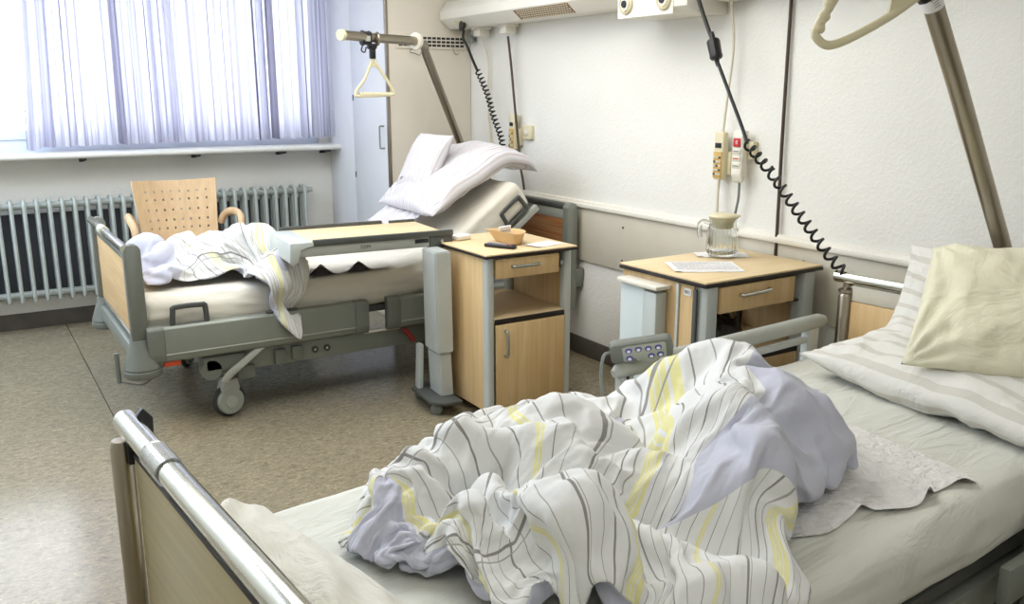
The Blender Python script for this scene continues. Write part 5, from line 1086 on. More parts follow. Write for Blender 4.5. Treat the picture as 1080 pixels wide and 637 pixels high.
'-4 7 -9 -4 7 11 15 13 11 12 8 13 4 3 -2 5 16 5 7 3 7 1 4 1 4 1 4 3 4 4 9 4 4 4 4 5 5 6 8 10 8 9 5 -243 14 -10 -1 10 -1 -9 0 7 -8 -2 9 8 8 14 14 13 13 11 3 8 3 -3 7 9 14 10 2 5 4 1 5 -1 3 7 4 5 4 3 2 12 4 5 3 6 6 8 10 8 8 4 -254 13 -5 -12 6 -8 6 2 -4 -2 9 4 9 12 14 12 13 4 8 9 -1 5 11 11 11 5 14 6 1 9 1 5 0 4 7 5 4 5 -4 10 3 11 6 3 4 9 7 9 9 7 4 -266 -2 3 -10 0 3 -9 2 5 8 9 7 7 10 11 10 12 15 -7 2 11 14 13 11 10 1 9 7 8 -1 15 -2 7 4 8 6 5 1 -4 6 7 12 8 3 -3 13 5 10 12 7 5 -282 -8 -3 5 4 -8 0 2 5 4 7 10 8 13 13 7 15 9 -5 9 11 14 9 14 9 2 11 7 2 6 6 7 3 10 8 -3 7 5 -4 5 11 11 9 -7 7 10 9 8 13 7 5 -299 -3 -4 9 -6 0 2 6 5 4 2 7 12 14 12 9 8 11 0 13 11 11 9 14 1 12 12 4 5 7 6 6 4 10 4 -7 2 2 12 10 7 11 -3 5 9 9 7 10 7 11 6 -316 4 -2 1 3 1 2 7 4 2 4 5 9 16 8 16 10 2 9 10 13 8 7 11 12 12 12 6 4 4 5 7 10 5 0 -6 3 4 19 7 9 2 3 6 8 9 5 8 8 14 5 -333 5 -2 10 -3 5 6 6 5 3 4 3 7 10 17 6 15 6 9 14 7 13 '
'6 11 13 14 11 7 6 5 6 7 4 -4 1 3 8 5 4 17 12 3 2 7 8 6 7 8 9 8 10 -342 4 -1 0 7 3 9 6 3 6 2 6 8 5 13 15 9 11 11 9 13 8 10 14 13 13 13 4 8 6 5 7 -3 1 3 5 8 5 2 10 16 1 7 7 8 7 8 7 8 10 9 -353 -2 6 2 0 8 9 7 2 5 5 9 -3 17 11 16 10 11 11 10 14 7 12 12 11 11 14 10 9 -6 8 15 -3 1 5 4 7 4 2 12 13 4 6 8 8 7 8 7 7 -1 17 -367 6 -2 2 7 8 5 10 5 4 8 5 1 10 19 13 14 12 11 11 8 14 10 13 13 9 16 9 -7 9 12 14 -3 1 4 6 2 0 10 11 13 -1 12 6 8 10 7 7 5 2 -1 -361 -6 12 -1 9 7 7 9 3 10 8 4 1 7 18 19 11 10 12 11 14 12 11 14 11 10 10 6 14 10 9 9 0 0 0 4 -3 8 10 2 18 3 9 10 8 0 8 8 7 6 -1 -362 -9 -13 19 8 7 7 4 14 0 2 9 14 4 13 19 15 13 13 12 11 14 11 14 5 17 16 8 -10 9 12 15 7 3 0 -4 2 11 5 8 10 10 10 10 3 5 8 6 6 7 -5 -371 -16 -8 7 16 5 9 8 17 1 1 16 5 16 12 15 18 15 13 9 14 15 12 4 15 6 14 -4 6 5 12 12 11 13 -7 0 5 9 10 8 10 11 9 10 -1 8 -4 13 -1 0 3 -380 -16 -1 10 3 9 11 10 15 15 -7 11 15 17 15 16 15 13 14 '
'12 12 16 5 12 10 14 15 -2 10 1 11 11 10 4 1 -3 9 9 10 8 6 11 1 9 12 2 4 4 -1 6 2 -404 -6 4 6 8 7 14 13 14 -4 14 13 16 18 15 15 15 13 4 18 14 9 11 8 17 16 16 -7 7 11 11 9 9 0 -8 10 4 12 3 13 10 7 3 11 3 1 16 -4 5 2 4 -416 1 6 7 9 8 16 5 0 7 10 14 19 24 19 10 20 7 8 11 15 15 9 12 14 18 9 6 10 11 6 7 3 -7 6 6 8 9 6 4 19 8 6 5 3 2 10 -2 6 4 3 -422 2 5 8 8 16 4 15 0 3 11 12 21 24 14 17 21 7 7 9 17 14 11 14 8 20 19 6 3 14 6 3 -7 7 6 5 8 9 8 3 5 20 -3 9 11 2 6 0 1 2 5 -433 10 6 9 9 4 11 4 9 11 5 17 19 22 19 19 20 4 3 16 15 16 12 6 16 18 17 5 10 11 9 -8 4 5 4 10 8 9 9 -6 9 2 17 14 7 5 -2 3 -1 -2 10 -439 12 5 9 12 4 2 10 10 6 13 18 22 21 20 7 20 3 10 17 17 15 5 16 21 19 14 0 -1 6 19 4 3 5 3 10 9 9 4 0 7 10 15 1 19 1 -4 2 -11 6 6 -442 10 11 4 15 5 2 10 8 10 14 18 18 26 2 22 13 5 17 16 18 5 15 22 15 10 12 11 3 6 -1 15 10 8 3 10 10 10 7 -2 12 10 -3 10 15 -15 9 6 -16 3 10 -440 12 2 9 11 2 8 9 9 11 16 '
'19 19 9 15 14 17 14 14 19 13 5 21 17 8 12 14 14 7 6 2 4 9 17 6 10 10 12 7 0 11 7 -8 14 -10 1 11 -4 -1 3 10 -446 16 0 7 6 4 11 11 8 13 15 13 19 21 17 11 18 10 16 18 3 15 21 9 9 17 16 10 3 2 14 7 7 7 17 11 12 10 -1 12 5 3 -1 -9 3 6 9 1 -1 3 10 -449 16 -1 0 6 3 16 11 10 13 13 18 11 24 24 12 11 15 15 13 3 21 18 9 7 15 15 10 2 7 15 10 8 5 16 15 8 9 -1 2 4 11 -8 1 6 6 1 9 1 2 10 -457 17 0 -1 -3 11 15 11 14 12 16 13 17 18 23 18 12 16 13 0 17 21 9 8 16 15 15 3 8 7 16 11 4 11 14 7 13 3 9 7 -4 0 1 5 4 7 1 9 4 3 9 -466 15 -10 1 6 12 13 14 16 14 17 15 18 12 23 10 20 15 10 3 23 16 9 8 17 17 14 4 8 6 16 12 0 16 15 4 7 9 15 2 -1 -4 4 5 5 4 4 3 7 6 2 -478 18 -13 7 11 10 14 15 17 16 18 8 21 17 17 12 20 14 0 18 23 5 9 13 19 19 15 -4 18 4 15 12 1 18 14 9 6 6 15 -4 -1 5 1 2 2 4 10 5 6 8 2 -497 20 -8 8 12 10 15 15 16 20 15 5 17 17 16 22 20 1 17 20 11 6 15 9 18 20 9 6 9 16 6 18 3 18 13 12 3 7 14 -5 3 4 2 2 2 '
'3 4 13 4 9 2 -505 10 4 9 10 9 15 16 17 20 12 7 15 16 22 20 10 15 10 22 8 10 14 11 15 20 15 7 4 13 10 11 12 10 22 13 2 7 6 6 2 -2 7 2 3 3 2 16 3 9 2 -513 12 0 10 11 10 14 17 19 19 9 9 14 17 23 17 16 6 20 13 12 5 17 17 10 22 14 0 16 12 8 15 12 6 15 22 0 9 8 -2 4 5 6 1 -3 -6 20 15 3 8 2 -519 5 2 13 12 10 15 18 20 18 8 11 12 20 22 19 9 14 15 13 11 0 17 18 18 12 14 7 11 13 17 -1 16 18 14 17 -2 18 6 -2 5 3 2 -3 -8 13 14 18 3 9 -4 -521 7 -3 11 14 14 16 18 21 13 13 11 10 22 18 20 12 14 13 13 9 -1 15 19 16 21 11 13 10 9 8 6 22 17 15 5 7 12 13 -5 -9 10 -12 7 12 13 2 25 6 4 0 -528 -8 8 13 15 14 19 20 20 13 13 11 11 22 14 19 9 20 11 6 18 -3 14 19 23 16 16 11 10 9 7 5 14 15 16 19 6 13 5 -14 -3 3 9 5 4 9 16 11 14 4 4 -538 -15 13 15 17 14 21 21 18 15 11 13 11 17 14 18 12 20 -1 22 16 -1 21 15 18 19 16 9 10 10 4 10 8 13 16 15 15 13 -11 7 -5 7 8 1 7 7 13 10 11 7 8 -549 -10 4 22 17 18 22 20 17 15 13 11 12 '
'13 16 17 15 1 21 23 4 11 23 16 16 18 16 8 10 5 9 12 6 8 16 16 16 11 -13 13 2 4 8 0 4 7 9 7 14 10 9 -554 -7 3 19 21 19 22 14 20 16 13 12 11 12 14 8 11 23 22 18 2 18 22 15 16 17 16 9 10 3 12 12 7 2 15 18 17 -8 14 -5 5 13 8 3 2 2 11 6 13 11 5 -561 7 8 13 21 18 20 11 12 18 21 6 14 5 11 15 24 22 21 1 16 23 21 13 17 13 20 7 13 3 14 1 2 16 11 15 -2 8 12 14 0 -8 18 11 3 -7 8 13 14 8 10 -561 3 14 13 18 17 18 13 3 20 25 3 14 2 16 24 22 20 1 23 16 24 21 12 16 12 18 13 -2 19 13 5 -3 17 12 11 9 7 5 -11 -3 8 15 16 -6 3 13 13 13 9 10 -564 9 13 12 17 15 17 1 10 22 25 5 3 11 21 23 23 -2 24 19 21 24 22 14 8 15 17 16 0 -1 22 17 4 2 17 17 -8 -1 -1 0 7 12 15 2 8 5 11 12 11 9 12 -565 11 12 13 15 6 21 -3 13 15 25 23 9 0 22 24 0 19 21 20 24 19 24 20 6 19 10 0 20 -5 13 23 15 6 3 21 2 -7 4 1 2 8 9 12 1 10 9 12 8 11 11 -566 12 12 12 16 4 17 -3 16 12 22 18 22 1 23 7 19 24 23 14 23 20 12 19 15 14 7 17 -2 16 8 14 19 '
'12 -3 12 16 -2 10 -2 -1 6 7 7 7 8 8 9 11 10 10 -568 13 12 13 16 7 -4 13 10 21 21 17 8 16 20 22 19 25 19 10 20 20 14 20 16 16 0 10 11 12 14 14 10 19 -1 9 11 11 10 -5 -2 5 6 6 6 7 8 8 9 9 9 ',
'995 4 1 -2 4 8 4 4 1 2 0 4 -1 5 3 1 -4 5 4 7 -1 1 5 3 4 4 6 6 5 6 5 2 3 3 2 5 7 3 5 6 -1 5 4 0 1 3 0 5 1 6 -3 6 4 -166 7 3 0 3 0 1 8 4 2 4 5 0 3 -1 4 6 5 2 -2 7 4 -3 7 5 1 8 6 2 5 4 7 -3 7 5 1 5 3 7 -3 4 4 5 5 6 5 5 3 -1 3 3 2 6 -188 10 9 2 -1 3 0 -6 1 5 8 8 7 3 5 -2 5 0 5 7 6 5 -5 6 7 4 4 7 4 6 1 7 5 5 -7 7 1 8 1 6 7 5 -1 7 6 3 5 8 4 2 3 3 3 -208 9 8 4 4 4 4 1 -2 -5 4 7 8 6 3 3 6 6 5 -2 6 5 6 -5 4 7 6 7 3 8 4 7 -3 2 5 5 6 4 8 3 5 7 2 5 7 6 1 2 8 9 6 3 2 -229 5 11 2 4 1 14 4 4 -2 -2 -1 5 7 7 6 6 3 4 -3 7 7 8 7 -3 0 8 2 7 2 7 7 6 7 8 -3 7 8 5 8 2 8 6 1 7 6 7 -1 3 10 9 5 2 -256 3 2 3 3 6 12 6 6 0 7 4 -1 7 7 8 2 6 7 4 6 5 5 4 7 -3 4 9 8 7 3 6 8 5 7 6 0 5 7 8 4 9 8 3 3 7 8 3 1 6 12 1 6 -278 0 -1 5 4 8 5 10 8 0 8 7 7 3 4 9 2 9 4 8 2 9 8 7 1 5 -1 7 10 8 7 3 9 8 8 0 8 5 4 6 6 8 9 7 1 8 6 8 4 0 10 7 2 -298 -1 -1 6 7 1 6 10 7 5 7 8 8 6 7 4 4 8 9 4 7 5 8 10 6 4 3 0 9 10 3 9 9 10 8 1 7 4 8 7 5 5 7 '
'10 8 0 8 11 7 0 4 13 1 -321 7 4 -6 8 7 6 6 10 7 5 4 11 4 9 7 1 8 8 7 8 8 5 5 7 8 8 4 2 9 8 8 8 9 10 7 6 4 7 8 8 6 4 9 3 9 8 5 11 4 1 14 2 -339 4 5 7 0 6 6 5 7 11 3 12 10 3 5 7 -2 10 6 9 9 5 10 1 5 8 10 9 6 9 10 6 9 5 11 11 8 4 -5 8 7 10 11 10 9 2 11 8 0 9 12 3 10 -363 9 6 7 2 5 6 2 10 8 18 2 6 5 1 7 3 5 10 9 8 4 10 7 1 5 11 8 13 12 10 2 5 11 11 9 7 11 -5 -1 11 12 9 9 11 9 1 10 12 11 10 5 6 -388 13 7 7 4 7 5 8 2 25 8 0 3 6 6 5 -3 12 1 9 9 6 11 11 7 -2 9 7 14 11 4 11 11 11 -1 11 10 11 10 -3 -4 11 11 12 12 11 0 10 12 13 11 14 -3 -404 6 11 11 9 7 8 7 16 4 9 8 1 4 12 3 -8 12 2 8 10 8 11 7 13 2 0 8 10 11 11 10 13 12 10 -2 12 6 11 2 8 -1 6 13 14 10 13 6 12 13 11 1 5 -418 7 6 7 10 11 12 13 12 9 8 8 5 3 12 0 -6 7 6 10 7 8 10 11 10 1 13 9 8 2 14 8 14 12 8 9 6 12 5 14 7 -2 9 1 11 11 8 13 13 10 3 11 7 -427 9 8 7 7 9 10 11 12 11 10 10 8 6 4 8 -5 10 6 5 -1 10 10 11 11 9 0 9 9 7 16 12 2 14 13 12 9 0 12 '
'10 7 14 -1 13 10 1 11 7 9 10 13 2 11 -438 11 8 7 9 9 11 8 12 13 12 11 7 7 5 5 2 9 -2 4 2 9 10 12 13 4 0 8 10 16 16 8 -1 15 15 7 7 3 11 10 13 7 15 -1 9 13 -2 14 14 14 12 7 -1 -442 6 9 7 8 8 12 11 10 14 14 9 9 7 2 5 10 10 -3 -3 9 10 5 12 11 0 3 7 17 18 9 -1 11 14 11 7 11 12 1 11 12 14 3 10 2 9 11 16 14 15 11 8 -10 -447 10 6 8 8 8 9 14 10 8 12 11 10 9 12 13 5 -1 -6 7 6 3 10 12 9 0 6 14 14 12 2 3 17 13 10 13 5 9 14 12 12 13 8 -3 7 11 16 12 16 13 5 12 -7 -462 10 8 9 8 7 8 14 8 10 11 9 9 11 10 16 2 0 5 2 4 4 11 12 8 9 7 5 16 0 3 16 12 16 15 12 13 7 15 0 10 16 16 9 4 3 17 15 9 14 14 -8 2 -472 10 8 9 8 9 12 9 8 13 10 0 8 14 16 8 4 5 4 3 3 7 14 9 12 9 2 9 14 -5 5 16 20 19 6 14 16 13 9 14 1 11 16 17 8 -2 17 10 13 11 15 -5 10 -494 8 8 10 9 11 10 8 9 10 11 -2 7 15 19 8 4 14 7 -6 4 8 16 15 8 3 9 7 1 14 -5 24 19 8 13 16 10 13 14 14 7 6 18 17 0 16 1 13 17 10 16 10 9 -521 9 9 9 12 10 10 7 9 15 4 -2 11 '
'16 19 4 13 9 3 0 -1 18 22 3 9 7 5 6 11 -3 5 19 20 8 17 16 5 13 14 16 5 19 14 18 8 -8 13 16 12 15 16 17 10 -535 3 9 11 10 10 10 9 14 10 1 4 15 12 19 3 12 9 3 1 11 20 22 15 2 5 -15 6 18 -7 19 4 16 13 18 17 17 13 11 5 15 19 16 13 7 4 -2 17 16 18 15 17 12 -557 13 10 8 10 11 11 13 12 6 0 9 14 14 17 0 11 11 3 9 17 18 21 9 -12 16 -10 9 14 -6 12 19 1 17 19 16 12 16 16 17 5 20 11 6 1 16 11 7 17 13 16 18 17 -557 12 5 11 7 12 14 10 12 -1 5 13 14 12 15 5 14 0 10 13 17 16 16 2 8 -4 6 12 7 -4 17 1 13 19 13 9 16 16 16 13 19 3 11 3 12 13 16 8 17 18 18 18 7 -547 5 7 4 13 14 9 14 1 3 11 13 11 15 5 15 5 11 11 10 11 10 11 5 10 10 1 9 9 6 0 12 17 10 16 17 13 10 13 16 19 -3 7 12 14 14 15 16 18 17 18 11 3 -533 2 5 9 4 11 14 11 5 0 11 12 12 13 7 14 11 5 8 8 6 12 8 8 9 6 8 4 11 3 14 16 15 8 16 8 17 17 14 10 12 1 16 16 17 12 14 16 17 17 -1 12 9 -543 17 4 3 12 9 12 4 10 12 7 10 4 12 14 13 11 9 3 7 3 10 9 9 7 7 4 8 '
'11 14 17 12 6 11 16 15 14 14 4 13 14 18 17 17 16 15 15 14 1 16 15 -4 4 -542 15 12 4 6 11 11 6 12 9 11 8 6 13 12 13 10 7 6 2 8 11 5 7 8 2 9 10 16 17 9 8 12 15 12 12 17 5 17 13 11 18 19 10 18 18 15 13 12 5 16 10 0 -554 5 10 6 14 9 10 10 12 12 9 5 12 13 10 9 9 7 5 8 6 10 5 5 9 6 4 13 16 11 11 12 15 14 18 11 8 15 18 -1 18 19 16 15 13 18 10 14 16 10 15 13 9 -568 -5 7 12 15 11 15 6 11 13 11 13 7 13 13 8 -2 9 13 3 9 6 6 3 8 5 8 11 16 10 12 16 16 16 17 3 19 18 2 10 16 16 18 10 20 13 9 16 17 13 16 13 12 -580 -3 3 14 16 15 11 12 14 15 12 11 11 7 1 9 14 5 13 1 7 5 1 11 0 7 9 11 13 15 13 17 16 15 17 3 18 19 4 19 16 2 16 18 19 4 14 18 15 17 17 13 13 -592 -1 1 16 16 15 15 14 15 12 9 9 5 6 15 13 11 11 8 1 1 4 8 3 6 3 10 9 17 18 13 12 16 18 17 4 17 16 12 19 16 10 3 19 19 5 14 17 18 17 15 17 11 -604 6 -3 18 14 16 17 14 14 11 5 11 7 13 12 10 9 10 5 0 7 10 -2 5 5 12 5 12 18 18 15 7 17 18 18 17 1 19 17 19 5 '
'10 10 19 19 6 13 17 17 17 16 17 14 -616 11 13 -3 16 18 18 13 15 5 8 11 11 11 9 10 10 6 6 7 8 0 5 2 12 9 14 9 16 18 16 3 17 19 17 19 4 14 19 18 19 7 0 20 19 7 13 18 19 18 10 17 17 -626 13 9 0 16 20 18 15 15 10 10 3 13 10 9 6 9 7 8 7 2 2 4 13 8 14 13 14 13 12 12 7 18 19 18 17 17 14 6 18 19 10 1 19 18 14 12 15 18 15 14 18 16 -636 13 8 2 17 20 20 14 15 8 14 8 8 6 6 12 8 6 8 3 1 5 10 13 13 13 12 12 2 12 13 18 16 18 18 17 16 14 10 17 16 12 3 19 16 9 18 19 17 18 18 8 18 -645 11 7 6 18 20 20 15 16 12 11 2 7 7 12 9 8 5 9 -3 6 15 6 15 14 11 8 12 2 11 15 18 17 17 18 16 16 11 16 13 16 15 4 19 8 18 19 19 16 18 18 19 5 -648 11 15 2 15 18 20 17 17 8 12 2 7 11 14 2 11 13 -3 12 -2 12 10 15 13 7 10 11 1 12 17 19 15 16 17 17 13 15 17 12 15 16 6 19 7 19 20 19 16 18 18 16 3 -642 5 15 10 7 19 18 18 17 14 4 12 3 9 15 8 4 14 6 7 5 2 14 9 12 13 8 7 0 15 18 19 17 12 15 14 16 17 19 10 15 10 16 6 20 20 18 19 14 18 '
'16 17 1 -640 0 14 13 8 21 16 17 18 14 12 8 1 15 7 12 12 -4 6 8 4 9 14 12 13 6 8 6 5 17 18 19 18 5 17 20 20 15 11 17 10 20 -2 19 18 20 19 12 18 18 13 18 -2 -633 8 -5 13 13 22 16 17 17 15 12 11 9 5 9 14 1 6 -5 9 9 12 15 10 12 8 3 4 15 18 17 18 6 20 19 20 18 7 15 14 18 9 10 20 15 16 18 12 19 17 12 18 16 -644 11 2 -8 15 18 20 17 17 14 13 8 10 13 16 -6 9 9 -5 16 -1 16 12 10 12 3 7 17 14 12 15 13 18 15 18 20 18 5 15 17 17 3 20 14 16 15 17 16 14 19 19 20 18 -649 0 -7 12 17 11 15 17 16 15 13 12 15 16 -3 9 9 -10 14 13 -1 17 7 12 8 7 13 13 12 16 15 16 18 17 17 13 19 3 20 12 19 12 17 4 18 16 16 20 20 17 17 17 22 -667 6 -2 16 18 15 12 7 16 18 14 15 17 6 -1 10 9 -6 4 14 8 11 9 12 8 11 14 9 22 13 8 20 16 19 18 11 18 18 0 20 19 11 16 17 4 19 20 16 18 18 18 21 21 -680 0 13 9 14 17 16 11 12 17 18 17 9 5 8 6 1 16 -8 9 9 11 11 12 9 14 7 13 19 16 15 18 14 15 16 19 20 18 -1 21 10 17 15 19 12 10 20 19 10 22 '
'21 22 20 -694 10 4 12 11 16 13 13 20 22 18 10 8 6 5 3 13 6 4 1 10 12 14 8 11 14 17 6 22 18 14 19 4 19 17 19 20 21 9 0 18 14 17 16 17 18 12 22 8 20 23 23 20 -707 9 7 11 16 12 14 15 20 21 16 10 8 6 4 12 2 9 2 6 14 17 9 13 8 14 12 13 20 15 20 15 10 10 17 20 20 18 2 10 21 17 13 19 19 18 10 21 18 19 14 24 18 -716 9 14 10 13 15 16 12 18 18 14 14 11 6 8 3 10 4 0 12 17 15 8 9 14 11 7 12 23 20 19 15 5 10 19 21 21 12 17 -1 22 19 13 16 21 16 18 24 18 9 24 21 16 -725 12 14 8 16 15 15 16 15 16 17 13 13 1 9 7 4 3 5 18 15 12 7 12 13 6 10 9 25 21 19 16 12 3 18 21 21 15 3 11 22 19 13 18 18 16 23 23 25 0 19 19 21 -726 13 13 13 12 16 16 16 13 17 18 15 3 7 10 4 1 4 15 16 14 7 11 12 10 5 11 6 26 23 22 14 17 -1 19 19 21 2 12 19 21 13 16 18 18 22 23 22 23 8 23 13 14 -729 15 20 11 15 15 16 11 13 19 17 12 9 -3 9 1 7 8 16 16 10 12 6 12 9 5 12 12 15 23 24 21 17 7 3 21 10 10 18 20 17 18 14 20 20 24 9 23 26 23 12 24 '
'3 -730 22 8 24 17 14 13 7 17 16 15 12 17 -12 4 6 11 14 13 10 11 10 9 9 5 9 12 8 19 22 22 23 21 12 1 4 20 11 17 19 20 19 14 19 23 19 11 18 26 20 29 15 2 -722 7 9 24 19 18 10 13 17 15 14 15 9 -12 7 11 8 13 11 13 13 7 8 7 6 12 8 11 22 21 21 21 22 -2 0 21 15 19 20 12 17 19 17 21 24 13 16 16 23 25 30 12 1 -727 5 15 27 16 15 15 15 15 14 15 12 3 -7 9 12 11 9 15 14 8 6 8 6 10 11 11 12 21 21 21 20 20 -13 12 21 20 19 15 12 17 17 21 23 22 25 18 15 24 15 27 6 2 -730 7 16 29 18 17 15 12 14 14 15 3 3 -2 11 11 9 16 14 14 7 9 1 8 11 11 11 11 18 21 21 19 21 -14 19 20 20 18 16 12 19 18 23 21 18 25 28 21 6 27 7 4 8 -725 9 19 24 15 18 17 13 14 14 13 3 -1 8 4 12 19 14 11 13 7 4 2 11 11 12 12 6 22 21 15 20 14 -1 21 20 13 18 18 14 21 19 24 15 24 23 29 8 13 28 25 -11 22 -742 13 22 13 17 19 20 12 12 15 11 2 0 7 15 13 11 12 18 4 9 0 9 13 15 5 12 13 12 22 14 17 21 12 6 20 16 14 17 18 22 21 23 23 19 28 10 15 23 18 '
'28 -3 19 -750 18 15 12 19 19 20 13 12 14 9 2 0 14 10 12 11 21 8 13 -2 5 12 15 13 6 15 -2 22 13 22 19 22 18 10 6 20 12 20 15 22 24 19 27 27 25 8 14 16 22 28 7 13 -760 19 13 14 20 19 21 11 13 12 8 -2 9 9 11 12 20 19 10 2 2 7 14 14 13 10 6 1 22 22 14 23 14 17 19 12 7 19 12 19 24 25 23 24 20 25 28 13 6 19 28 20 5 -773 21 11 17 22 21 15 12 13 12 3 6 3 10 13 21 19 9 8 2 6 10 15 16 6 9 6 7 21 19 21 20 20 18 1 17 16 13 14 21 23 26 17 24 25 25 27 20 14 9 24 25 6 -785 23 8 20 22 20 16 13 12 10 2 4 5 13 20 20 12 8 8 2 9 16 13 15 9 -3 6 9 22 22 21 19 20 19 -1 12 18 19 17 21 23 24 20 19 25 27 23 23 23 19 12 24 5 -794 23 6 25 21 19 17 13 12 6 6 10 -1 20 19 16 8 8 7 8 17 7 15 13 1 8 7 3 23 22 21 18 19 20 6 3 18 20 20 21 22 23 18 24 27 22 21 23 23 26 21 9 14 -804 23 3 28 21 18 19 12 13 18 2 4 4 14 19 14 5 8 10 11 14 11 12 9 -2 8 8 9 25 18 21 17 19 19 13 -2 21 16 20 19 23 23 24 23 24 18 22 24 25 26 23 11 '
'12 -800 13 11 27 19 20 18 12 14 21 14 3 -2 6 17 11 9 9 15 4 14 8 10 9 4 0 10 13 25 15 21 16 19 19 18 7 5 18 22 21 23 19 22 25 19 21 23 24 24 24 23 23 6 -787 7 15 24 17 20 17 11 18 20 21 3 2 -7 17 11 13 4 12 16 -2 9 11 7 10 -3 11 15 25 12 18 19 21 14 21 14 10 9 22 23 21 14 23 24 24 25 21 19 24 25 24 19 5 -770 4 22 14 22 13 14 13 22 27 16 -2 -6 1 16 14 10 6 15 8 -7 8 13 1 17 -4 20 16 8 21 19 20 15 16 20 19 11 8 22 22 14 20 22 23 24 23 24 23 24 23 24 9 22 -765 1 19 21 12 16 11 15 26 24 15 -12 -1 6 15 13 11 7 12 0 3 5 0 23 -5 12 20 1 16 20 20 19 13 20 18 20 15 8 22 22 20 11 21 24 23 23 23 24 22 23 20 19 17 -749 3 22 4 14 14 15 17 32 18 8 -13 3 10 11 12 12 10 -1 0 1 8 23 -4 3 19 10 3 26 19 23 1 20 20 19 17 17 13 22 18 21 10 24 22 23 21 22 22 22 22 19 19 20 -733 5 16 -3 15 14 16 28 29 9 3 -9 15 20 0 2 12 2 4 6 11 15 6 -9 2 18 7 19 21 20 22 6 21 11 22 8 18 20 13 17 21 18 17 22 22 23 21 22 21 21 '
'19 20 21 -714 7 -1 6 18 12 15 31 25 -7 0 10 27 15 -7 1 5 11 12 12 17 -16 -1 2 17 -1 16 21 21 18 19 15 2 21 17 10 17 12 14 15 24 17 19 23 22 22 21 22 21 21 19 21 21 -703 1 7 8 11 21 20 25 11 8 7 4 20 20 7 2 4 12 14 17 -4 -26 7 11 14 -3 14 20 9 20 17 6 12 17 18 6 17 17 9 17 17 21 22 23 22 22 21 20 21 21 20 22 21 -694 10 9 8 7 20 30 22 2 -1 11 17 13 17 17 4 14 13 16 3 -13 -12 4 11 10 12 11 -30 21 21 20 19 16 20 -8 13 18 18 20 21 8 22 16 21 22 21 21 20 21 21 21 21 21 -341 3 3 -3 6 7 7 1 2 2 -2 1 3 5 5 4 7 6 8 5 1 5 3 2 1 6 0 3 4 6 5 7 6 3 -1 6 5 -1 6 0 5 2 1 3 5 4 1 6 4 5 5 -185 -2 4 6 0 6 5 3 3 2 4 5 5 -4 7 7 7 8 8 7 6 4 -4 0 7 6 5 -3 4 4 7 3 3 6 6 1 6 4 -6 6 5 5 0 7 2 2 5 7 8 7 7 -207 -1 1 2 5 7 7 8 6 2 5 0 4 -2 8 7 9 8 7 7 6 4 -3 4 5 7 0 4 2 5 3 5 7 1 6 2 7 0 -3 7 6 4 7 8 1 2 3 5 9 8 7 -226 7 6 -3 4 6 5 7 3 5 6 7 -5 7 7 7 6 7 7 4 6 6 5 7 2 7 0 5 6 4 4 -1 5 4 3 6 7 5 -4 5 6 7 7 6 6 4 0 4 8 '
'8 8 -233 11 4 -3 5 5 5 4 2 5 8 4 -4 0 7 7 7 7 9 6 8 4 7 2 4 8 6 5 5 7 2 -4 6 6 4 1 6 8 4 5 3 5 7 8 6 6 2 3 6 9 9 -253 12 6 2 1 6 8 3 1 5 4 3 -6 1 10 6 6 8 9 7 7 7 5 6 7 4 8 5 8 6 -2 6 3 7 5 6 0 7 3 7 8 -1 9 8 9 6 4 1 6 9 10 -278 14 4 8 3 9 8 5 -1 2 4 -4 -2 3 9 7 9 6 8 9 6 7 9 10 9 4 8 5 1 8 3 6 7 6 3 6 6 5 -2 9 7 5 6 7 9 7 5 2 6 10 10 -302 11 8 7 8 10 10 6 -5 1 4 -9 4 4 10 10 10 2 9 8 10 11 10 10 1 10 3 3 6 8 8 8 7 4 8 7 -5 3 3 6 9 10 6 10 4 10 7 2 8 10 11 -320 2 12 8 9 13 5 2 2 -1 -6 5 0 10 9 10 7 8 9 9 12 10 9 9 2 10 1 6 10 6 6 8 8 9 8 7 0 -2 7 5 5 5 10 8 9 10 5 10 8 10 12 -350 8 10 8 12 12 9 -8 8 -3 -3 7 -1 12 10 11 6 10 8 12 11 7 8 11 6 3 6 12 10 7 1 8 9 10 8 9 4 -1 -6 9 11 8 0 10 11 11 12 11 11 4 13 -371 10 8 11 8 11 6 0 -3 3 3 -1 7 10 14 9 8 8 10 11 8 9 12 4 6 5 13 12 5 9 6 9 6 4 4 8 12 -7 11 3 1 4 11 11 9 12 11 11 13 9 11 -381 9 11 9 11 5 4 -3 3 2 5 3 5 10 8 16 9 5 12 12 12 4 10 '
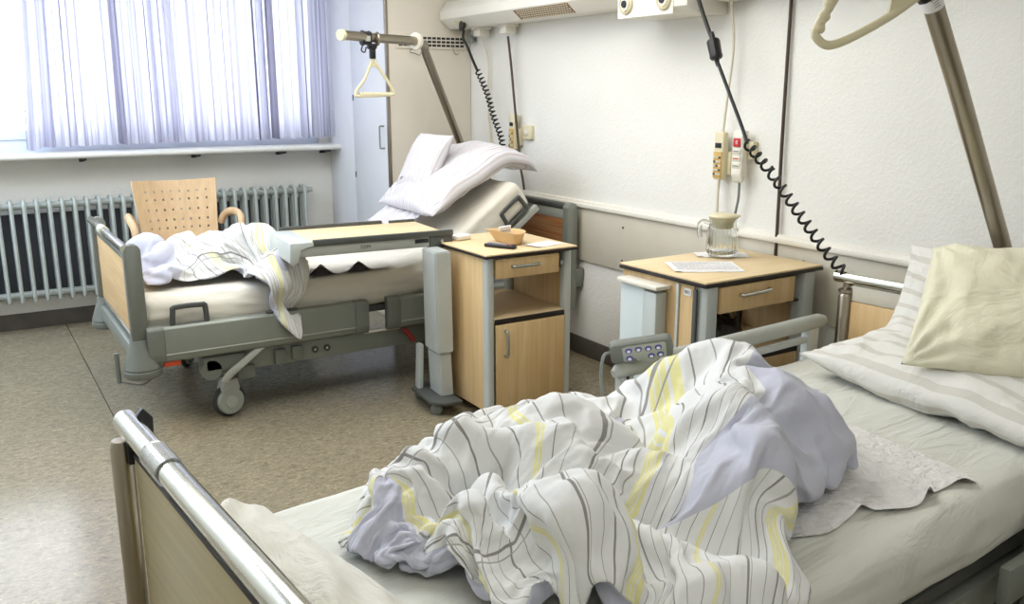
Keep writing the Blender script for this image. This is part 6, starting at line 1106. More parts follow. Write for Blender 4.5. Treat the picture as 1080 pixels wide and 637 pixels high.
'13 8 0 10 11 9 7 8 4 3 7 9 6 0 11 -3 6 10 13 -4 13 14 13 9 13 13 6 13 -392 11 6 13 7 1 7 5 3 1 2 2 17 2 11 13 7 9 13 11 7 7 11 11 13 10 6 -1 9 11 4 2 5 7 3 4 6 10 13 8 7 -6 13 11 13 14 9 14 8 12 13 -409 11 13 12 10 0 5 2 7 3 -2 4 11 15 8 8 11 10 12 8 8 9 9 13 13 4 7 2 14 3 4 8 7 3 9 6 10 10 0 13 -6 8 14 14 9 14 10 14 9 13 15 -424 12 14 15 10 5 -4 0 6 3 3 11 4 12 9 11 11 13 6 8 10 8 13 13 10 0 8 6 15 0 11 9 6 -2 9 9 12 2 9 6 -5 13 16 13 13 6 16 15 11 14 7 -427 8 14 13 12 3 -2 -2 0 4 5 11 10 10 10 12 14 10 5 12 7 14 11 11 8 -1 10 15 2 14 15 -3 5 11 7 5 11 -7 5 6 6 15 15 15 10 10 16 16 14 12 1 -433 7 13 10 13 10 -4 -3 4 6 7 -1 7 9 16 14 12 11 9 13 11 6 11 10 8 4 11 9 13 13 17 -5 11 -1 6 10 10 -8 6 7 5 16 14 13 16 11 16 17 15 10 -3 -438 5 11 12 15 13 -6 1 3 4 8 -3 -3 10 16 19 14 9 15 11 10 5 10 9 6 10 13 19 12 9 19 -9 1 3 10 10 -1 2 6 6 7 15 14 14 16 16 17 15 16 12 -6 -446 2 13 13 13 15 -5 '
'-2 5 13 -6 2 7 -4 17 21 16 12 15 6 9 9 8 5 8 11 12 18 11 22 9 5 -9 9 5 11 10 4 7 5 6 16 15 10 16 17 11 17 16 3 12 -471 10 8 14 13 14 5 -2 -4 13 -5 2 4 -4 24 18 13 16 15 4 8 8 7 4 10 11 11 15 23 16 12 1 -7 7 9 12 13 13 8 7 2 6 19 19 7 14 17 16 15 16 11 -498 11 10 12 13 15 3 0 -3 15 -4 0 0 11 24 8 22 6 12 6 10 8 2 9 6 8 14 24 20 17 0 2 2 8 11 12 15 16 13 7 7 -2 18 15 17 15 9 16 18 10 18 -512 13 7 13 15 10 5 -2 11 1 12 -2 7 5 14 10 21 4 11 7 11 2 -3 11 7 13 14 25 24 4 7 15 -5 9 11 14 15 16 16 -5 9 16 11 12 10 15 17 17 18 15 17 -530 14 11 15 11 7 6 -1 14 9 0 6 8 11 3 12 16 17 18 5 -9 -2 10 -1 12 18 21 22 18 -2 13 7 10 9 9 13 15 17 18 -4 18 9 -3 13 17 16 18 18 19 14 17 -539 16 14 14 12 -2 6 13 8 10 10 4 5 1 16 18 15 13 8 0 -1 6 5 9 0 20 17 18 19 9 -9 18 13 11 12 13 11 17 11 15 15 -1 11 2 16 18 18 19 19 19 7 -533 6 15 15 7 13 9 8 3 6 6 7 0 12 16 14 14 12 7 -1 5 8 11 8 13 12 11 13 8 9 13 5 11 '
'11 12 14 16 16 12 19 15 8 8 -3 19 11 19 20 19 17 2 -523 -1 11 14 8 11 9 3 10 6 7 -2 11 13 12 14 14 15 0 5 10 8 4 14 9 11 9 14 3 12 16 6 14 13 7 13 15 17 18 19 5 2 12 17 16 14 11 19 19 14 17 -534 3 1 11 10 9 4 11 4 7 7 11 2 13 15 13 11 10 8 11 6 5 11 7 10 10 11 2 10 16 12 14 12 9 13 16 16 16 13 4 4 10 15 18 17 18 19 19 16 6 17 -542 -1 10 14 8 8 12 1 9 10 10 11 5 7 15 12 10 9 3 11 7 11 8 10 9 9 9 2 15 12 16 10 15 9 14 16 17 8 4 12 3 15 16 19 19 19 17 18 17 4 16 -545 5 13 8 7 9 12 11 8 7 11 9 12 -4 9 12 12 3 13 10 9 10 8 11 8 11 3 15 9 11 14 14 11 13 9 16 17 -3 8 10 14 19 13 19 19 19 19 15 18 3 17 -552 17 3 5 12 9 12 11 12 9 6 12 11 8 -1 5 8 11 9 9 11 12 7 11 7 11 10 11 14 15 12 4 15 5 14 15 12 18 4 8 9 20 12 19 19 20 17 15 17 3 18 -558 21 -3 15 6 13 8 12 11 9 12 4 11 14 5 2 -1 10 10 13 11 11 7 11 11 6 12 16 9 16 4 10 11 16 8 17 12 19 15 10 -1 14 16 21 18 19 13 16 18 5 18 -560 11 12 4 10 10 '
'10 12 11 13 4 12 11 10 1 -3 8 16 14 5 16 5 5 11 12 11 6 15 17 12 2 15 9 13 10 19 12 19 3 17 17 7 13 22 20 12 12 18 15 8 19 -573 17 10 7 11 13 9 13 12 8 6 7 7 13 -4 14 11 8 10 15 6 4 9 12 12 8 12 16 13 6 7 13 14 9 13 20 14 11 3 18 18 17 11 22 5 15 18 18 15 12 18 -585 19 16 7 11 9 13 13 2 7 7 6 14 10 3 16 5 14 11 15 0 10 14 4 12 8 10 14 9 12 6 15 10 14 17 10 14 14 4 17 19 18 19 4 15 19 18 16 12 16 18 -594 22 17 9 8 13 13 11 3 9 -3 12 11 11 12 7 12 13 16 10 0 12 6 8 12 7 7 11 11 14 9 16 11 14 14 6 14 14 9 19 19 18 6 13 19 18 18 17 18 11 19 -603 23 22 5 13 13 12 8 10 -3 0 13 14 8 13 7 15 16 16 0 9 5 12 12 10 -2 9 16 5 16 12 16 14 10 12 6 15 15 10 19 19 9 12 17 19 18 18 18 18 12 19 -610 20 20 14 16 12 10 10 5 -2 2 10 14 16 5 17 11 17 6 7 1 11 11 12 4 8 9 5 11 16 13 16 12 8 11 13 19 16 18 9 15 10 9 20 18 18 19 18 17 16 17 -615 18 23 22 10 13 9 10 1 4 9 4 17 11 13 9 14 9 11 -1 7 10 12 9 3 8 9 '
'17 2 14 17 16 5 13 14 16 18 18 16 18 -3 9 20 19 16 18 19 18 17 13 16 -612 22 16 20 19 8 10 10 8 7 7 1 13 9 13 9 14 12 5 -1 10 10 12 7 9 12 7 9 5 15 16 14 7 13 17 16 19 16 17 11 14 -2 20 18 16 18 19 18 18 13 11 -607 15 22 19 17 10 12 7 10 5 13 9 0 16 1 13 11 14 2 0 15 11 11 7 8 7 6 1 17 16 16 14 9 15 16 18 16 15 17 7 13 18 8 20 16 14 18 19 18 17 13 -611 15 14 21 11 16 13 9 8 12 10 9 2 15 7 1 15 2 2 15 13 10 7 6 7 9 -9 18 12 16 17 17 18 15 12 17 13 16 16 20 4 19 14 13 11 19 18 18 18 18 8 -606 16 15 9 14 17 14 13 6 11 11 5 10 10 14 -3 3 6 7 16 11 10 3 7 8 2 0 16 19 19 16 13 17 18 13 11 15 16 19 16 18 4 16 15 20 8 17 18 19 18 20 -614 5 19 18 10 17 14 13 2 13 11 2 9 12 14 13 -2 1 2 11 12 10 4 10 2 -2 2 20 23 22 18 17 15 12 8 14 17 18 18 14 19 4 18 17 18 18 16 13 19 21 21 -633 10 19 15 19 16 14 15 8 8 3 7 7 12 13 13 10 4 2 -6 15 5 9 5 0 4 14 6 29 13 20 15 15 13 17 10 18 18 18 12 19 19 16 18 9 '
'17 18 16 20 17 22 -645 12 18 17 17 18 14 15 2 15 1 9 11 11 8 15 11 5 -10 10 8 7 6 3 1 6 11 26 4 20 17 18 16 17 13 14 19 17 17 12 21 17 20 21 18 17 7 16 19 19 22 -661 15 18 13 14 18 14 13 21 15 9 6 6 3 9 13 16 -3 -3 8 7 9 4 12 12 -6 16 8 10 17 20 18 18 15 18 19 16 13 21 23 6 21 20 25 14 13 15 7 20 22 22 -667 13 16 17 17 10 13 20 22 13 8 7 3 3 10 16 15 5 -1 -2 10 9 7 12 14 4 -1 13 17 3 21 20 16 18 20 20 16 17 16 24 23 7 22 22 17 7 8 14 20 24 22 -677 15 15 18 17 5 21 23 20 11 6 4 2 5 12 19 19 -2 -5 6 10 10 12 9 11 9 8 13 10 -5 20 18 21 20 21 13 16 18 18 20 18 27 21 20 2 17 18 0 24 25 23 -685 14 15 19 19 11 19 18 17 11 8 3 5 14 5 27 0 -1 1 11 10 11 12 9 9 6 7 19 -8 21 8 19 22 21 21 13 14 16 22 22 22 20 22 15 8 17 19 4 22 18 25 -684 16 8 22 15 19 19 13 16 11 8 4 13 2 25 2 1 0 13 12 10 9 12 9 9 11 7 6 -4 19 24 13 19 19 20 16 15 14 21 23 17 23 17 17 11 11 14 21 20 27 12 -686 16 18 14 16 18 19 '
'18 10 11 7 6 9 17 4 5 -1 15 12 7 13 9 10 11 9 9 -4 9 3 21 22 23 19 8 20 20 16 11 21 23 19 23 12 16 15 20 11 25 9 28 13 -685 11 18 17 20 21 15 14 8 11 10 12 9 10 8 -4 9 10 13 10 8 13 10 8 9 6 -1 0 22 23 9 22 23 20 4 16 17 20 21 19 23 22 21 13 17 3 25 19 10 27 13 -689 12 17 24 20 17 13 13 10 11 11 9 13 3 6 6 4 15 13 11 7 11 12 8 7 -4 -1 20 22 19 4 20 22 22 11 7 21 20 21 22 23 20 17 19 13 -2 20 24 17 24 14 -688 9 16 22 17 20 14 13 13 10 12 9 12 10 -8 7 17 11 11 8 11 11 8 7 9 -2 5 14 22 22 4 18 23 20 2 21 18 22 20 22 19 21 20 17 4 16 5 25 24 23 19 -698 12 12 20 19 20 15 14 15 11 15 11 5 4 1 16 4 11 13 11 7 11 8 8 6 7 6 8 22 20 7 18 23 14 7 22 21 21 17 22 21 19 14 21 7 8 12 19 29 28 3 -680 10 6 17 20 20 15 16 16 14 13 8 1 6 9 16 -2 12 13 10 11 7 7 12 3 6 7 21 12 18 11 19 22 6 16 21 20 21 17 20 21 19 12 21 24 10 3 15 30 26 4 -681 9 15 4 19 21 16 16 17 16 11 4 11 8 9 1 3 16 13 7 8 8 11 10 10 2 '
'11 10 20 16 22 10 23 5 17 20 18 21 18 20 22 13 16 23 26 13 12 3 28 29 6 -690 20 12 -7 20 22 17 17 17 18 7 6 9 9 4 -1 12 14 14 5 8 12 11 10 14 -4 14 8 19 18 15 21 21 16 6 18 17 21 21 18 21 22 12 25 21 18 16 -3 27 28 9 -698 18 10 -3 18 23 18 18 18 18 3 7 9 8 -2 7 12 16 11 7 8 17 7 11 13 5 -5 20 13 19 21 17 20 23 16 5 22 20 15 22 20 20 18 17 16 15 21 8 26 24 15 -707 11 10 5 16 23 19 18 20 16 11 -1 6 8 0 6 15 18 7 8 14 15 11 8 10 -8 9 20 19 17 15 24 18 13 19 17 22 11 20 18 17 17 16 15 15 25 15 21 26 17 26 -720 12 4 14 15 20 19 18 21 14 15 -2 2 7 9 1 18 19 9 5 18 11 13 8 -7 4 11 15 19 21 22 23 7 18 19 21 10 18 18 20 13 16 16 11 25 26 28 12 28 22 15 -725 10 4 18 19 19 16 17 24 19 7 6 -9 8 11 7 20 13 6 19 12 7 14 -6 1 9 10 16 19 22 22 17 20 19 18 15 3 18 20 13 16 18 26 15 17 27 23 28 13 21 20 -734 11 3 21 19 19 15 20 23 21 13 -2 -11 9 10 13 17 9 20 7 14 13 13 -17 2 9 10 20 19 21 17 19 23 21 18 '
'0 13 18 15 22 13 22 25 11 22 23 25 28 26 18 10 -738 15 14 11 19 18 16 21 22 22 17 -11 -8 8 11 14 15 22 6 8 16 16 7 -9 -8 8 10 20 19 19 19 21 18 22 18 3 10 19 14 19 23 24 20 11 18 24 26 27 21 22 12 -734 19 16 13 14 18 17 21 23 22 17 -10 -12 8 14 21 18 3 8 12 16 15 3 -10 -5 7 10 19 19 17 20 20 19 19 18 8 6 19 18 20 23 19 22 19 12 27 22 23 19 23 25 -728 10 18 10 15 19 19 20 27 16 18 -19 -3 17 19 14 2 7 11 18 13 9 2 -11 3 15 -4 20 16 17 19 17 18 17 17 3 22 19 19 17 22 21 15 21 21 17 22 22 21 23 25 -719 20 5 12 15 20 21 24 23 13 16 -20 8 20 15 1 6 10 23 -1 14 6 6 -11 13 18 -7 8 21 12 20 21 10 14 19 14 15 17 18 19 22 21 18 17 19 19 22 21 23 24 22 -703 14 2 14 15 23 22 24 19 8 18 -17 18 18 8 4 3 23 -2 6 2 12 12 -5 22 16 3 -11 21 22 6 16 22 14 3 15 15 18 19 23 21 20 13 20 21 20 22 21 22 23 23 -690 10 -1 16 14 25 26 23 13 17 -2 3 19 11 6 -1 23 13 -15 -3 8 12 10 13 24 2 -4 16 10 20 18 2 16 22 9 3 '
'21 13 21 16 20 20 20 19 20 21 20 21 22 23 23 -677 8 -3 17 19 20 31 15 8 15 16 10 1 13 -3 20 14 7 6 -20 -3 16 21 15 0 3 5 13 18 15 20 17 11 2 4 17 17 17 21 11 18 21 21 20 21 20 21 22 21 23 22 -667 10 6 6 19 24 30 9 2 10 18 5 14 9 12 13 12 4 16 -13 -19 15 17 12 11 -1 -8 19 19 18 17 16 4 9 4 17 18 21 22 6 16 22 21 22 21 21 21 22 21 22 22 ',
'453 3 3 2 -5 0 -1 -3 0 1 0 -8 6 -5 -6 -5 5 -3 -5 -5 3 4 -1 2 3 3 1 -4 -3 -1 0 -5 -2 1 3 1 1 6 -2 1 4 1 -4 -5 -6 -2 5 -2 3 -2 6 1 -3 17 7 1 4 2 -7 3 -2 0 2 -2 -7 4 0 -7 -1 3 -5 -3 -1 0 2 5 -2 4 5 -1 1 -7 0 4 -2 -3 -2 2 -6 -3 6 3 -6 0 -1 -3 -1 2 2 -6 -1 7 1 1 0 -6 24 1 0 -3 4 6 2 -3 -1 0 -3 -7 -4 5 -2 -7 -2 7 4 0 -1 2 5 2 -2 5 5 -2 -6 -5 6 -2 -4 -5 -5 -2 -6 0 8 0 3 -3 -1 2 -1 -4 4 -2 -6 -6 0 5 -4 28 -1 -3 -3 -7 1 8 5 3 3 2 -3 -7 -3 2 -7 -2 0 6 6 5 -5 4 6 6 3 -5 1 -6 1 4 -5 -7 -6 -6 -6 5 -5 2 5 6 1 -4 -5 5 -1 -4 -6 -1 -1 -7 0 -3 35 -10 -7 -1 -5 -3 5 4 -4 4 15 5 2 -2 -1 -4 -4 -6 7 7 4 2 -1 -3 8 8 1 -5 -5 6 -6 -4 -5 -2 -2 -4 -4 0 -5 2 9 0 -6 -4 -3 3 -4 0 -6 -1 -2 -8 0 45 -15 -12 -9 5 -6 -7 1 -1 -1 11 3 7 17 0 -3 -9 5 2 6 -6 7 -6 7 6 8 7 0 -3 -5 6 -4 -5 -1 -4 -7 1 -6 -4 -3 7 -1 0 -5 -7 4 0 -8 -2 -5 -1 -5 -8 56 -14 -12 -6 -6 2 -8 -2 -4 1 3 3 0 24 5 0 -10 0 9 4 -9 2 3 2 5 7 8 6 1 -6 2 4 -3 -3 -5 '
'-3 -5 -7 1 -5 -8 0 5 -3 -5 -4 6 -4 -8 0 -5 -9 0 57 -12 -11 -3 -2 -9 -6 -2 -6 -5 5 2 10 4 5 3 -1 5 -2 8 -5 -8 1 3 7 9 9 7 6 -2 5 1 -1 -3 -5 -4 -7 -2 -7 -6 -1 -1 -5 0 0 -5 -5 3 -8 -1 -9 -3 -5 62 -9 -9 -2 0 -4 -6 -6 -4 -9 -5 3 7 6 0 2 10 2 -5 7 -2 -4 -9 9 6 6 7 10 10 5 -6 -4 7 3 -1 -7 -7 -1 -7 -6 -3 -4 -1 3 -6 -2 -6 -6 -3 -8 -5 -3 -9 59 -6 -3 1 1 -4 -4 -6 -5 -5 -9 2 -2 3 5 -1 10 -1 2 4 -2 -6 -5 11 10 8 0 6 11 1 6 -10 0 8 1 2 -6 -11 -8 -6 4 2 0 -5 -7 -9 1 -7 -7 -6 0 -6 -7 45 -1 4 3 5 -3 -2 -5 -7 -8 0 -9 -4 5 8 0 4 -11 3 2 3 -7 -3 10 12 11 6 -2 3 7 6 3 -8 -5 2 5 -8 -1 -9 -10 -2 1 5 -9 2 -6 -12 3 -3 -5 -8 -7 -10 41 4 9 4 8 2 -2 -2 -7 0 -13 -14 -6 1 11 2 9 -5 -12 2 4 -7 -1 6 10 12 8 10 -1 8 8 5 -4 -6 -10 -3 7 -5 -6 -10 -9 -6 4 -3 -5 3 -12 -8 -3 -2 -1 -3 -10 32 9 12 6 6 4 -2 -4 11 -15 -14 -11 -11 0 4 12 1 5 -11 -4 -3 -2 4 10 -3 12 13 9 9 9 9 -10 3 1 -9 -6 5 -11 6 -10 -11 -7 -11 -5 -3 7 -3 -10 4 '
'-3 -3 -12 -10 30 9 10 12 11 10 3 1 -5 -15 -13 -14 -11 -3 1 14 2 8 -8 -4 -2 -2 1 8 -10 13 7 9 14 16 6 -13 -3 6 9 -5 -7 0 -9 1 -11 -8 -12 -7 -10 -8 10 5 -5 -7 -13 3 -9 18 7 7 9 11 11 12 8 -5 -11 -11 -12 -11 -6 0 6 9 5 -7 -10 9 1 -1 -6 -9 11 14 11 14 15 2 -11 13 8 5 -4 -6 -13 1 -10 -12 0 -14 -3 -9 -11 -9 12 -12 -7 6 -9 -4 17 4 5 6 9 12 10 10 7 -7 -11 -9 -9 -5 -2 2 10 -8 -10 -7 6 2 -4 -2 -6 15 14 12 14 -2 3 14 13 3 -4 -12 6 -13 -6 -10 7 -12 1 -16 -11 -4 -14 -5 -2 1 8 -10 -7 14 5 4 5 7 10 9 9 10 4 -5 -9 -7 -6 0 -3 -8 -4 -10 -8 -1 1 2 -7 7 15 14 12 -3 3 12 15 11 -9 6 -14 1 3 -14 8 -3 1 -15 -11 -15 -12 -7 0 7 1 -2 -11 -3 9 0 7 3 6 9 10 3 9 12 4 -2 -3 -1 -1 -10 -16 -14 -9 1 -3 -10 -4 3 10 15 11 0 -5 11 19 18 -4 11 -7 5 -5 -3 -1 -6 10 -8 -15 -13 -14 -12 4 -5 -4 9 -10 -8 -7 10 -1 8 5 4 7 12 6 9 8 8 8 7 6 -15 -18 -24 -17 -5 -9 3 -10 -2 7 15 3 9 -8 2 18 20 8 15 8 -2 7 -5 -2 -2 -7 -13 1 -5 -16 -13 '
'-12 -1 7 -8 6 -7 -7 -10 -1 5 4 5 6 8 3 13 12 5 11 14 11 5 -17 -29 -26 -16 -10 -8 7 -10 1 16 12 5 -12 0 4 18 22 15 7 5 15 0 4 -2 -12 -6 -16 -14 5 -6 -14 -11 4 -12 10 -12 3 -12 -10 -8 11 6 6 7 3 8 13 4 13 7 16 10 0 -19 -30 -26 -14 -7 -4 -1 -4 11 12 14 -15 -8 -6 16 17 25 10 13 18 15 3 -11 -7 -3 -9 -16 -16 -3 7 -16 -5 -17 2 -4 10 -3 -15 -15 -1 6 9 6 4 7 9 10 5 4 12 16 3 -4 -17 -27 -25 -15 7 -2 -12 15 14 14 -12 -15 -14 -2 11 28 28 20 14 20 11 -2 -14 -10 -10 -1 -18 -2 -9 4 -16 -16 -13 -6 11 -8 -3 -8 -15 11 6 5 6 7 8 7 6 0 5 16 11 -3 -4 -16 -23 -22 -10 8 -11 15 20 16 -1 -17 -22 -1 -9 5 29 24 29 22 19 5 -2 -7 -10 -11 -13 -12 4 -7 -9 -17 -18 -17 3 -6 -1 -11 -4 -13 23 7 0 8 8 6 7 -1 3 8 15 6 -4 -7 -15 -18 -16 -4 -6 13 15 29 14 -13 -26 -18 -13 -5 13 30 27 20 26 13 -4 -9 8 -5 -5 -11 -13 2 -13 -17 -18 -7 -15 -16 4 -14 -8 -7 -7 42 -7 7 2 11 4 1 7 2 13 10 0 -2 -14 -11 -15 0 -6 7 16 25 22 -1 -26 -28 -18 '
'-5 6 19 26 20 25 18 -3 -13 10 -9 -7 -4 13 -5 -19 -12 -19 -14 -12 -8 -16 -6 -3 1 -7 -15 51 -4 -10 10 -1 2 10 -2 13 12 3 -3 1 -9 -17 -5 10 3 11 18 18 -2 -16 -21 -15 0 1 14 12 21 20 18 2 -16 4 -2 13 -13 -9 9 0 -19 -18 -14 -12 -11 -11 -9 -5 -5 5 -13 -15 56 -16 6 -7 13 -8 2 6 12 13 -8 -1 1 1 -13 0 5 13 16 15 -6 -13 -10 -15 1 5 13 9 16 18 14 3 -10 -16 4 15 -1 5 -9 -15 14 -20 -11 -11 -11 -11 -11 -5 -5 -6 -18 -11 -5 50 -8 7 -11 3 10 -6 14 1 7 10 -4 -7 -3 0 4 7 11 18 -14 -4 -13 -7 3 9 11 8 16 17 13 -2 -11 -16 13 3 -1 13 -7 -19 4 6 -9 -10 -11 -11 -13 -12 -12 -18 -1 -10 -11 -16 58 -1 5 -12 11 -6 9 13 4 10 7 -4 -7 -1 2 5 7 11 -13 -2 -13 4 -7 11 4 17 17 16 11 0 -14 -15 11 6 -10 12 7 -17 -8 -14 7 -9 -2 -17 -7 -7 -13 -12 -15 -17 5 -14 -11 47 12 4 -3 5 6 4 10 8 7 9 -7 -1 -1 3 3 4 -10 -13 -6 7 2 -5 14 7 16 20 8 10 -15 -13 11 7 -6 1 -9 15 -12 -8 -19 -10 -6 4 -15 -16 -1 -17 -13 -5 -15 7 -12 -15 35 18 18 4 '
'10 6 2 11 8 7 5 -4 -1 1 2 -7 -14 -6 1 -7 -5 6 6 15 9 19 15 9 -5 -15 8 6 -5 7 -5 -15 4 6 -19 -15 -14 -12 3 -18 0 -13 -18 -11 -2 -11 7 -12 -12 18 25 30 15 13 7 0 9 2 2 5 4 1 -7 -14 -4 4 -7 -2 -7 -5 13 3 10 18 16 11 0 -13 10 -12 2 6 11 -5 -16 6 -3 -20 -6 -13 -20 -14 3 -8 -20 -15 -2 -9 -4 6 -12 -12 7 31 39 28 14 4 3 6 4 2 2 0 -11 -9 2 -1 -2 -4 -6 -7 -7 15 12 4 15 17 5 -10 8 -5 -13 15 7 3 -3 -17 -11 6 -17 -7 -13 -18 -21 3 -6 -20 -15 4 -3 -5 -10 -1 -13 4 33 46 29 20 9 3 2 1 -5 -11 -4 8 -2 -4 -7 -9 -10 6 -9 8 5 17 7 16 -2 8 -2 -6 2 -10 18 7 2 -5 -11 -21 -8 0 -8 -20 -19 -18 3 -4 -20 -15 5 -8 -5 -6 2 -12 16 26 46 38 22 8 0 -2 1 -12 -9 -6 -4 7 -13 -9 -10 5 5 0 -2 16 11 16 -4 5 -8 -1 3 -5 6 18 7 -3 -11 -6 -21 -17 -9 -7 0 -20 -20 -1 -1 -19 -17 2 1 3 -13 -3 -8 38 17 39 40 24 8 -1 -1 -1 -11 -9 -10 0 -6 -15 -14 4 -5 2 2 13 16 12 -4 3 -8 -6 -3 4 9 12 18 0 -5 -10 -13 -13 -17 -19 0 1 -18 -20 3 -6 -16 -16 '
'13 2 -9 -8 -1 -10 54 12 30 37 25 9 -2 -6 3 -13 -3 -9 -9 -14 -16 0 -6 10 3 -2 15 11 3 -3 -10 -5 -2 2 17 11 12 -5 3 -7 -11 -14 -14 -16 -18 2 7 -16 -21 4 -13 -18 4 -3 7 2 -5 -11 -6 61 12 24 31 22 12 2 -7 3 -10 -11 -16 -7 -16 0 -7 -6 11 -5 12 9 -2 4 -8 -7 0 6 -4 17 13 9 0 -7 -9 -12 -13 -15 -17 -13 8 6 -13 -20 0 -19 -10 -3 2 8 -1 4 -3 -15 63 16 14 27 23 14 8 -1 -3 -16 -9 -17 -15 -12 -3 3 1 -7 6 6 9 7 -13 -6 -2 6 2 -3 16 11 6 -3 -15 -7 -9 -12 -16 -14 -8 10 7 -11 -19 -5 -19 -1 4 2 -8 3 3 12 -15 43 20 13 22 25 15 13 3 -5 -13 -17 -12 -17 -13 -8 2 2 -7 6 9 10 11 -9 -15 -1 1 1 2 17 7 2 -5 -11 -17 -5 -14 -12 -9 -5 10 8 -18 -2 -19 4 0 -3 2 -11 3 12 9 -14 23 21 14 19 23 14 18 6 -6 -12 -13 -14 -17 -8 -17 -2 1 13 0 7 14 -2 -12 -1 7 -7 -5 2 14 0 -3 -4 -6 -19 -8 -3 2 -11 -16 4 11 -4 -19 8 -4 5 -2 -12 -4 7 14 7 -14 2 20 19 17 18 14 20 7 -6 -11 -11 -12 -15 -18 7 0 -14 8 12 8 7 -13 -1 11 1 -5 -10 7 -8 -6 -8 '
'-5 6 2 -2 -4 -6 -19 -12 10 -10 14 -17 1 13 -11 6 -13 7 2 16 8 -13 -23 17 21 15 15 17 17 5 -5 -9 -6 -14 -15 -1 -10 9 -3 -7 13 4 10 -8 12 0 6 -12 -1 -18 -14 -10 -8 4 5 6 7 4 -7 -19 -12 7 -12 17 3 -11 10 -11 9 -10 13 4 6 -6 -14 -27 21 21 5 13 13 17 2 -1 -2 -5 -8 -9 -11 11 -14 -4 9 0 8 12 1 17 4 -9 -5 -19 -12 -25 -15 -6 7 9 9 7 11 0 -21 1 -16 -2 14 -6 11 3 -11 12 3 0 -10 8 -12 -8 -15 8 22 2 3 9 11 2 5 3 -1 -6 -8 0 6 -10 -12 11 18 7 -3 14 15 1 -9 -20 -8 -19 -19 -19 7 -6 13 5 8 12 5 -9 -16 5 -4 -16 4 11 11 -4 -3 14 -9 -11 9 -8 -13 2 -1 8 18 -14 0 4 3 11 9 0 -5 13 0 -19 -8 7 3 19 20 -5 16 9 -5 -19 -4 -16 -9 -23 -17 0 10 2 15 -2 2 2 10 -15 -4 -18 6 -8 3 16 12 -7 10 -19 0 0 -3 -16 11 7 5 12 -16 -7 5 -6 11 9 6 17 4 -20 -11 -3 -5 15 22 25 -2 14 4 -16 -14 -6 3 -2 -19 -15 -3 5 -3 5 12 3 2 1 -18 -22 -6 12 3 -14 5 13 15 0 -20 -12 -1 4 -15 12 11 13 3 -6 -12 -7 0 10 12 14 17 -17 -10 -16 -11 12 17 26 22 5 '
'-3 7 -12 -15 6 12 7 -16 -16 -6 -4 -5 -7 13 3 6 -9 -23 -20 8 -4 10 -7 -9 11 15 7 -6 -14 -16 1 -18 17 13 5 5 2 -5 -5 -8 13 17 15 1 -15 -22 -15 9 5 24 28 15 -4 1 7 -16 5 15 10 15 -11 -17 -12 -9 -11 -9 7 3 5 -18 -14 -23 9 4 -2 -16 5 18 -3 2 14 -22 -5 -16 -19 23 12 15 -5 -2 -5 -1 0 17 16 9 -12 -11 -23 -7 6 20 23 26 -2 4 10 -15 5 11 19 18 10 -10 -17 -14 -12 -11 -13 -4 5 5 -16 -23 -17 -7 0 -2 8 19 5 8 3 0 -25 -19 -20 -16 39 19 8 0 -5 -5 -3 5 17 13 -2 -6 -22 -15 4 4 27 25 4 8 13 -15 5 13 11 22 17 -3 -5 -13 -12 -14 -10 -13 -5 -5 4 -22 -18 -6 -2 -10 9 16 11 10 3 0 -11 -25 -17 -25 -22 49 19 14 -2 -7 -4 -2 4 17 3 -10 -1 -17 -14 3 20 22 20 6 13 -14 12 4 10 18 23 10 -2 -19 -11 -3 -8 -10 -16 -14 4 -19 -14 -6 7 -10 1 15 13 9 7 -21 -5 -9 -17 -27 -16 -26 53 13 24 6 -11 -5 -1 4 12 -8 -13 -1 -7 -6 7 16 18 17 18 -15 12 5 13 7 24 18 4 -10 -13 -9 -9 0 -7 -14 -14 -22 5 -12 -6 -3 4 9 16 13 8 -12 -21 -21 -6 -23 '
'-6 -24 -26 44 26 27 -12 5 -2 -6 12 -5 -10 -13 -3 13 -3 12 20 14 17 -13 4 8 16 3 19 23 11 -5 -4 -9 -9 -10 -7 1 -21 -21 -1 -4 -3 1 -7 12 8 14 9 1 -20 -21 -22 -18 -16 -3 -26 -26 46 29 24 -5 -17 9 6 -7 -2 -13 -9 6 18 3 16 20 14 -13 6 9 2 17 7 24 16 5 -2 -3 -8 -8 -8 -10 -8 -18 -14 4 1 -1 -4 -5 12 13 9 2 -8 -12 -21 -23 -18 -16 -11 -28 -27 46 29 22 4 -15 -11 6 5 -11 -12 -5 19 20 9 20 13 -8 2 10 -1 14 4 23 20 9 0 -6 -7 -14 -7 -1 -9 0 -17 -3 -1 6 -1 -2 -5 11 14 5 -8 -19 -12 -7 -21 -29 0 -28 -29 -24 44 27 19 15 -19 -11 6 1 -11 -12 5 20 23 21 8 5 6 1 -5 14 1 16 25 13 2 -8 -13 -2 5 -8 -13 -3 8 -12 -1 1 -5 3 1 -3 10 12 -2 -18 -13 -17 -5 -29 -26 -8 -15 -24 -16 25 26 17 22 -17 -11 -1 3 -15 -6 12 22 25 23 14 5 -3 -5 10 -1 8 24 17 4 -12 -5 -6 -10 17 -1 -14 7 5 -12 -11 -1 12 -4 1 2 9 10 -9 -14 -20 -6 -28 -25 -18 -23 -1 -27 -20 24 24 24 23 -15 -12 3 -10 -13 2 15 24 27 18 19 -1 -5 11 0 8 5 25 6 -9 -16 -5 -6 '
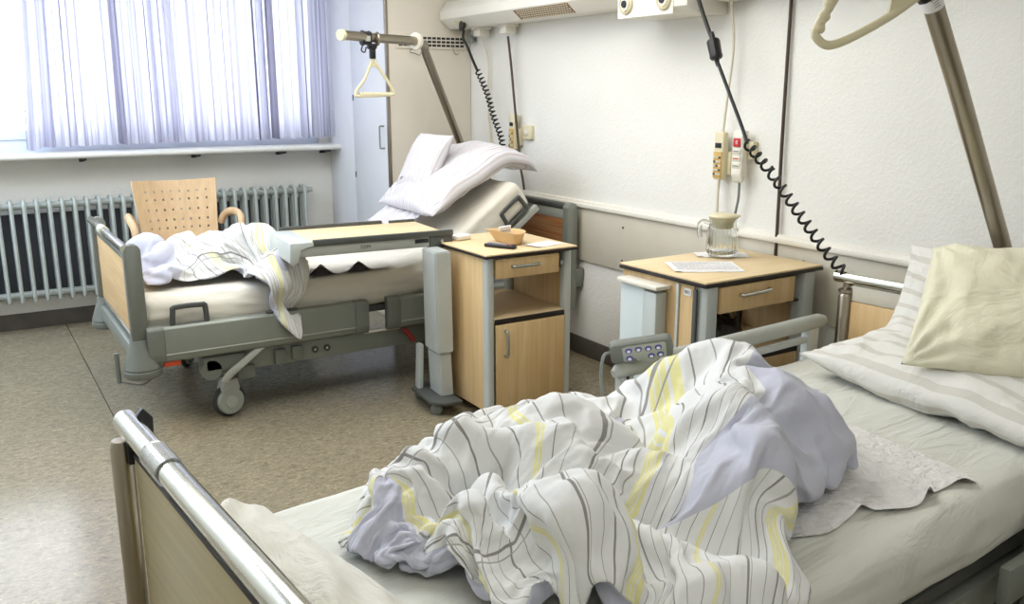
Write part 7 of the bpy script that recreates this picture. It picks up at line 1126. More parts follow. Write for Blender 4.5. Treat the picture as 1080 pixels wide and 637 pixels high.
'13 -6 13 5 -12 -2 10 -11 -10 2 16 4 0 10 -4 -19 -4 -13 -16 -28 -26 -25 -19 2 -27 -25 24 27 28 22 -14 -12 -2 -16 -6 6 19 28 23 25 10 -3 10 9 0 -3 21 9 -5 -15 -15 -6 5 13 -5 2 19 0 -14 12 0 -10 -9 7 19 6 -3 -5 -16 -17 -21 -16 -8 -27 -27 -21 -4 -20 -27 20 30 34 21 -11 -12 -16 -12 -2 10 25 26 30 18 2 14 11 -9 -2 16 11 -3 -16 -15 -1 -7 8 11 12 -7 9 11 -9 -12 14 1 -5 -6 18 -9 4 -11 -22 -15 -17 -18 3 -22 -25 -26 -14 -11 -27 16 35 40 17 -13 -16 -17 -8 0 16 28 28 29 11 15 14 -3 -11 1 17 2 -15 -13 -14 0 13 14 13 -4 5 11 -12 -11 -10 14 11 3 2 0 -9 -7 -14 -20 -21 -16 9 -16 -17 -18 -21 -23 -12 -27 11 41 47 12 -18 -18 -16 -3 1 23 28 27 31 19 15 3 -9 -8 10 6 -15 -12 -16 -6 14 6 15 18 6 4 -10 -14 -12 -9 14 14 3 0 -6 -13 -10 -12 -20 -15 12 -17 -21 -17 -17 -4 -16 -26 -22 5 45 51 5 -21 -18 -11 2 6 19 28 29 30 28 10 -2 -15 5 0 -5 -21 -16 -11 5 17 15 13 12 -3 10 -12 -16 -13 -10 10 15 -3 3 -7 -15 -10 -11 -13 '
'15 -10 -23 -18 -16 -10 -6 -12 -24 -24 -2 51 42 -1 -20 -16 -1 4 12 15 29 28 28 31 9 -7 -8 -8 -12 -5 -14 -22 -4 8 18 21 14 2 -3 13 -11 -18 -13 -13 3 14 13 -15 -8 -9 6 -18 12 -1 -20 -17 -15 -13 -13 -10 -11 -11 -25 -11 46 28 0 -17 -7 5 11 8 22 21 26 31 30 -2 -13 -13 -6 -10 -14 -8 -18 0 13 18 24 10 -4 -2 16 -16 -12 -7 -18 -5 8 12 12 -4 -5 -10 5 -5 -8 -10 -12 -15 -18 -10 -9 -8 -17 -25 -19 36 18 4 9 -15 13 7 12 14 21 25 33 21 -12 -17 -12 -8 -13 -12 -6 -5 0 22 11 25 -5 -5 23 -7 -8 0 -18 -16 1 -8 10 11 -3 -7 -6 10 -10 -8 -8 0 -7 -11 -10 -9 -10 -23 -13 -38 26 15 15 5 -3 15 13 7 20 10 24 31 8 -17 -16 -14 -10 -13 -5 -12 -1 18 6 26 8 -7 15 15 -2 -4 -10 -20 2 -7 -3 -13 10 -5 -8 -3 17 -10 2 -5 -10 -11 -10 -10 -9 6 -16 -19 -47 21 15 22 1 15 9 16 13 14 -3 22 25 -1 -9 -19 -18 -13 -2 -7 -7 2 7 21 19 -4 8 16 -3 -2 -4 1 2 1 -7 -9 -10 -16 -8 -9 6 19 2 -8 -9 -9 -10 -8 -7 -3 7 -16 -15 -53 19 19 22 12 11 12 9 22 '
'1 -12 22 16 -1 -12 -13 -19 -5 -10 -11 -6 16 5 20 16 -2 15 3 -11 -3 -3 2 2 5 -9 -8 -11 -12 -12 4 6 12 -1 -6 -8 -8 -6 -4 -4 -1 8 -14 -12 -60 20 22 18 10 12 16 23 16 -17 -11 17 8 -1 -12 -13 -13 -9 -12 -8 8 12 12 11 9 7 14 -13 -8 -9 1 3 12 -4 4 -20 -12 6 0 -3 -3 3 -2 -5 -6 3 0 -1 -5 -6 8 -9 -12 -63 22 18 15 16 5 19 38 -7 -30 -7 18 10 -4 -3 -13 -18 -10 -9 10 0 4 11 8 6 10 4 -26 -2 -3 5 12 7 4 3 -20 -11 -3 5 -9 16 -11 -5 -1 1 1 1 5 -6 1 2 -5 -10 -63 17 15 15 16 11 22 28 -24 -31 3 18 7 -3 -5 -13 -9 -8 0 6 19 -20 5 4 5 16 -19 -17 4 3 4 4 7 4 14 -18 -10 -10 -1 0 21 -2 10 -2 -3 -3 -2 -2 -2 -2 -2 -3 -5 24 -2 0 5 1 0 -1 -2 -4 -4 -1 -3 -4 1 -1 2 -3 -1 -1 -2 -5 1 4 6 6 1 -7 -5 -4 4 5 1 -2 -5 -7 4 2 -7 4 5 -4 3 -5 -4 0 5 -4 -2 5 3 -3 23 -2 -3 -5 5 -1 4 2 -3 -5 -3 -2 1 -8 -4 -1 -1 0 0 1 3 5 6 6 1 -1 -1 -6 -5 -6 1 7 -5 -4 5 -8 -1 5 1 0 -1 -1 8 1 -2 -3 -3 -3 0 1 2 31 -6 -6 -9 -3 -1 3 2 3 7 -4 -4 -1 -8 2 3 '
'0 -1 -1 -3 6 4 7 5 3 -1 -5 -5 -5 0 -6 -5 1 7 -3 -8 -3 8 8 3 -1 -1 -1 -2 0 0 -3 -5 1 0 -2 35 -9 -3 -10 -5 1 3 2 5 -2 -1 1 -6 0 1 -4 -8 2 4 8 6 3 5 -1 7 -1 -5 -4 -3 4 -6 -5 -6 6 -8 -5 0 5 6 5 4 2 -2 -4 -4 -3 0 -4 -5 0 2 44 -10 -6 -6 -3 -1 -1 6 4 -1 0 -8 -10 -4 0 -7 4 6 5 4 -4 6 4 7 7 0 -3 -4 2 0 -5 -4 -5 -4 3 -7 -6 -3 3 5 6 7 2 -2 -5 -4 -2 -4 -6 -2 1 55 -6 -7 -8 -5 -4 0 -2 8 -1 -8 -9 -6 -6 -3 0 8 6 4 -5 4 4 6 6 1 5 2 1 2 -2 -4 -4 -4 -5 -6 -3 -1 0 -8 4 4 6 2 2 -1 -6 -5 -2 -8 -2 1 60 0 -10 -5 -7 -3 -4 -2 0 -2 -2 -19 -1 -5 -4 7 3 7 3 -3 5 2 3 2 3 5 -1 7 8 0 -5 1 -5 -5 -5 -1 -7 -6 -7 3 5 8 -7 6 3 -6 -6 -5 -8 1 -2 69 -1 -6 -5 -5 -5 -6 -4 -7 -7 -7 -6 -5 -5 -2 -1 5 12 1 -2 -1 2 4 2 7 0 9 9 7 3 -1 -2 -4 -7 -5 -2 -4 -7 -9 7 5 -1 -7 1 8 -4 -7 -7 -8 5 1 58 9 -1 -5 -3 -5 -8 -7 -5 -11 -14 -15 4 -6 3 -5 11 6 -4 -1 1 1 1 5 8 4 10 9 -1 4 -5 -2 2 1 1 -8 -9 0 -9 -9 6 5 4 -5 5 -4 -9 -4 -8 6 -3 56 9 3 3 -2 -3 '
'-6 -13 -15 -8 -15 -11 -4 2 -5 8 2 2 -4 -1 0 5 3 1 7 12 8 0 1 5 -10 -3 0 1 5 4 -10 -10 -10 -6 3 7 10 1 -4 -4 -3 -6 -4 -11 0 58 6 10 4 5 1 -11 -11 -16 -9 -9 -19 -12 1 5 6 -8 4 -3 0 8 -4 2 11 8 8 -2 4 11 -4 -8 5 5 6 -2 -3 0 -10 -6 -10 -11 12 -7 2 -5 -4 -3 -4 0 7 -8 46 3 11 8 6 2 2 -18 -11 -8 -8 -15 -17 -2 5 -1 5 -8 5 -3 1 11 -4 2 8 8 9 9 1 -10 8 8 6 6 0 -4 -11 0 -13 -9 -6 -5 -13 -2 0 3 9 -1 -1 -11 6 23 2 11 6 12 5 0 -2 -9 -16 -6 -14 -12 -7 -1 5 8 -6 2 3 -9 10 5 -6 1 9 11 15 -8 8 10 7 8 4 -9 -9 -3 -5 1 -9 -8 -13 -4 -8 -5 -1 11 2 -11 -4 5 20 3 3 7 6 9 4 3 -7 -8 -13 -13 -9 2 -7 6 0 6 0 -11 -6 7 9 -2 -3 15 5 16 -3 11 12 8 4 -7 3 -9 4 -5 -9 -3 -13 -10 -3 -7 -11 -7 11 0 -11 -1 -1 21 -1 2 3 7 10 6 5 -3 -10 -9 -6 -11 0 4 1 2 1 -10 -10 -2 11 -4 -1 9 15 1 15 7 10 10 9 1 -7 -2 6 2 -10 -3 -12 -14 -6 -2 -8 -9 -13 -1 -1 10 0 -9 14 -5 -1 5 9 12 12 3 -6 -6 -6 -6 1 2 0 0 -3 -10 -11 2 -7 -3 2 5 13 14 6 -2 18 '
'9 3 12 8 -1 1 -6 5 -10 -10 -11 -12 3 -7 -8 -12 -12 -2 -1 6 10 -12 11 -12 1 10 8 8 9 9 1 4 3 -7 1 -1 -4 -9 -14 -11 -12 1 8 -13 2 10 12 14 -9 12 14 12 -1 13 4 11 -2 4 -2 -9 -11 -11 -13 -1 -9 -10 -5 -12 -3 0 4 12 -11 10 -13 -1 8 -1 7 12 11 14 9 3 -2 -2 1 -15 -18 -14 -13 -1 -7 11 -14 10 7 13 7 -3 -4 14 18 3 13 14 10 5 3 -10 -9 -11 -13 -12 -8 -10 -10 -7 -3 1 7 5 0 -12 4 -6 3 -6 4 1 15 16 16 0 12 9 -3 -8 -21 -20 -17 -15 -2 14 -11 -2 13 12 7 -3 -6 3 18 4 18 19 13 6 9 3 -7 -11 -13 -12 -12 -6 -11 -5 -7 -4 6 2 0 -11 -12 7 6 -6 -5 -8 5 15 16 17 2 15 7 0 -15 -17 -28 -17 -4 -5 15 -14 12 12 8 0 -8 -10 11 5 18 21 22 16 8 5 -2 -5 -8 -14 -14 -9 -17 0 -1 -15 -9 -4 5 6 -12 -5 8 1 -9 -7 -2 3 14 15 17 0 14 10 -3 -17 -19 -28 -1 -13 12 -11 16 16 3 4 -13 -9 -12 4 18 21 28 22 16 5 1 -6 0 -6 -11 -15 -15 -16 -8 9 -8 -10 -9 -7 -1 -12 3 4 3 2 -1 1 -7 14 11 12 14 0 7 -1 -15 -23 -26 -2 16 -14 16 19 11 -3 -7 -17 -19 11 '
'-6 15 31 27 17 15 4 1 -2 -2 -7 -9 -17 -14 -6 -7 -11 -14 -11 -9 -5 -4 5 -9 17 9 6 0 -4 -13 13 12 4 9 8 -5 -2 -9 -23 -11 -7 0 3 20 23 16 -3 -20 -24 -14 -1 9 22 30 22 23 -3 -1 1 2 2 -3 -4 -18 -4 -16 -19 -14 -9 -8 -6 -4 3 -11 -7 27 5 1 -3 -9 13 10 4 11 1 -3 6 -7 -15 -12 6 -3 -2 -3 24 18 5 -9 -17 -24 -3 8 16 19 24 21 -7 -4 1 1 2 5 -5 13 -11 -12 -18 -16 -16 -12 -6 -4 -2 0 -1 -16 36 -17 -1 -2 12 -2 10 8 12 -7 6 -5 -8 -11 -2 7 -4 -6 22 12 3 0 -12 -17 -2 14 12 8 20 20 15 -13 -7 -3 -4 -1 -1 4 13 -3 -13 -18 -18 -13 -6 -12 2 -2 -1 -5 -18 43 -18 -10 5 12 -5 9 12 -6 9 -6 -8 -5 -8 8 2 -1 -1 22 -4 2 -7 -15 7 16 10 18 9 17 15 2 -11 1 -4 -8 -4 -3 -2 3 2 -19 -18 2 -10 -9 -12 -14 -5 -4 0 -9 49 -16 -14 10 10 -8 12 -5 11 -6 -6 -1 -12 -5 2 3 4 15 3 -10 -3 -3 11 15 15 10 14 18 14 2 -9 0 6 -9 -4 1 -3 -3 -2 -17 -19 -17 -2 -5 -5 -7 -6 -7 -10 -16 -3 60 -16 -4 3 11 -9 5 9 -2 -3 -3 -4 0 -6 5 3 3 3 -13 8 -4 5 15 16 9 '
'19 12 16 3 -9 0 10 2 -10 3 -2 -2 -10 -19 -15 -19 -14 -12 -7 -6 -6 -5 -2 3 -17 -7 64 -14 9 5 1 1 5 3 -1 -1 -3 -4 -3 -1 -10 -4 -1 11 2 1 -3 13 16 16 9 13 17 5 -12 8 7 -5 11 -6 -14 -2 3 -19 -16 -17 -15 -8 -15 -10 -8 1 0 -8 3 -16 -5 60 -4 16 5 4 1 2 3 0 -2 -5 -3 -2 -8 -5 -8 -6 1 10 -1 11 13 17 16 8 13 10 -12 1 -6 9 15 -1 -15 -9 10 -15 -4 -18 -18 -18 -7 -16 -11 -6 -5 9 -8 1 -17 4 43 14 21 7 6 1 1 2 -2 -3 -3 -8 -5 -3 -7 -7 -8 0 5 10 10 14 18 14 9 7 -1 -6 -12 2 15 11 -12 2 -14 8 -15 -5 -13 -18 -18 -16 -13 -3 -10 -9 14 -7 -3 -16 2 33 35 26 12 6 -5 5 -1 -3 -2 -8 -4 -5 -6 -9 -11 -1 2 4 13 7 18 14 9 4 -9 1 4 0 -7 16 5 -13 9 -14 5 -16 -8 -20 -6 -13 -17 -16 -1 -6 -15 14 -3 -9 -15 0 36 43 34 14 3 -5 1 -2 0 -6 -8 -10 -12 4 -12 -3 -3 -3 12 9 12 12 8 6 -2 -13 -3 3 6 16 3 -9 -3 14 -12 0 -16 -18 -21 -9 -9 -2 -18 -1 -21 7 -7 -2 2 -13 -1 46 42 37 16 0 -2 -1 -3 -13 -11 -10 -7 4 -1 -10 -1 -7 4 11 -1 14 6 2 8 '
'-4 -13 0 9 15 10 -14 -1 13 3 -8 -19 -15 -17 -20 -11 -5 -4 1 -20 -13 0 1 9 -8 -8 -1 58 36 35 15 6 -2 -2 -8 -14 -10 -14 2 -1 -2 -6 -13 8 4 -8 6 14 0 13 -5 -10 7 -5 14 12 8 -12 0 12 -7 -16 -20 -18 -16 -15 0 6 -4 -20 -16 -5 1 8 2 0 -11 -3 70 26 28 23 1 1 -2 -10 -10 -15 -14 -7 -4 1 -10 4 0 -7 0 14 6 14 -8 -6 -3 9 6 5 16 -4 10 1 -6 -16 -19 -20 -17 -14 1 6 2 -19 -18 -11 6 1 -8 0 0 7 -3 74 20 25 17 -2 2 6 -7 -13 -15 -16 -12 -7 -3 -2 -3 -1 -3 13 8 15 -1 -11 -6 9 -2 4 17 12 -3 9 -4 -15 -19 -18 -17 -7 -13 -8 8 8 -18 -19 -4 5 -7 1 4 -4 -7 4 82 18 18 13 13 4 1 -6 -15 -15 -15 -16 -2 -14 -3 4 -9 11 9 15 8 -12 -7 0 9 2 1 7 16 6 -5 -7 -19 -17 -16 -12 -6 -9 -12 3 13 -19 -2 -2 -11 0 1 4 2 -10 9 69 11 19 17 10 12 0 -3 -14 -16 -17 -15 -14 0 -9 3 -6 9 13 15 4 -14 -2 8 -8 -2 1 14 14 -5 -5 -3 -19 -15 -10 -12 -6 -11 -11 12 9 -20 -4 6 -10 -1 0 0 1 13 3 45 16 12 16 16 17 -2 0 -14 -19 -11 -16 -18 -6 0 -4 6 3 15 15 '
'-8 -2 8 -8 2 -12 1 17 -5 -3 -2 -1 -18 -13 -10 -6 -11 -13 -1 15 9 -11 -15 0 9 -10 2 2 5 10 16 12 16 13 13 22 18 4 -4 -16 -12 -15 -16 -19 -9 0 2 0 16 15 0 2 11 -9 2 -11 11 -13 -6 10 -5 -5 -5 -8 -12 -15 -7 -15 7 -7 5 10 8 -12 -11 13 5 0 2 4 3 20 -10 13 11 11 19 20 5 -6 -9 -15 -14 -15 -7 -17 -3 0 13 14 14 3 12 2 -11 -5 14 -7 -13 -14 -10 -5 -2 -1 -1 -5 -13 -15 11 -3 6 -10 0 18 -10 -10 1 17 5 5 4 2 1 -18 14 8 11 13 19 3 -2 -4 -11 -13 -6 -15 -6 -9 2 11 15 17 16 4 1 -10 12 -8 -18 -16 -18 -14 -6 1 2 1 2 -15 13 7 1 -4 -14 -2 18 -4 -6 8 0 -9 8 0 2 2 -14 10 5 10 7 13 2 3 4 -1 -14 -8 -11 -8 -7 3 11 19 19 17 -4 5 12 -10 -15 -13 -7 -29 4 -23 1 8 4 -12 7 16 1 -1 -6 -16 11 4 12 -5 -13 -10 8 -9 1 10 1 4 -16 5 5 5 5 4 9 15 -4 -4 -3 -7 -8 -16 0 14 20 22 9 11 13 -10 -15 -7 -8 -7 -15 -29 9 -10 2 1 9 11 -11 -4 3 -13 14 -2 16 -1 2 -7 -9 -9 10 -6 -10 6 8 -14 1 10 7 -7 8 19 -8 -1 -1 -6 -8 -3 -9 16 -1 26 23 17 10 '
'-1 -14 -3 -7 2 2 -26 -23 -12 4 2 7 10 0 -5 -9 -15 -4 3 13 8 6 -6 -13 14 -4 -19 -2 0 10 5 -16 5 -4 1 10 19 2 -1 -10 0 -12 -6 -3 17 11 -9 26 24 19 1 -3 -13 -1 11 3 5 -20 -20 -19 -3 4 10 -5 -2 0 -11 -12 -13 0 7 15 -10 -5 6 17 -15 -15 11 1 -12 9 -9 4 1 -5 21 -2 -2 1 2 -12 2 -10 12 15 6 -8 27 23 13 -4 -3 -9 17 10 11 8 -17 -24 -22 -10 8 0 -1 -1 -15 -12 -11 -12 13 -14 0 0 4 19 5 -1 -22 -3 -3 4 7 -6 -4 0 0 19 -12 9 2 -8 2 -7 -3 4 19 -10 21 26 21 -3 0 -7 16 12 4 15 10 -9 -27 -15 -13 -11 -4 -1 8 -15 -14 -15 2 -11 10 -14 4 20 -4 2 8 -23 9 -18 -7 28 -3 -11 6 -8 10 -12 14 -4 3 2 -6 5 1 -11 19 24 25 -1 -1 0 18 10 5 18 16 7 -18 -26 -17 0 -11 -10 -9 9 -13 -13 -15 -6 3 -11 2 20 12 -5 4 -16 -12 -10 1 -24 43 -3 -2 -16 12 -13 4 3 12 1 0 -4 -3 -16 22 23 19 9 9 -6 9 19 3 15 20 12 -8 -14 -24 -13 -11 8 -9 -14 -9 1 -12 -15 -2 5 -7 6 20 4 1 -3 -19 -8 -28 7 -24 50 -7 1 -15 -11 7 -10 8 13 -2 -5 -9 -5 9 20 23 12 17 '
'3 -4 20 12 4 22 17 4 -9 -19 -11 -10 -18 -3 3 -9 -15 -12 -7 -2 7 -3 2 7 11 11 -6 -23 -3 -21 -28 12 -24 49 -3 0 -8 -12 -15 0 9 12 -7 -12 -1 15 11 11 20 18 1 3 12 21 3 13 20 17 -10 -12 -2 -9 -13 -18 -9 -4 4 -12 -16 0 1 10 1 3 4 10 3 -14 -25 -19 -14 -25 17 -24 38 8 -3 -13 -17 -6 4 11 4 -13 -6 16 14 17 7 12 3 8 10 20 11 5 22 18 5 -11 -12 -17 -3 4 -18 -10 2 -2 -18 1 -1 5 4 -4 12 6 4 -8 -22 -20 -29 -13 -18 20 -21 32 3 -4 -15 -14 1 9 6 -1 -12 0 16 18 24 8 12 -1 7 13 18 1 18 19 16 -6 -8 -13 -20 0 10 -16 -10 7 -9 -16 6 4 2 -4 5 8 8 -14 -2 -24 -26 -26 -23 5 9 -30 33 4 -7 -13 -7 8 6 -2 0 -10 10 24 18 18 13 9 -1 7 16 8 7 23 17 -9 -4 -6 -11 -4 -7 13 -14 -9 7 -15 -9 -1 7 9 -3 9 6 -7 -17 -12 -10 -27 -27 -26 0 12 -29 25 5 4 -18 -3 8 3 3 -8 -2 19 28 20 17 13 2 1 12 -1 11 22 19 1 -16 -5 -7 -15 18 2 1 -5 -10 5 -14 -7 -5 13 7 -1 9 0 -16 -16 -12 -11 -26 -27 -28 9 2 -29 22 3 12 -16 -3 4 3 3 -8 5 25 29 21 17 9 '
'-2 11 -4 14 12 21 9 -10 -17 -9 -8 -2 18 -9 -2 15 -1 -1 -14 -6 -6 15 7 4 -11 -2 -1 -22 -11 -20 -23 -26 -26 13 -7 -28 18 14 15 -15 -10 2 2 3 -6 12 30 28 22 17 -1 8 -3 13 7 19 13 -9 -11 -12 -16 -4 15 -5 7 5 -3 10 -3 -1 -9 -5 -4 8 14 2 -4 -13 -19 -23 -25 -25 -10 -25 14 -14 -25 16 28 13 -15 -13 -6 3 5 -4 18 29 29 25 15 -1 -2 10 1 18 14 2 -17 -13 -13 -10 16 -12 1 5 5 5 1 -4 10 4 -2 -3 -6 9 12 -12 -18 -24 -25 -25 -9 -23 -10 13 -22 -11 10 33 14 -13 -15 -13 1 7 -1 26 25 29 28 11 2 -3 2 3 17 12 -7 -22 -15 -12 16 -5 13 -9 -4 -2 2 4 7 2 5 -10 19 3 3 -10 -16 -19 -20 -27 -9 -9 -12 -10 3 -18 -24 19 39 11 -11 -15 -12 -8 9 5 23 30 29 26 6 9 -4 4 -2 17 -4 -11 -24 -13 14 1 14 7 -8 -4 0 2 -18 4 3 4 3 21 0 -11 -12 -18 -19 -5 -24 -25 -9 8 0 -21 -19 -19 28 42 5 -13 -11 -14 -5 6 14 21 28 31 26 10 5 -1 -10 5 2 -5 -14 -22 2 11 16 8 3 2 -4 -3 -17 -12 -4 1 5 18 9 -2 -14 -7 -19 -12 -4 -26 -17 -17 5 -1 0 -21 -24 28 '
'36 -4 -11 -12 -7 -1 9 17 20 26 30 27 8 1 -6 -10 -1 0 -8 -20 -15 7 17 18 9 2 2 0 -14 -12 -2 -14 -6 4 16 11 -6 -14 0 -5 -6 -14 -24 -21 -14 -7 -3 13 -12 -23 20 27 -10 -10 -6 -2 2 18 14 19 25 32 22 4 -9 -9 -9 2 -6 -13 -21 -8 13 20 20 9 -2 4 0 -16 -7 -2 -14 -14 1 12 12 -8 -4 -12 -3 5 -9 -16 -24 -2 -12 -15 14 -4 -11 -10 24 5 -16 0 0 6 22 17 18 18 30 16 -5 -11 -13 -1 -5 -9 -19 -16 1 16 23 18 3 0 2 5 -15 2 -17 -16 4 -11 17 -5 -10 -4 6 -7 -5 -1 -7 -14 -18 -13 -5 10 -10 1 -20 15 14 -11 7 -1 11 20 22 14 11 28 6 -12 -12 -6 -6 -9 -12 -13 -14 8 18 22 12 1 -1 12 -7 -3 0 -10 -21 8 4 -15 15 -13 -15 0 -4 -5 -2 0 -13 -16 -4 -4 0 7 -8 -29 19 15 -9 10 1 17 26 14 6 6 24 -4 -13 -10 -7 -7 -9 -9 -17 13 -1 13 21 3 3 6 6 -6 -9 1 3 -8 -19 15 5 -15 -15 -13 -2 -1 1 8 -11 -5 -12 5 -5 4 -6 1 -40 19 17 -7 13 13 16 24 5 -11 18 12 -1 -21 -8 -6 -11 -11 -7 16 -5 16 6 3 -1 15 10 -14 -3 -10 -1 4 5 3 -22 9 -10 -19 -9 16 -11 -4 '
'2 1 -11 -1 8 -1 -8 -1 0 -42 19 16 7 0 24 23 15 -10 -19 16 11 -1 -19 -4 -13 -9 -7 13 -3 15 5 -8 0 22 17 -18 -5 -14 3 -6 1 6 19 -22 -10 -3 -17 1 20 -14 -4 -3 -2 0 6 -4 -2 0 0 -1 -43 15 17 17 -1 23 33 -1 -29 -10 17 16 -16 -14 -9 4 -13 7 -5 18 -4 5 -9 5 18 12 -33 -7 -3 2 5 7 20 4 -23 -13 -11 0 3 19 -13 -2 -3 -2 -1 -1 0 0 0 0 0 ',
), 'rumpled white duvet with grey and yellow stripes heaped on the near bed')
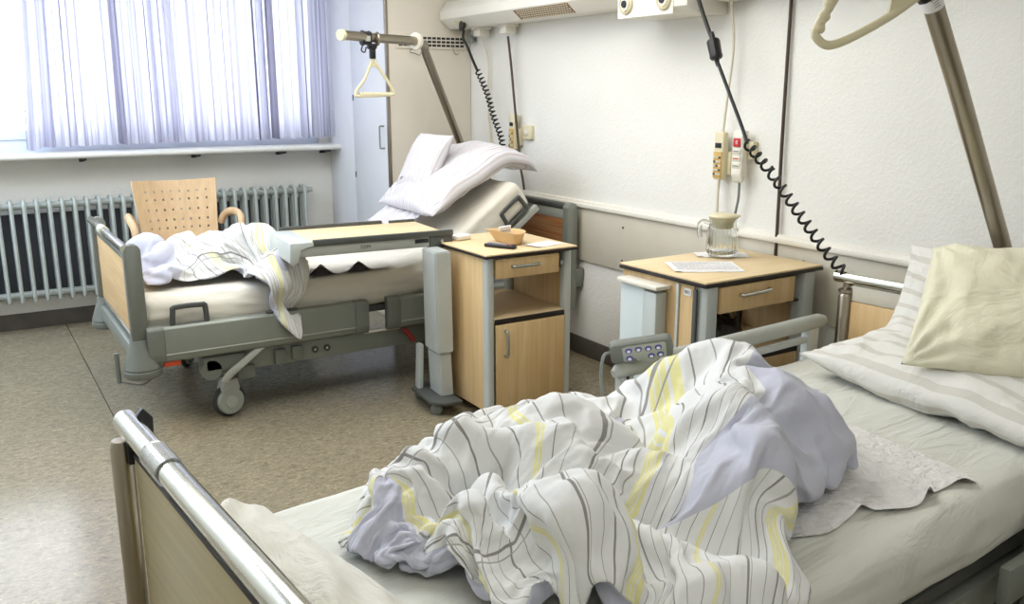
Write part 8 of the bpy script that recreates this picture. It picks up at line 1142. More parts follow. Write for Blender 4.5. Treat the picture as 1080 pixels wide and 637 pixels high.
duvet('duvet', 44, 36, (
'466 -9 -1 1 6 -9 -3 2 4 6 4 4 -13 9 -4 1 -6 -6 -9 0 9 3 2 2 3 3 5 4 7 17 -12 -16 -1 -2 -1 0 22 -5 4 -1 0 -18 0 7 1 10 3 -5 6 -20 -2 1 16 -12 8 -9 -2 7 1 -3 2 0 7 9 6 8 9 -13 -25 -2 -10 5 5 8 28 5 -19 -1 -2 -1 6 2 0 -6 3 13 -15 1 -9 -3 19 -6 1 1 0 2 1 1 1 1 10 5 6 3 -22 -14 -10 1 4 6 9 37 -12 -10 5 -4 -2 -2 5 0 -1 -3 -7 14 4 -3 -5 -1 7 6 0 -4 -4 1 5 -3 2 3 6 -13 -1 -11 1 -10 1 4 6 9 28 -19 11 -2 -2 5 -2 4 1 0 -1 -7 -4 -3 16 -8 -4 20 3 0 -4 -11 -7 14 -10 0 7 -12 -1 2 -4 -6 -3 2 1 -1 13 5 14 11 -2 -6 10 -7 -5 13 -7 8 -3 -3 -4 -4 4 -3 19 0 2 -4 -18 -5 13 -8 0 -7 -8 -1 14 -1 -8 -2 -1 -8 7 10 20 3 18 -11 0 -4 10 -5 11 -3 0 7 -12 2 -9 9 -13 1 20 -13 -9 -10 7 0 -5 -10 13 -9 0 12 -4 1 -11 6 -8 2 -10 53 -3 18 -7 -6 -2 -1 7 5 8 -2 2 -18 10 -6 -11 -6 -3 2 15 -10 -9 6 -14 8 -8 1 4 1 -16 25 -8 -2 1 -7 -10 -1 68 -5 -3 5 5 -2 -10 11 -1 0 -7 14 -12 -14 17 -14 -4 -4 -2 3 6 -20 -3 7 -9 6 5 4 -9 -7 -4 17 2 '
'-1 -19 -4 -11 95 -5 -10 -1 -12 -5 13 3 14 -17 7 -8 6 -14 7 -3 -2 -6 -3 4 -9 -11 8 -11 7 2 -1 4 -5 -4 -4 -6 24 -15 -14 2 -8 104 -5 -13 1 -10 -5 -4 9 -12 4 5 1 -9 -2 5 4 -1 -11 -1 -1 0 -10 -9 1 6 0 2 4 -6 -3 -15 0 5 4 -17 -10 -5 128 -10 -11 3 -13 0 -8 2 -5 -5 -16 13 1 -19 21 10 2 -11 -6 3 -2 -7 -10 -6 -7 6 10 -7 4 -7 -9 -10 12 -16 -13 5 -7 143 -9 -13 -12 4 -29 17 -15 4 -19 -9 -6 3 3 7 24 -21 4 13 2 0 -9 -12 -9 -7 -2 15 -11 3 -2 -7 -9 -12 1 -10 4 -14 162 -6 -15 -15 -14 -9 -10 5 -13 -7 -3 -2 3 1 -6 15 5 -4 -6 -2 -4 -3 11 -15 -2 -7 14 -6 -9 -3 -6 -13 4 0 -10 -1 -19 135 14 -5 -3 -12 -9 -11 -22 11 0 -3 -2 -1 -10 -5 16 13 -4 -3 -6 -2 -13 -12 9 -7 -6 -7 17 -4 -3 -24 -3 7 0 -5 -12 -15 117 9 13 1 -7 -13 -9 -13 -19 0 0 -3 -4 2 12 -23 23 4 0 3 2 -11 -20 0 7 -10 -2 -1 8 -17 -1 -14 12 -19 -3 -1 0 94 2 12 13 -6 4 -12 -16 -10 -12 1 -1 -1 0 3 -7 -11 21 0 0 4 -2 -21 -10 12 -2 -1 -5 2 -13 -10 2 -4 -5 -2 -5 '
'3 81 0 1 7 19 -4 11 -16 -8 -20 -23 4 5 2 5 -5 -10 1 5 13 -10 -1 1 -22 11 11 -16 8 2 -8 -12 -3 -4 -1 -9 0 5 67 1 0 -2 5 15 18 3 -24 -5 -26 -14 3 2 4 0 -5 -8 7 5 -3 7 -10 -5 4 1 -2 7 -2 -10 -9 -5 6 -7 -5 -6 9 76 -17 1 -1 5 6 12 19 -10 -17 -12 -22 -15 4 5 4 -1 -4 -12 15 5 6 -9 3 3 0 -11 12 -23 13 -8 -5 -9 6 -20 3 11 92 -21 -20 3 -2 7 9 14 2 -6 -11 -23 -16 -7 6 3 10 -6 -2 -12 0 10 11 8 2 -3 -5 -15 -3 -4 3 0 -12 -1 -5 -23 1 99 5 -21 -10 4 -3 5 9 20 -1 -8 -15 -17 -15 9 5 -1 4 1 -8 -13 9 12 11 1 1 -10 -9 -17 5 -16 15 -9 2 -5 -18 -19 110 -12 -1 -9 -10 2 -4 3 12 21 -3 -15 -7 -12 -12 8 10 6 -15 12 -20 -21 10 21 22 -4 -5 -13 -12 -11 -3 -4 6 8 -25 8 -27 106 -3 -9 0 -14 -11 2 -2 7 16 4 1 -13 -12 -6 5 11 7 -9 -15 2 -24 3 10 18 15 -9 -4 -11 -24 6 -1 8 0 -25 -10 -14 101 11 -6 -20 10 -15 -13 7 8 -1 21 -1 -14 -8 -2 1 -8 3 19 -13 -15 -8 -13 10 12 16 7 -7 -22 -8 0 1 12 -13 -9 -11 -11 84 2 1 -6 -6 6 -16 -7 '
'-5 4 17 22 -11 -10 -13 8 -4 -5 3 12 -18 -7 -12 -9 21 8 15 -17 -2 -2 -1 3 -18 13 -8 -12 -9 84 -7 1 -2 -10 -4 5 -17 -8 6 11 7 9 -1 -18 -9 9 -6 -3 8 1 -19 -5 -2 -4 28 4 -1 -2 -9 7 4 -23 -4 4 -7 -5 81 -8 -6 -5 -4 -9 3 -2 -13 2 9 7 0 5 -17 -11 3 7 -5 -1 11 -11 -6 -1 -6 6 27 -17 -6 13 -6 14 -25 -6 4 -6 0 79 -9 -10 -2 -10 -8 0 3 -11 -4 0 6 5 4 -3 -19 5 6 2 -2 -5 5 -6 -1 -1 2 0 15 -15 1 7 6 -13 -18 12 -10 8 72 -6 -10 -14 -19 7 0 10 -9 -8 -4 1 5 14 -9 -11 2 8 7 -4 -6 -1 -19 13 9 1 -8 12 -10 -8 14 -6 2 -18 -14 9 12 65 -10 -17 -20 1 15 2 5 -16 3 -1 1 6 5 -9 -8 9 7 3 -6 -7 -8 -13 19 10 -20 10 -8 6 -13 11 -4 4 -26 -5 11 7 58 -12 -20 -9 19 9 5 -10 -4 5 -2 3 1 2 -6 -20 26 2 3 -7 -22 -1 -3 0 7 -13 16 -9 8 -9 -9 6 13 -30 -2 9 4 55 -11 -25 12 11 16 -10 -15 16 1 -4 -13 17 -1 -7 -18 25 2 7 -19 -8 -5 -4 0 -7 1 6 -1 7 -4 -10 -5 17 -20 -6 7 3 37 -21 15 13 13 -9 4 -10 5 -14 12 -16 24 -2 -12 -14 8 22 2 -18 -5 -8 '
'-5 -1 -7 1 2 6 -2 -3 5 -7 1 -4 -6 -16 20 2 23 19 11 -15 9 -11 11 -7 -8 -5 15 11 -7 -17 5 -15 19 -4 3 -7 -15 2 -8 1 4 3 8 -4 1 3 -6 1 -4 -7 -19 3 26 16 20 -9 2 -4 11 6 -7 -7 -2 16 3 -18 -14 -6 -7 13 16 -3 -11 -17 6 -8 9 4 5 7 -4 0 -16 14 1 -3 -8 -16 -16 48 14 -1 -1 1 -11 6 18 0 -9 11 -15 11 -20 -10 -3 -10 22 9 -1 -10 -19 10 -2 10 5 -13 17 2 -5 -14 11 3 1 -7 -19 -11 37 13 -1 1 -10 7 -1 13 -2 7 -20 15 -15 -11 -5 -1 -8 19 2 10 -23 -5 11 6 7 3 -23 2 18 -16 2 12 5 2 -8 -21 -5 35 2 1 -12 13 -4 -4 10 3 -13 11 3 -15 -13 -18 5 5 15 15 -9 -5 -5 13 9 7 -11 -21 8 2 -3 1 10 -6 1 -1 -6 -5 11 -7 17 2 7 -7 -12 7 -2 -2 16 -5 -21 -14 -4 11 13 11 13 -7 -7 -3 17 9 1 -18 -16 -1 8 -1 1 2 5 -1 4 -5 -5 -20 12 19 8 -4 -15 -7 3 2 12 7 -15 -15 -9 6 15 15 10 -6 -17 5 12 15 7 -16 -5 -17 -1 3 3 1 5 4 3 -1 0 0 -31 17 17 1 -7 -3 -2 -1 -2 2 0 -1 -11 -3 10 8 18 -7 -9 8 4 9 8 -7 -7 -5 -15 0 -3 8 6 6 4 5 0 0 0 -27 4 18 5 -8 '
'-8 -7 9 4 1 -2 -17 9 -1 10 2 17 -3 -9 9 4 4 -4 0 -8 -7 -11 3 -5 10 8 6 6 3 1 -4 3 -23 6 -3 10 -7 -9 -6 10 -3 -10 4 14 3 0 7 3 1 9 -10 9 6 -4 -3 -1 -6 -7 -6 -2 2 9 5 3 8 8 -7 -3 -2 -11 2 0 -4 -3 -4 -5 -4 -14 15 14 7 6 1 2 4 -1 -1 -5 1 12 0 -2 -2 -2 -5 -5 -8 5 7 8 3 3 4 3 -6 -4 -547 -1 1 3 -2 -7 2 4 3 3 10 -17 5 9 -2 -5 -6 -7 0 3 1 0 3 1 -1 5 6 -8 18 -3 -12 1 -2 1 -1 24 -2 -2 0 -1 -6 2 0 5 3 -4 2 6 1 13 -10 -8 -7 -1 -4 3 -3 2 -4 3 7 8 -11 -1 12 -14 10 -2 2 -1 33 -18 5 -13 5 9 1 -2 4 5 -11 2 14 0 -16 -1 -2 0 -2 -6 4 0 0 -3 2 8 8 -9 -5 8 -6 -3 7 0 0 6 8 -8 5 -7 6 21 1 -14 -2 0 16 -16 -9 7 11 -13 3 0 -4 -1 7 -8 6 2 -8 7 -5 8 -2 4 -5 -1 1 2 5 17 -9 -3 6 7 0 15 -13 -7 0 -3 -2 0 1 9 -13 -6 11 4 -1 -1 -1 -2 -1 5 -8 2 10 2 -8 -10 -2 11 -20 33 11 -16 7 5 1 11 -4 9 -16 8 -5 -3 -1 -2 -5 7 -2 -4 14 -3 5 -1 -2 -1 1 -8 2 -3 9 -12 -4 -2 -19 6 48 -2 -4 9 4 1 -9 14 -1 -9 6 -5 -3 0 -2 -8 -2 1 10 6 -8 15 1 '
'-16 -17 15 2 1 -14 14 -12 -2 -19 -7 7 64 -3 -4 10 -12 -3 9 -6 18 -10 2 -14 -4 -2 14 -7 -3 3 10 0 -4 -20 22 -9 -14 -11 22 -10 -5 14 -7 -7 -22 -11 15 82 -3 -8 4 -17 1 4 -7 0 19 -21 10 -5 -1 -4 13 -3 3 2 -11 -20 -18 10 12 -1 -14 -2 16 -9 -11 -7 -8 -3 -6 3 113 -3 -12 -1 -14 -1 2 0 -9 -4 -4 2 16 -8 2 6 5 -15 -11 -11 -10 -7 7 11 0 -9 -6 8 4 -9 -6 -9 -2 -5 -13 128 5 -19 -2 -10 1 1 0 -11 0 -3 -11 8 7 6 -8 7 -8 -12 -13 -11 -8 1 9 -6 7 -11 8 9 -8 -9 -5 -6 -15 -11 145 -9 -9 -4 -3 -7 -8 9 -7 -15 8 -25 16 15 13 -20 7 -8 -8 -14 -10 -7 -1 9 -2 -9 -1 -13 17 2 -17 9 -5 -21 -10 156 -15 -2 -3 -3 -7 -7 -16 -15 11 -23 -17 -2 11 16 20 -15 4 -2 -18 1 -7 -1 1 1 -14 5 -17 -5 0 9 2 -11 -6 -12 139 13 0 -3 -2 -8 -11 -16 -16 -13 -29 1 -10 6 12 11 6 0 11 -19 1 2 0 0 -11 -5 -7 -11 -1 -1 -1 8 -9 -5 -11 122 14 -2 11 3 -4 -17 -16 -11 -23 -26 -18 -4 2 10 20 12 -2 -11 15 -4 4 0 -2 -9 -8 -3 -11 -21 0 5 8 -17 7 -3 97 18 5 7 '
'12 1 -12 -22 -16 -7 -27 -26 -6 -6 0 4 27 11 -15 19 8 2 0 -4 -8 -11 -12 -1 -19 -11 7 -10 3 10 -4 86 14 8 7 13 1 1 -14 -9 -20 -18 -25 -24 0 0 1 4 24 2 -2 9 5 7 2 -7 -11 -13 -6 -11 -15 -10 11 -3 4 -1 80 12 12 6 4 10 -1 3 -8 -20 -15 -26 -25 -5 4 -2 -4 11 14 4 6 3 0 7 -5 -6 -25 7 -11 -10 -12 0 3 -1 6 57 8 11 10 11 10 4 3 -6 -13 -6 -25 -29 -5 5 0 -8 -3 10 14 -4 2 8 1 6 -3 -21 -21 -5 10 -6 -6 -14 8 12 71 -17 9 7 10 10 7 3 4 -4 -8 -22 -30 -10 5 1 -9 -5 -5 12 10 -3 6 9 -8 16 -25 -12 -3 -5 4 -24 3 -13 17 99 -21 -19 9 12 7 7 10 2 0 -7 -11 -29 -17 6 -4 -4 -7 -6 0 12 3 4 8 -10 27 -18 -7 -15 2 -14 -5 -13 -6 5 87 17 -21 -18 9 19 12 -7 -6 -1 -5 -2 -4 -26 -4 7 -8 -5 -8 2 -3 8 8 0 8 -9 25 -6 -18 -10 -4 -14 -4 -10 2 80 -3 21 -23 -11 8 17 14 -2 -7 -5 -2 -15 -15 -8 -1 4 -2 -7 -15 8 11 5 0 5 -4 12 11 -14 -22 -5 -5 -13 -3 -14 90 -16 5 23 -23 -4 11 16 -2 5 -5 -3 -14 -9 -10 -8 0 2 5 -18 2 14 5 3 -2 -11 15 13 -3 '
'-21 -20 5 -10 -8 -6 68 -14 4 11 14 -27 11 11 -1 8 4 -7 -3 -11 -11 -4 0 1 6 -17 -4 13 -9 2 -7 -2 10 24 -6 -22 -9 6 -4 -8 -5 60 -11 -7 4 12 2 -28 24 6 0 8 0 -2 -10 -5 -3 2 -1 -5 0 -16 4 5 -12 -3 -1 8 8 5 -4 -11 -15 15 -1 -5 62 -16 -13 -3 4 10 -14 7 8 -2 3 9 9 -9 -22 9 2 -1 -7 -8 -4 -7 10 -10 -3 -1 -9 27 7 -2 -11 -19 11 7 -3 61 -13 -14 -15 2 1 7 -9 6 6 5 9 10 -10 -26 6 8 2 -3 -10 -12 -1 -10 12 -20 -1 11 1 25 -11 -6 -11 4 15 0 54 -15 -13 -13 3 2 5 -7 10 2 7 12 5 -21 -22 3 12 4 0 -10 -13 0 -8 -2 -6 3 8 0 19 -9 0 -17 -1 16 7 44 -11 -10 -11 4 -3 4 3 6 9 6 -2 -5 -14 -27 18 8 6 0 -17 -7 -10 12 -1 -7 3 1 -1 18 -3 -11 -13 -10 19 12 42 -13 -12 -3 5 3 3 -16 23 8 2 0 -13 -21 -23 18 3 22 -2 -17 -3 -2 1 10 -7 2 -2 -2 3 10 -13 -10 -20 14 4 44 -9 -11 10 7 4 -21 6 24 2 4 -8 -11 -30 -13 12 19 14 -13 2 -1 -1 -6 11 -1 -21 19 -11 7 4 -7 -8 -19 -13 26 25 -4 1 18 -7 11 -32 23 16 2 -2 -11 -14 -25 -1 19 -3 23 -8 5 '
'-1 1 -6 -6 -2 -6 -2 0 9 3 -1 -12 -9 -14 -2 36 6 13 -4 10 -22 -10 21 18 4 -8 -14 -25 -9 18 -10 7 24 1 6 1 -11 4 -8 -4 -7 -1 -3 3 1 1 0 -6 -13 -7 45 1 2 5 -14 -5 -8 8 21 1 -15 -18 -1 -4 -6 -2 23 10 17 3 -16 4 -6 2 -12 -1 -4 0 4 3 -2 3 -1 -12 -6 41 -4 4 -12 -8 2 -3 -10 20 -8 -21 14 0 -3 -2 -6 22 16 11 -5 -21 14 -9 4 -11 -12 9 1 2 -6 9 6 -3 -6 -9 33 -8 -4 -7 0 -11 0 9 -18 -8 17 4 3 -4 -3 1 15 19 3 -12 -19 19 -6 5 -17 0 -7 14 -5 4 10 3 0 -5 -9 17 -19 -1 8 -1 -8 4 -14 -4 10 6 4 2 -4 2 -2 16 13 -3 -21 -8 20 1 -4 -7 4 -9 14 -6 4 2 1 4 2 -6 -10 -11 1 2 2 10 -9 -7 8 2 3 2 1 1 1 -3 9 11 -11 -18 10 13 9 -12 5 -12 3 12 -3 3 0 1 2 3 -1 -22 -13 -2 14 2 9 -7 -10 11 -4 7 0 -2 4 1 -2 14 -16 -10 10 9 8 4 -8 9 -10 1 10 0 2 -3 1 2 6 2 -36 -3 6 4 7 -5 -4 -6 15 -2 -10 9 1 3 4 4 -7 -8 6 11 6 7 -2 -3 -8 -3 8 0 8 1 -2 0 4 4 6 -31 -1 0 5 -2 0 -4 -6 14 -5 -5 9 2 6 8 0 -2 -7 7 7 1 6 1 -8 -5 -3 3 0 7 4 -2 0 4 5 7 -26 '
'-2 -2 0 0 -2 -6 2 -11 9 8 9 3 7 5 -2 -2 -4 2 11 0 0 -1 -2 -4 -4 3 -1 1 5 0 4 4 4 4 ',
'2966 14 25 22 9 21 23 18 15 21 20 5 22 -13 11 24 16 12 10 24 15 17 18 16 20 19 21 20 15 12 -16 20 25 23 23 23 -5 -587 22 26 22 14 23 6 15 21 20 20 17 13 22 10 8 0 23 10 24 21 18 20 -1 19 20 22 20 23 -4 20 9 22 20 22 24 18 -619 22 12 22 26 25 13 17 -1 18 22 20 20 20 -3 19 15 7 21 29 26 20 9 -2 24 22 11 22 24 18 16 10 13 14 22 25 23 -622 5 21 25 26 24 21 4 25 -11 11 27 16 21 19 19 -5 18 26 30 28 4 10 13 22 19 23 5 18 18 22 26 9 10 22 25 24 -598 14 -3 26 26 20 22 3 25 -11 16 21 26 23 5 18 21 -3 27 28 28 18 14 3 23 15 4 22 21 17 8 21 23 6 23 24 19 -582 -3 8 26 25 20 13 11 13 21 5 14 27 24 23 9 20 -10 25 25 28 4 16 24 8 21 18 -7 22 22 14 26 18 15 13 18 17 -574 18 -9 23 28 25 2 13 18 26 19 -3 18 26 20 23 0 19 11 21 25 26 -7 22 18 18 17 -1 22 0 28 24 23 22 5 21 18 -576 23 -6 26 17 27 24 3 11 19 11 23 20 4 26 11 20 19 16 11 20 21 3 21 18 19 -5 20 21 11 11 28 18 12 19 9 25 -573 19 26 -13 29 28 20 '
'20 14 15 17 14 21 16 4 20 14 16 2 20 24 -4 26 9 22 10 15 20 5 24 28 0 25 20 -2 19 22 -564 21 9 26 -3 28 24 24 15 9 22 23 13 10 20 18 5 17 -5 24 13 20 12 25 5 23 16 -9 23 26 27 20 1 18 16 9 23 -573 19 2 28 5 28 13 24 13 20 22 23 -4 18 26 22 4 11 22 7 25 16 24 -5 27 3 20 0 23 23 13 23 28 12 -2 16 23 -577 12 22 8 25 15 3 23 23 21 14 21 25 16 0 21 23 19 6 23 12 24 25 5 -2 22 10 21 1 19 23 26 14 20 18 -3 11 -566 17 22 25 -2 -5 22 21 23 12 20 23 26 27 19 -8 10 22 18 23 24 24 23 -10 1 27 17 2 19 21 19 26 26 14 19 -2 17 -581 20 22 25 -22 7 8 22 21 21 24 26 23 17 28 20 -10 21 22 23 23 24 25 -1 -11 23 8 18 19 20 16 24 20 22 23 6 17 -606 17 26 27 -18 15 14 5 23 24 26 26 26 10 8 20 24 22 21 18 13 21 23 26 -8 -7 19 13 21 22 13 27 24 23 23 20 7 -645 25 21 26 29 -20 15 12 9 26 26 26 27 28 22 -8 13 23 23 22 24 20 15 26 11 -13 19 0 23 19 27 20 24 16 23 24 22 -675 28 21 20 30 30 -21 9 17 13 29 26 28 29 28 '
'0 1 20 24 25 21 26 14 23 22 -8 9 24 -2 21 24 29 11 26 30 25 22 -703 27 28 22 21 36 14 -14 20 17 10 27 27 28 29 28 2 -6 25 25 20 24 24 12 20 23 15 0 15 17 18 23 30 10 27 27 26 -728 28 28 26 26 27 27 3 20 14 8 8 25 29 30 30 28 0 -9 25 22 25 19 22 30 28 18 -4 22 18 18 19 19 28 12 24 25 -738 18 28 27 28 27 28 14 28 17 17 1 3 29 31 30 30 24 -15 7 24 23 19 27 30 29 13 24 2 20 25 16 29 21 16 8 27 -738 17 15 25 28 28 28 27 25 23 20 2 4 16 33 31 27 29 6 -21 26 21 22 29 30 28 26 11 27 -2 26 24 28 31 9 16 18 -719 -24 20 21 27 30 30 29 22 27 23 15 10 -6 33 33 30 30 17 -14 11 22 21 24 29 31 22 25 11 20 16 24 29 28 27 -1 25 -698 -27 -26 28 24 29 32 32 28 21 26 12 23 7 7 34 32 29 10 20 15 13 21 18 20 27 28 20 19 27 17 16 31 29 14 26 16 -675 -24 -30 -22 35 21 32 33 31 17 26 30 9 7 9 29 33 30 19 9 24 11 29 8 25 28 24 27 28 12 17 18 31 26 15 27 32 -690 9 -16 -22 -32 39 24 33 32 32 14 29 8 9 13 21 34 33 23 '
'14 13 24 21 26 7 27 29 32 19 27 23 -1 30 21 28 32 32 -701 16 18 -21 -35 -21 42 31 32 32 24 18 28 10 14 8 27 34 20 23 9 26 27 17 24 14 28 29 31 23 18 15 23 29 23 31 33 -710 5 21 15 -24 -44 1 47 32 32 17 22 28 23 15 19 8 32 32 10 17 24 29 30 11 18 26 29 28 16 25 26 17 33 32 23 33 -716 5 5 16 18 -30 -40 17 47 31 33 15 18 29 16 19 27 12 37 27 9 14 28 30 9 27 23 21 29 27 32 23 13 33 31 35 28 -716 -1 10 6 16 14 -35 -35 36 37 35 15 18 27 26 12 30 29 20 36 25 0 30 15 28 9 27 34 16 34 33 11 28 26 32 33 35 -713 -1 10 24 7 10 -26 -44 22 39 36 25 18 17 15 15 29 31 31 35 31 13 -3 29 32 8 35 16 26 35 26 24 23 28 29 34 29 -700 5 19 23 4 -19 -39 -8 42 21 35 18 12 30 15 2 33 30 35 33 29 -3 13 22 29 24 29 26 12 29 30 29 16 18 31 31 32 -673 8 35 0 -20 -26 -27 32 10 35 33 4 29 27 2 26 16 32 34 30 13 29 -8 31 27 24 20 32 6 31 21 29 26 4 30 28 33 -627 6 2 -3 -22 -34 19 2 28 34 30 13 24 21 12 21 13 31 30 18 34 '
'5 9 29 26 14 28 27 11 25 29 17 23 22 9 30 27 -594 0 -18 -10 -28 -4 20 12 33 24 26 22 13 16 27 18 21 19 29 25 19 2 18 24 25 10 22 27 25 26 24 7 25 22 7 22 25 -572 -9 -19 -23 -3 4 12 27 25 28 27 6 19 27 11 26 22 20 27 25 7 14 12 24 24 11 11 28 21 31 19 10 24 22 6 18 26 -568 -18 -18 -12 15 -1 25 24 22 28 27 0 27 15 21 23 24 22 16 26 8 15 11 22 17 8 11 28 28 25 10 16 23 23 5 19 13 -559 -20 -17 18 0 23 22 17 26 21 12 19 25 17 18 20 26 11 21 25 10 18 11 19 3 8 20 20 28 20 10 23 21 19 9 18 23 -584 -10 11 1 22 22 12 19 23 28 9 15 22 25 15 20 22 13 21 22 12 21 11 8 10 10 6 24 19 15 14 22 20 21 20 13 23 -579 5 -1 20 19 22 10 16 22 20 16 18 21 22 18 21 15 17 7 20 25 20 -5 14 11 17 1 14 24 24 -2 21 18 19 21 21 20 -556 -1 6 22 27 10 20 15 23 18 11 19 15 20 20 19 15 16 9 21 22 21 -11 15 18 2 9 15 13 24 2 13 20 19 17 21 19 -528 4 12 20 22 15 15 20 19 13 14 17 14 20 13 15 15 15 17 11 21 18 -3 15 9 15 6 '
'0 21 18 11 5 18 18 12 20 21 -500 12 13 21 21 13 17 15 19 13 12 14 19 19 4 19 11 11 13 11 18 19 6 17 3 13 9 -5 10 17 17 5 20 13 10 18 20 -465 18 11 18 18 17 18 12 14 14 14 11 15 19 6 19 10 15 9 2 12 20 18 5 8 12 10 -10 0 15 20 15 14 6 12 17 18 -429 15 19 16 19 16 18 12 14 7 15 -1 18 17 16 6 17 13 9 1 2 20 17 16 9 8 9 -4 -13 4 18 13 15 13 10 13 14 -387 16 18 18 18 16 15 12 9 6 1 11 14 16 11 13 18 16 14 0 -11 16 15 13 13 15 5 -12 -8 -4 13 13 13 13 15 8 12 -355 26 21 20 12 21 22 8 23 10 18 12 26 -11 27 22 12 5 22 -5 17 19 23 23 24 20 14 5 13 10 19 20 22 20 21 -570 25 22 21 19 5 27 23 -2 9 11 20 26 21 19 15 13 9 20 8 -4 16 24 26 26 16 16 0 9 24 18 26 21 19 22 -577 15 22 14 18 20 28 29 -3 9 13 22 5 25 9 20 18 23 19 16 -3 5 29 20 27 13 19 3 24 5 27 20 22 25 22 -566 24 5 22 22 21 14 29 19 8 8 3 15 22 25 -5 24 20 18 20 9 -5 13 27 28 24 20 6 2 23 20 16 27 15 24 -540 1 22 9 22 22 27 18 19 -14 11 22 '
'21 4 21 10 22 22 14 20 11 12 1 21 27 18 4 21 17 9 24 14 27 23 8 -531 17 20 20 10 24 -5 21 26 15 -4 21 21 -2 13 25 20 22 19 0 9 19 12 18 27 22 1 19 9 17 10 28 26 10 19 -524 28 3 24 15 21 18 -8 23 22 -3 21 20 -1 15 24 26 23 4 22 12 -10 19 20 20 6 19 17 16 7 24 19 16 21 24 -524 30 5 15 11 19 19 24 1 22 8 9 20 23 0 20 26 22 -1 20 19 9 7 20 17 17 4 8 21 7 24 26 19 21 8 -520 28 -3 26 1 21 22 8 25 15 13 11 20 21 23 -1 24 19 18 16 -3 12 19 21 8 22 17 -8 13 17 24 26 27 21 16 -547 29 -12 26 9 16 21 23 12 26 24 16 5 12 23 16 21 -6 18 17 16 16 -2 23 24 19 7 22 5 8 24 23 28 23 -6 -530 27 11 -6 18 15 18 22 24 22 26 24 17 14 -5 22 0 15 22 13 17 19 8 -4 23 27 22 0 20 7 19 24 27 14 25 -548 28 29 -7 -1 20 20 18 25 24 23 0 15 16 18 12 22 11 12 15 20 20 -9 19 15 17 18 19 15 22 14 16 24 16 26 -552 22 32 4 -7 22 22 11 22 21 16 22 21 14 8 14 17 23 9 16 16 22 -4 -12 30 19 24 8 24 22 12 22 23 14 25 -563 29 29 10 '
'-4 24 19 19 23 23 0 26 22 16 -13 19 24 27 20 15 18 17 -3 -15 14 27 28 9 18 23 22 13 25 15 26 -600 28 30 31 3 17 19 22 24 9 4 22 26 15 20 -15 27 30 22 23 5 19 17 -2 -14 27 28 23 5 24 22 18 21 28 20 -624 19 30 34 26 17 22 23 8 17 17 5 23 23 8 8 8 27 20 20 21 20 20 7 -13 10 25 29 13 15 21 18 28 23 30 -651 25 22 33 30 20 20 18 12 25 30 7 6 20 17 8 7 17 27 14 22 22 23 25 -7 1 23 20 24 21 10 24 26 24 29 -674 25 26 28 36 29 13 21 24 21 25 3 2 25 22 4 1 16 25 21 26 21 19 27 22 -3 10 22 25 25 3 22 25 28 25 -692 27 27 27 29 31 26 24 23 22 21 5 0 26 25 9 -2 4 28 25 21 23 22 27 28 18 4 4 29 19 18 25 14 23 28 -692 11 26 30 28 28 30 31 23 22 19 9 -1 24 28 12 16 -3 8 27 22 29 25 21 26 22 -1 15 31 29 22 8 23 22 25 -701 21 5 26 27 30 26 31 23 26 21 18 2 19 29 28 14 6 -3 16 24 26 22 25 25 20 7 26 22 28 14 27 24 21 17 -678 -8 18 3 31 22 26 28 32 26 25 13 16 7 30 28 14 21 9 8 18 27 8 27 26 25 8 31 18 30 28 '
'14 27 16 30 -664 -9 -13 18 9 31 26 23 30 23 28 21 10 8 26 25 25 22 10 -6 27 28 24 11 22 27 26 19 28 20 22 26 19 30 27 -641 -15 -8 -16 17 20 30 24 24 24 29 19 10 15 18 25 19 22 22 -7 18 29 26 26 23 24 15 29 30 23 25 16 26 22 33 -649 17 -7 -24 -6 18 27 23 27 20 27 19 19 22 17 12 26 17 22 -5 10 30 25 27 27 30 23 14 29 25 32 20 30 19 33 -655 21 12 -14 -27 12 13 27 24 21 25 29 25 23 19 14 10 14 15 17 -8 33 32 17 29 32 29 7 28 35 31 27 19 28 34 -668 17 30 0 -14 -26 28 -3 29 18 23 30 36 17 12 25 23 21 15 -3 0 23 33 21 30 32 27 19 24 36 33 24 26 28 31 -666 8 19 30 -11 -8 -25 32 -8 22 22 25 37 19 11 24 26 26 28 6 5 -2 33 29 25 32 33 37 7 36 35 23 28 24 33 -662 6 35 13 -10 -2 -27 33 -9 30 21 14 36 12 18 33 16 24 29 19 8 -15 34 28 32 22 35 30 32 17 34 30 29 20 30 -648 22 25 1 -13 -23 4 37 -5 19 15 34 36 2 23 19 22 22 27 4 11 9 28 27 32 14 27 29 30 25 32 31 24 22 26 -617 27 5 -13 -25 -10 33 -7 26 16 '
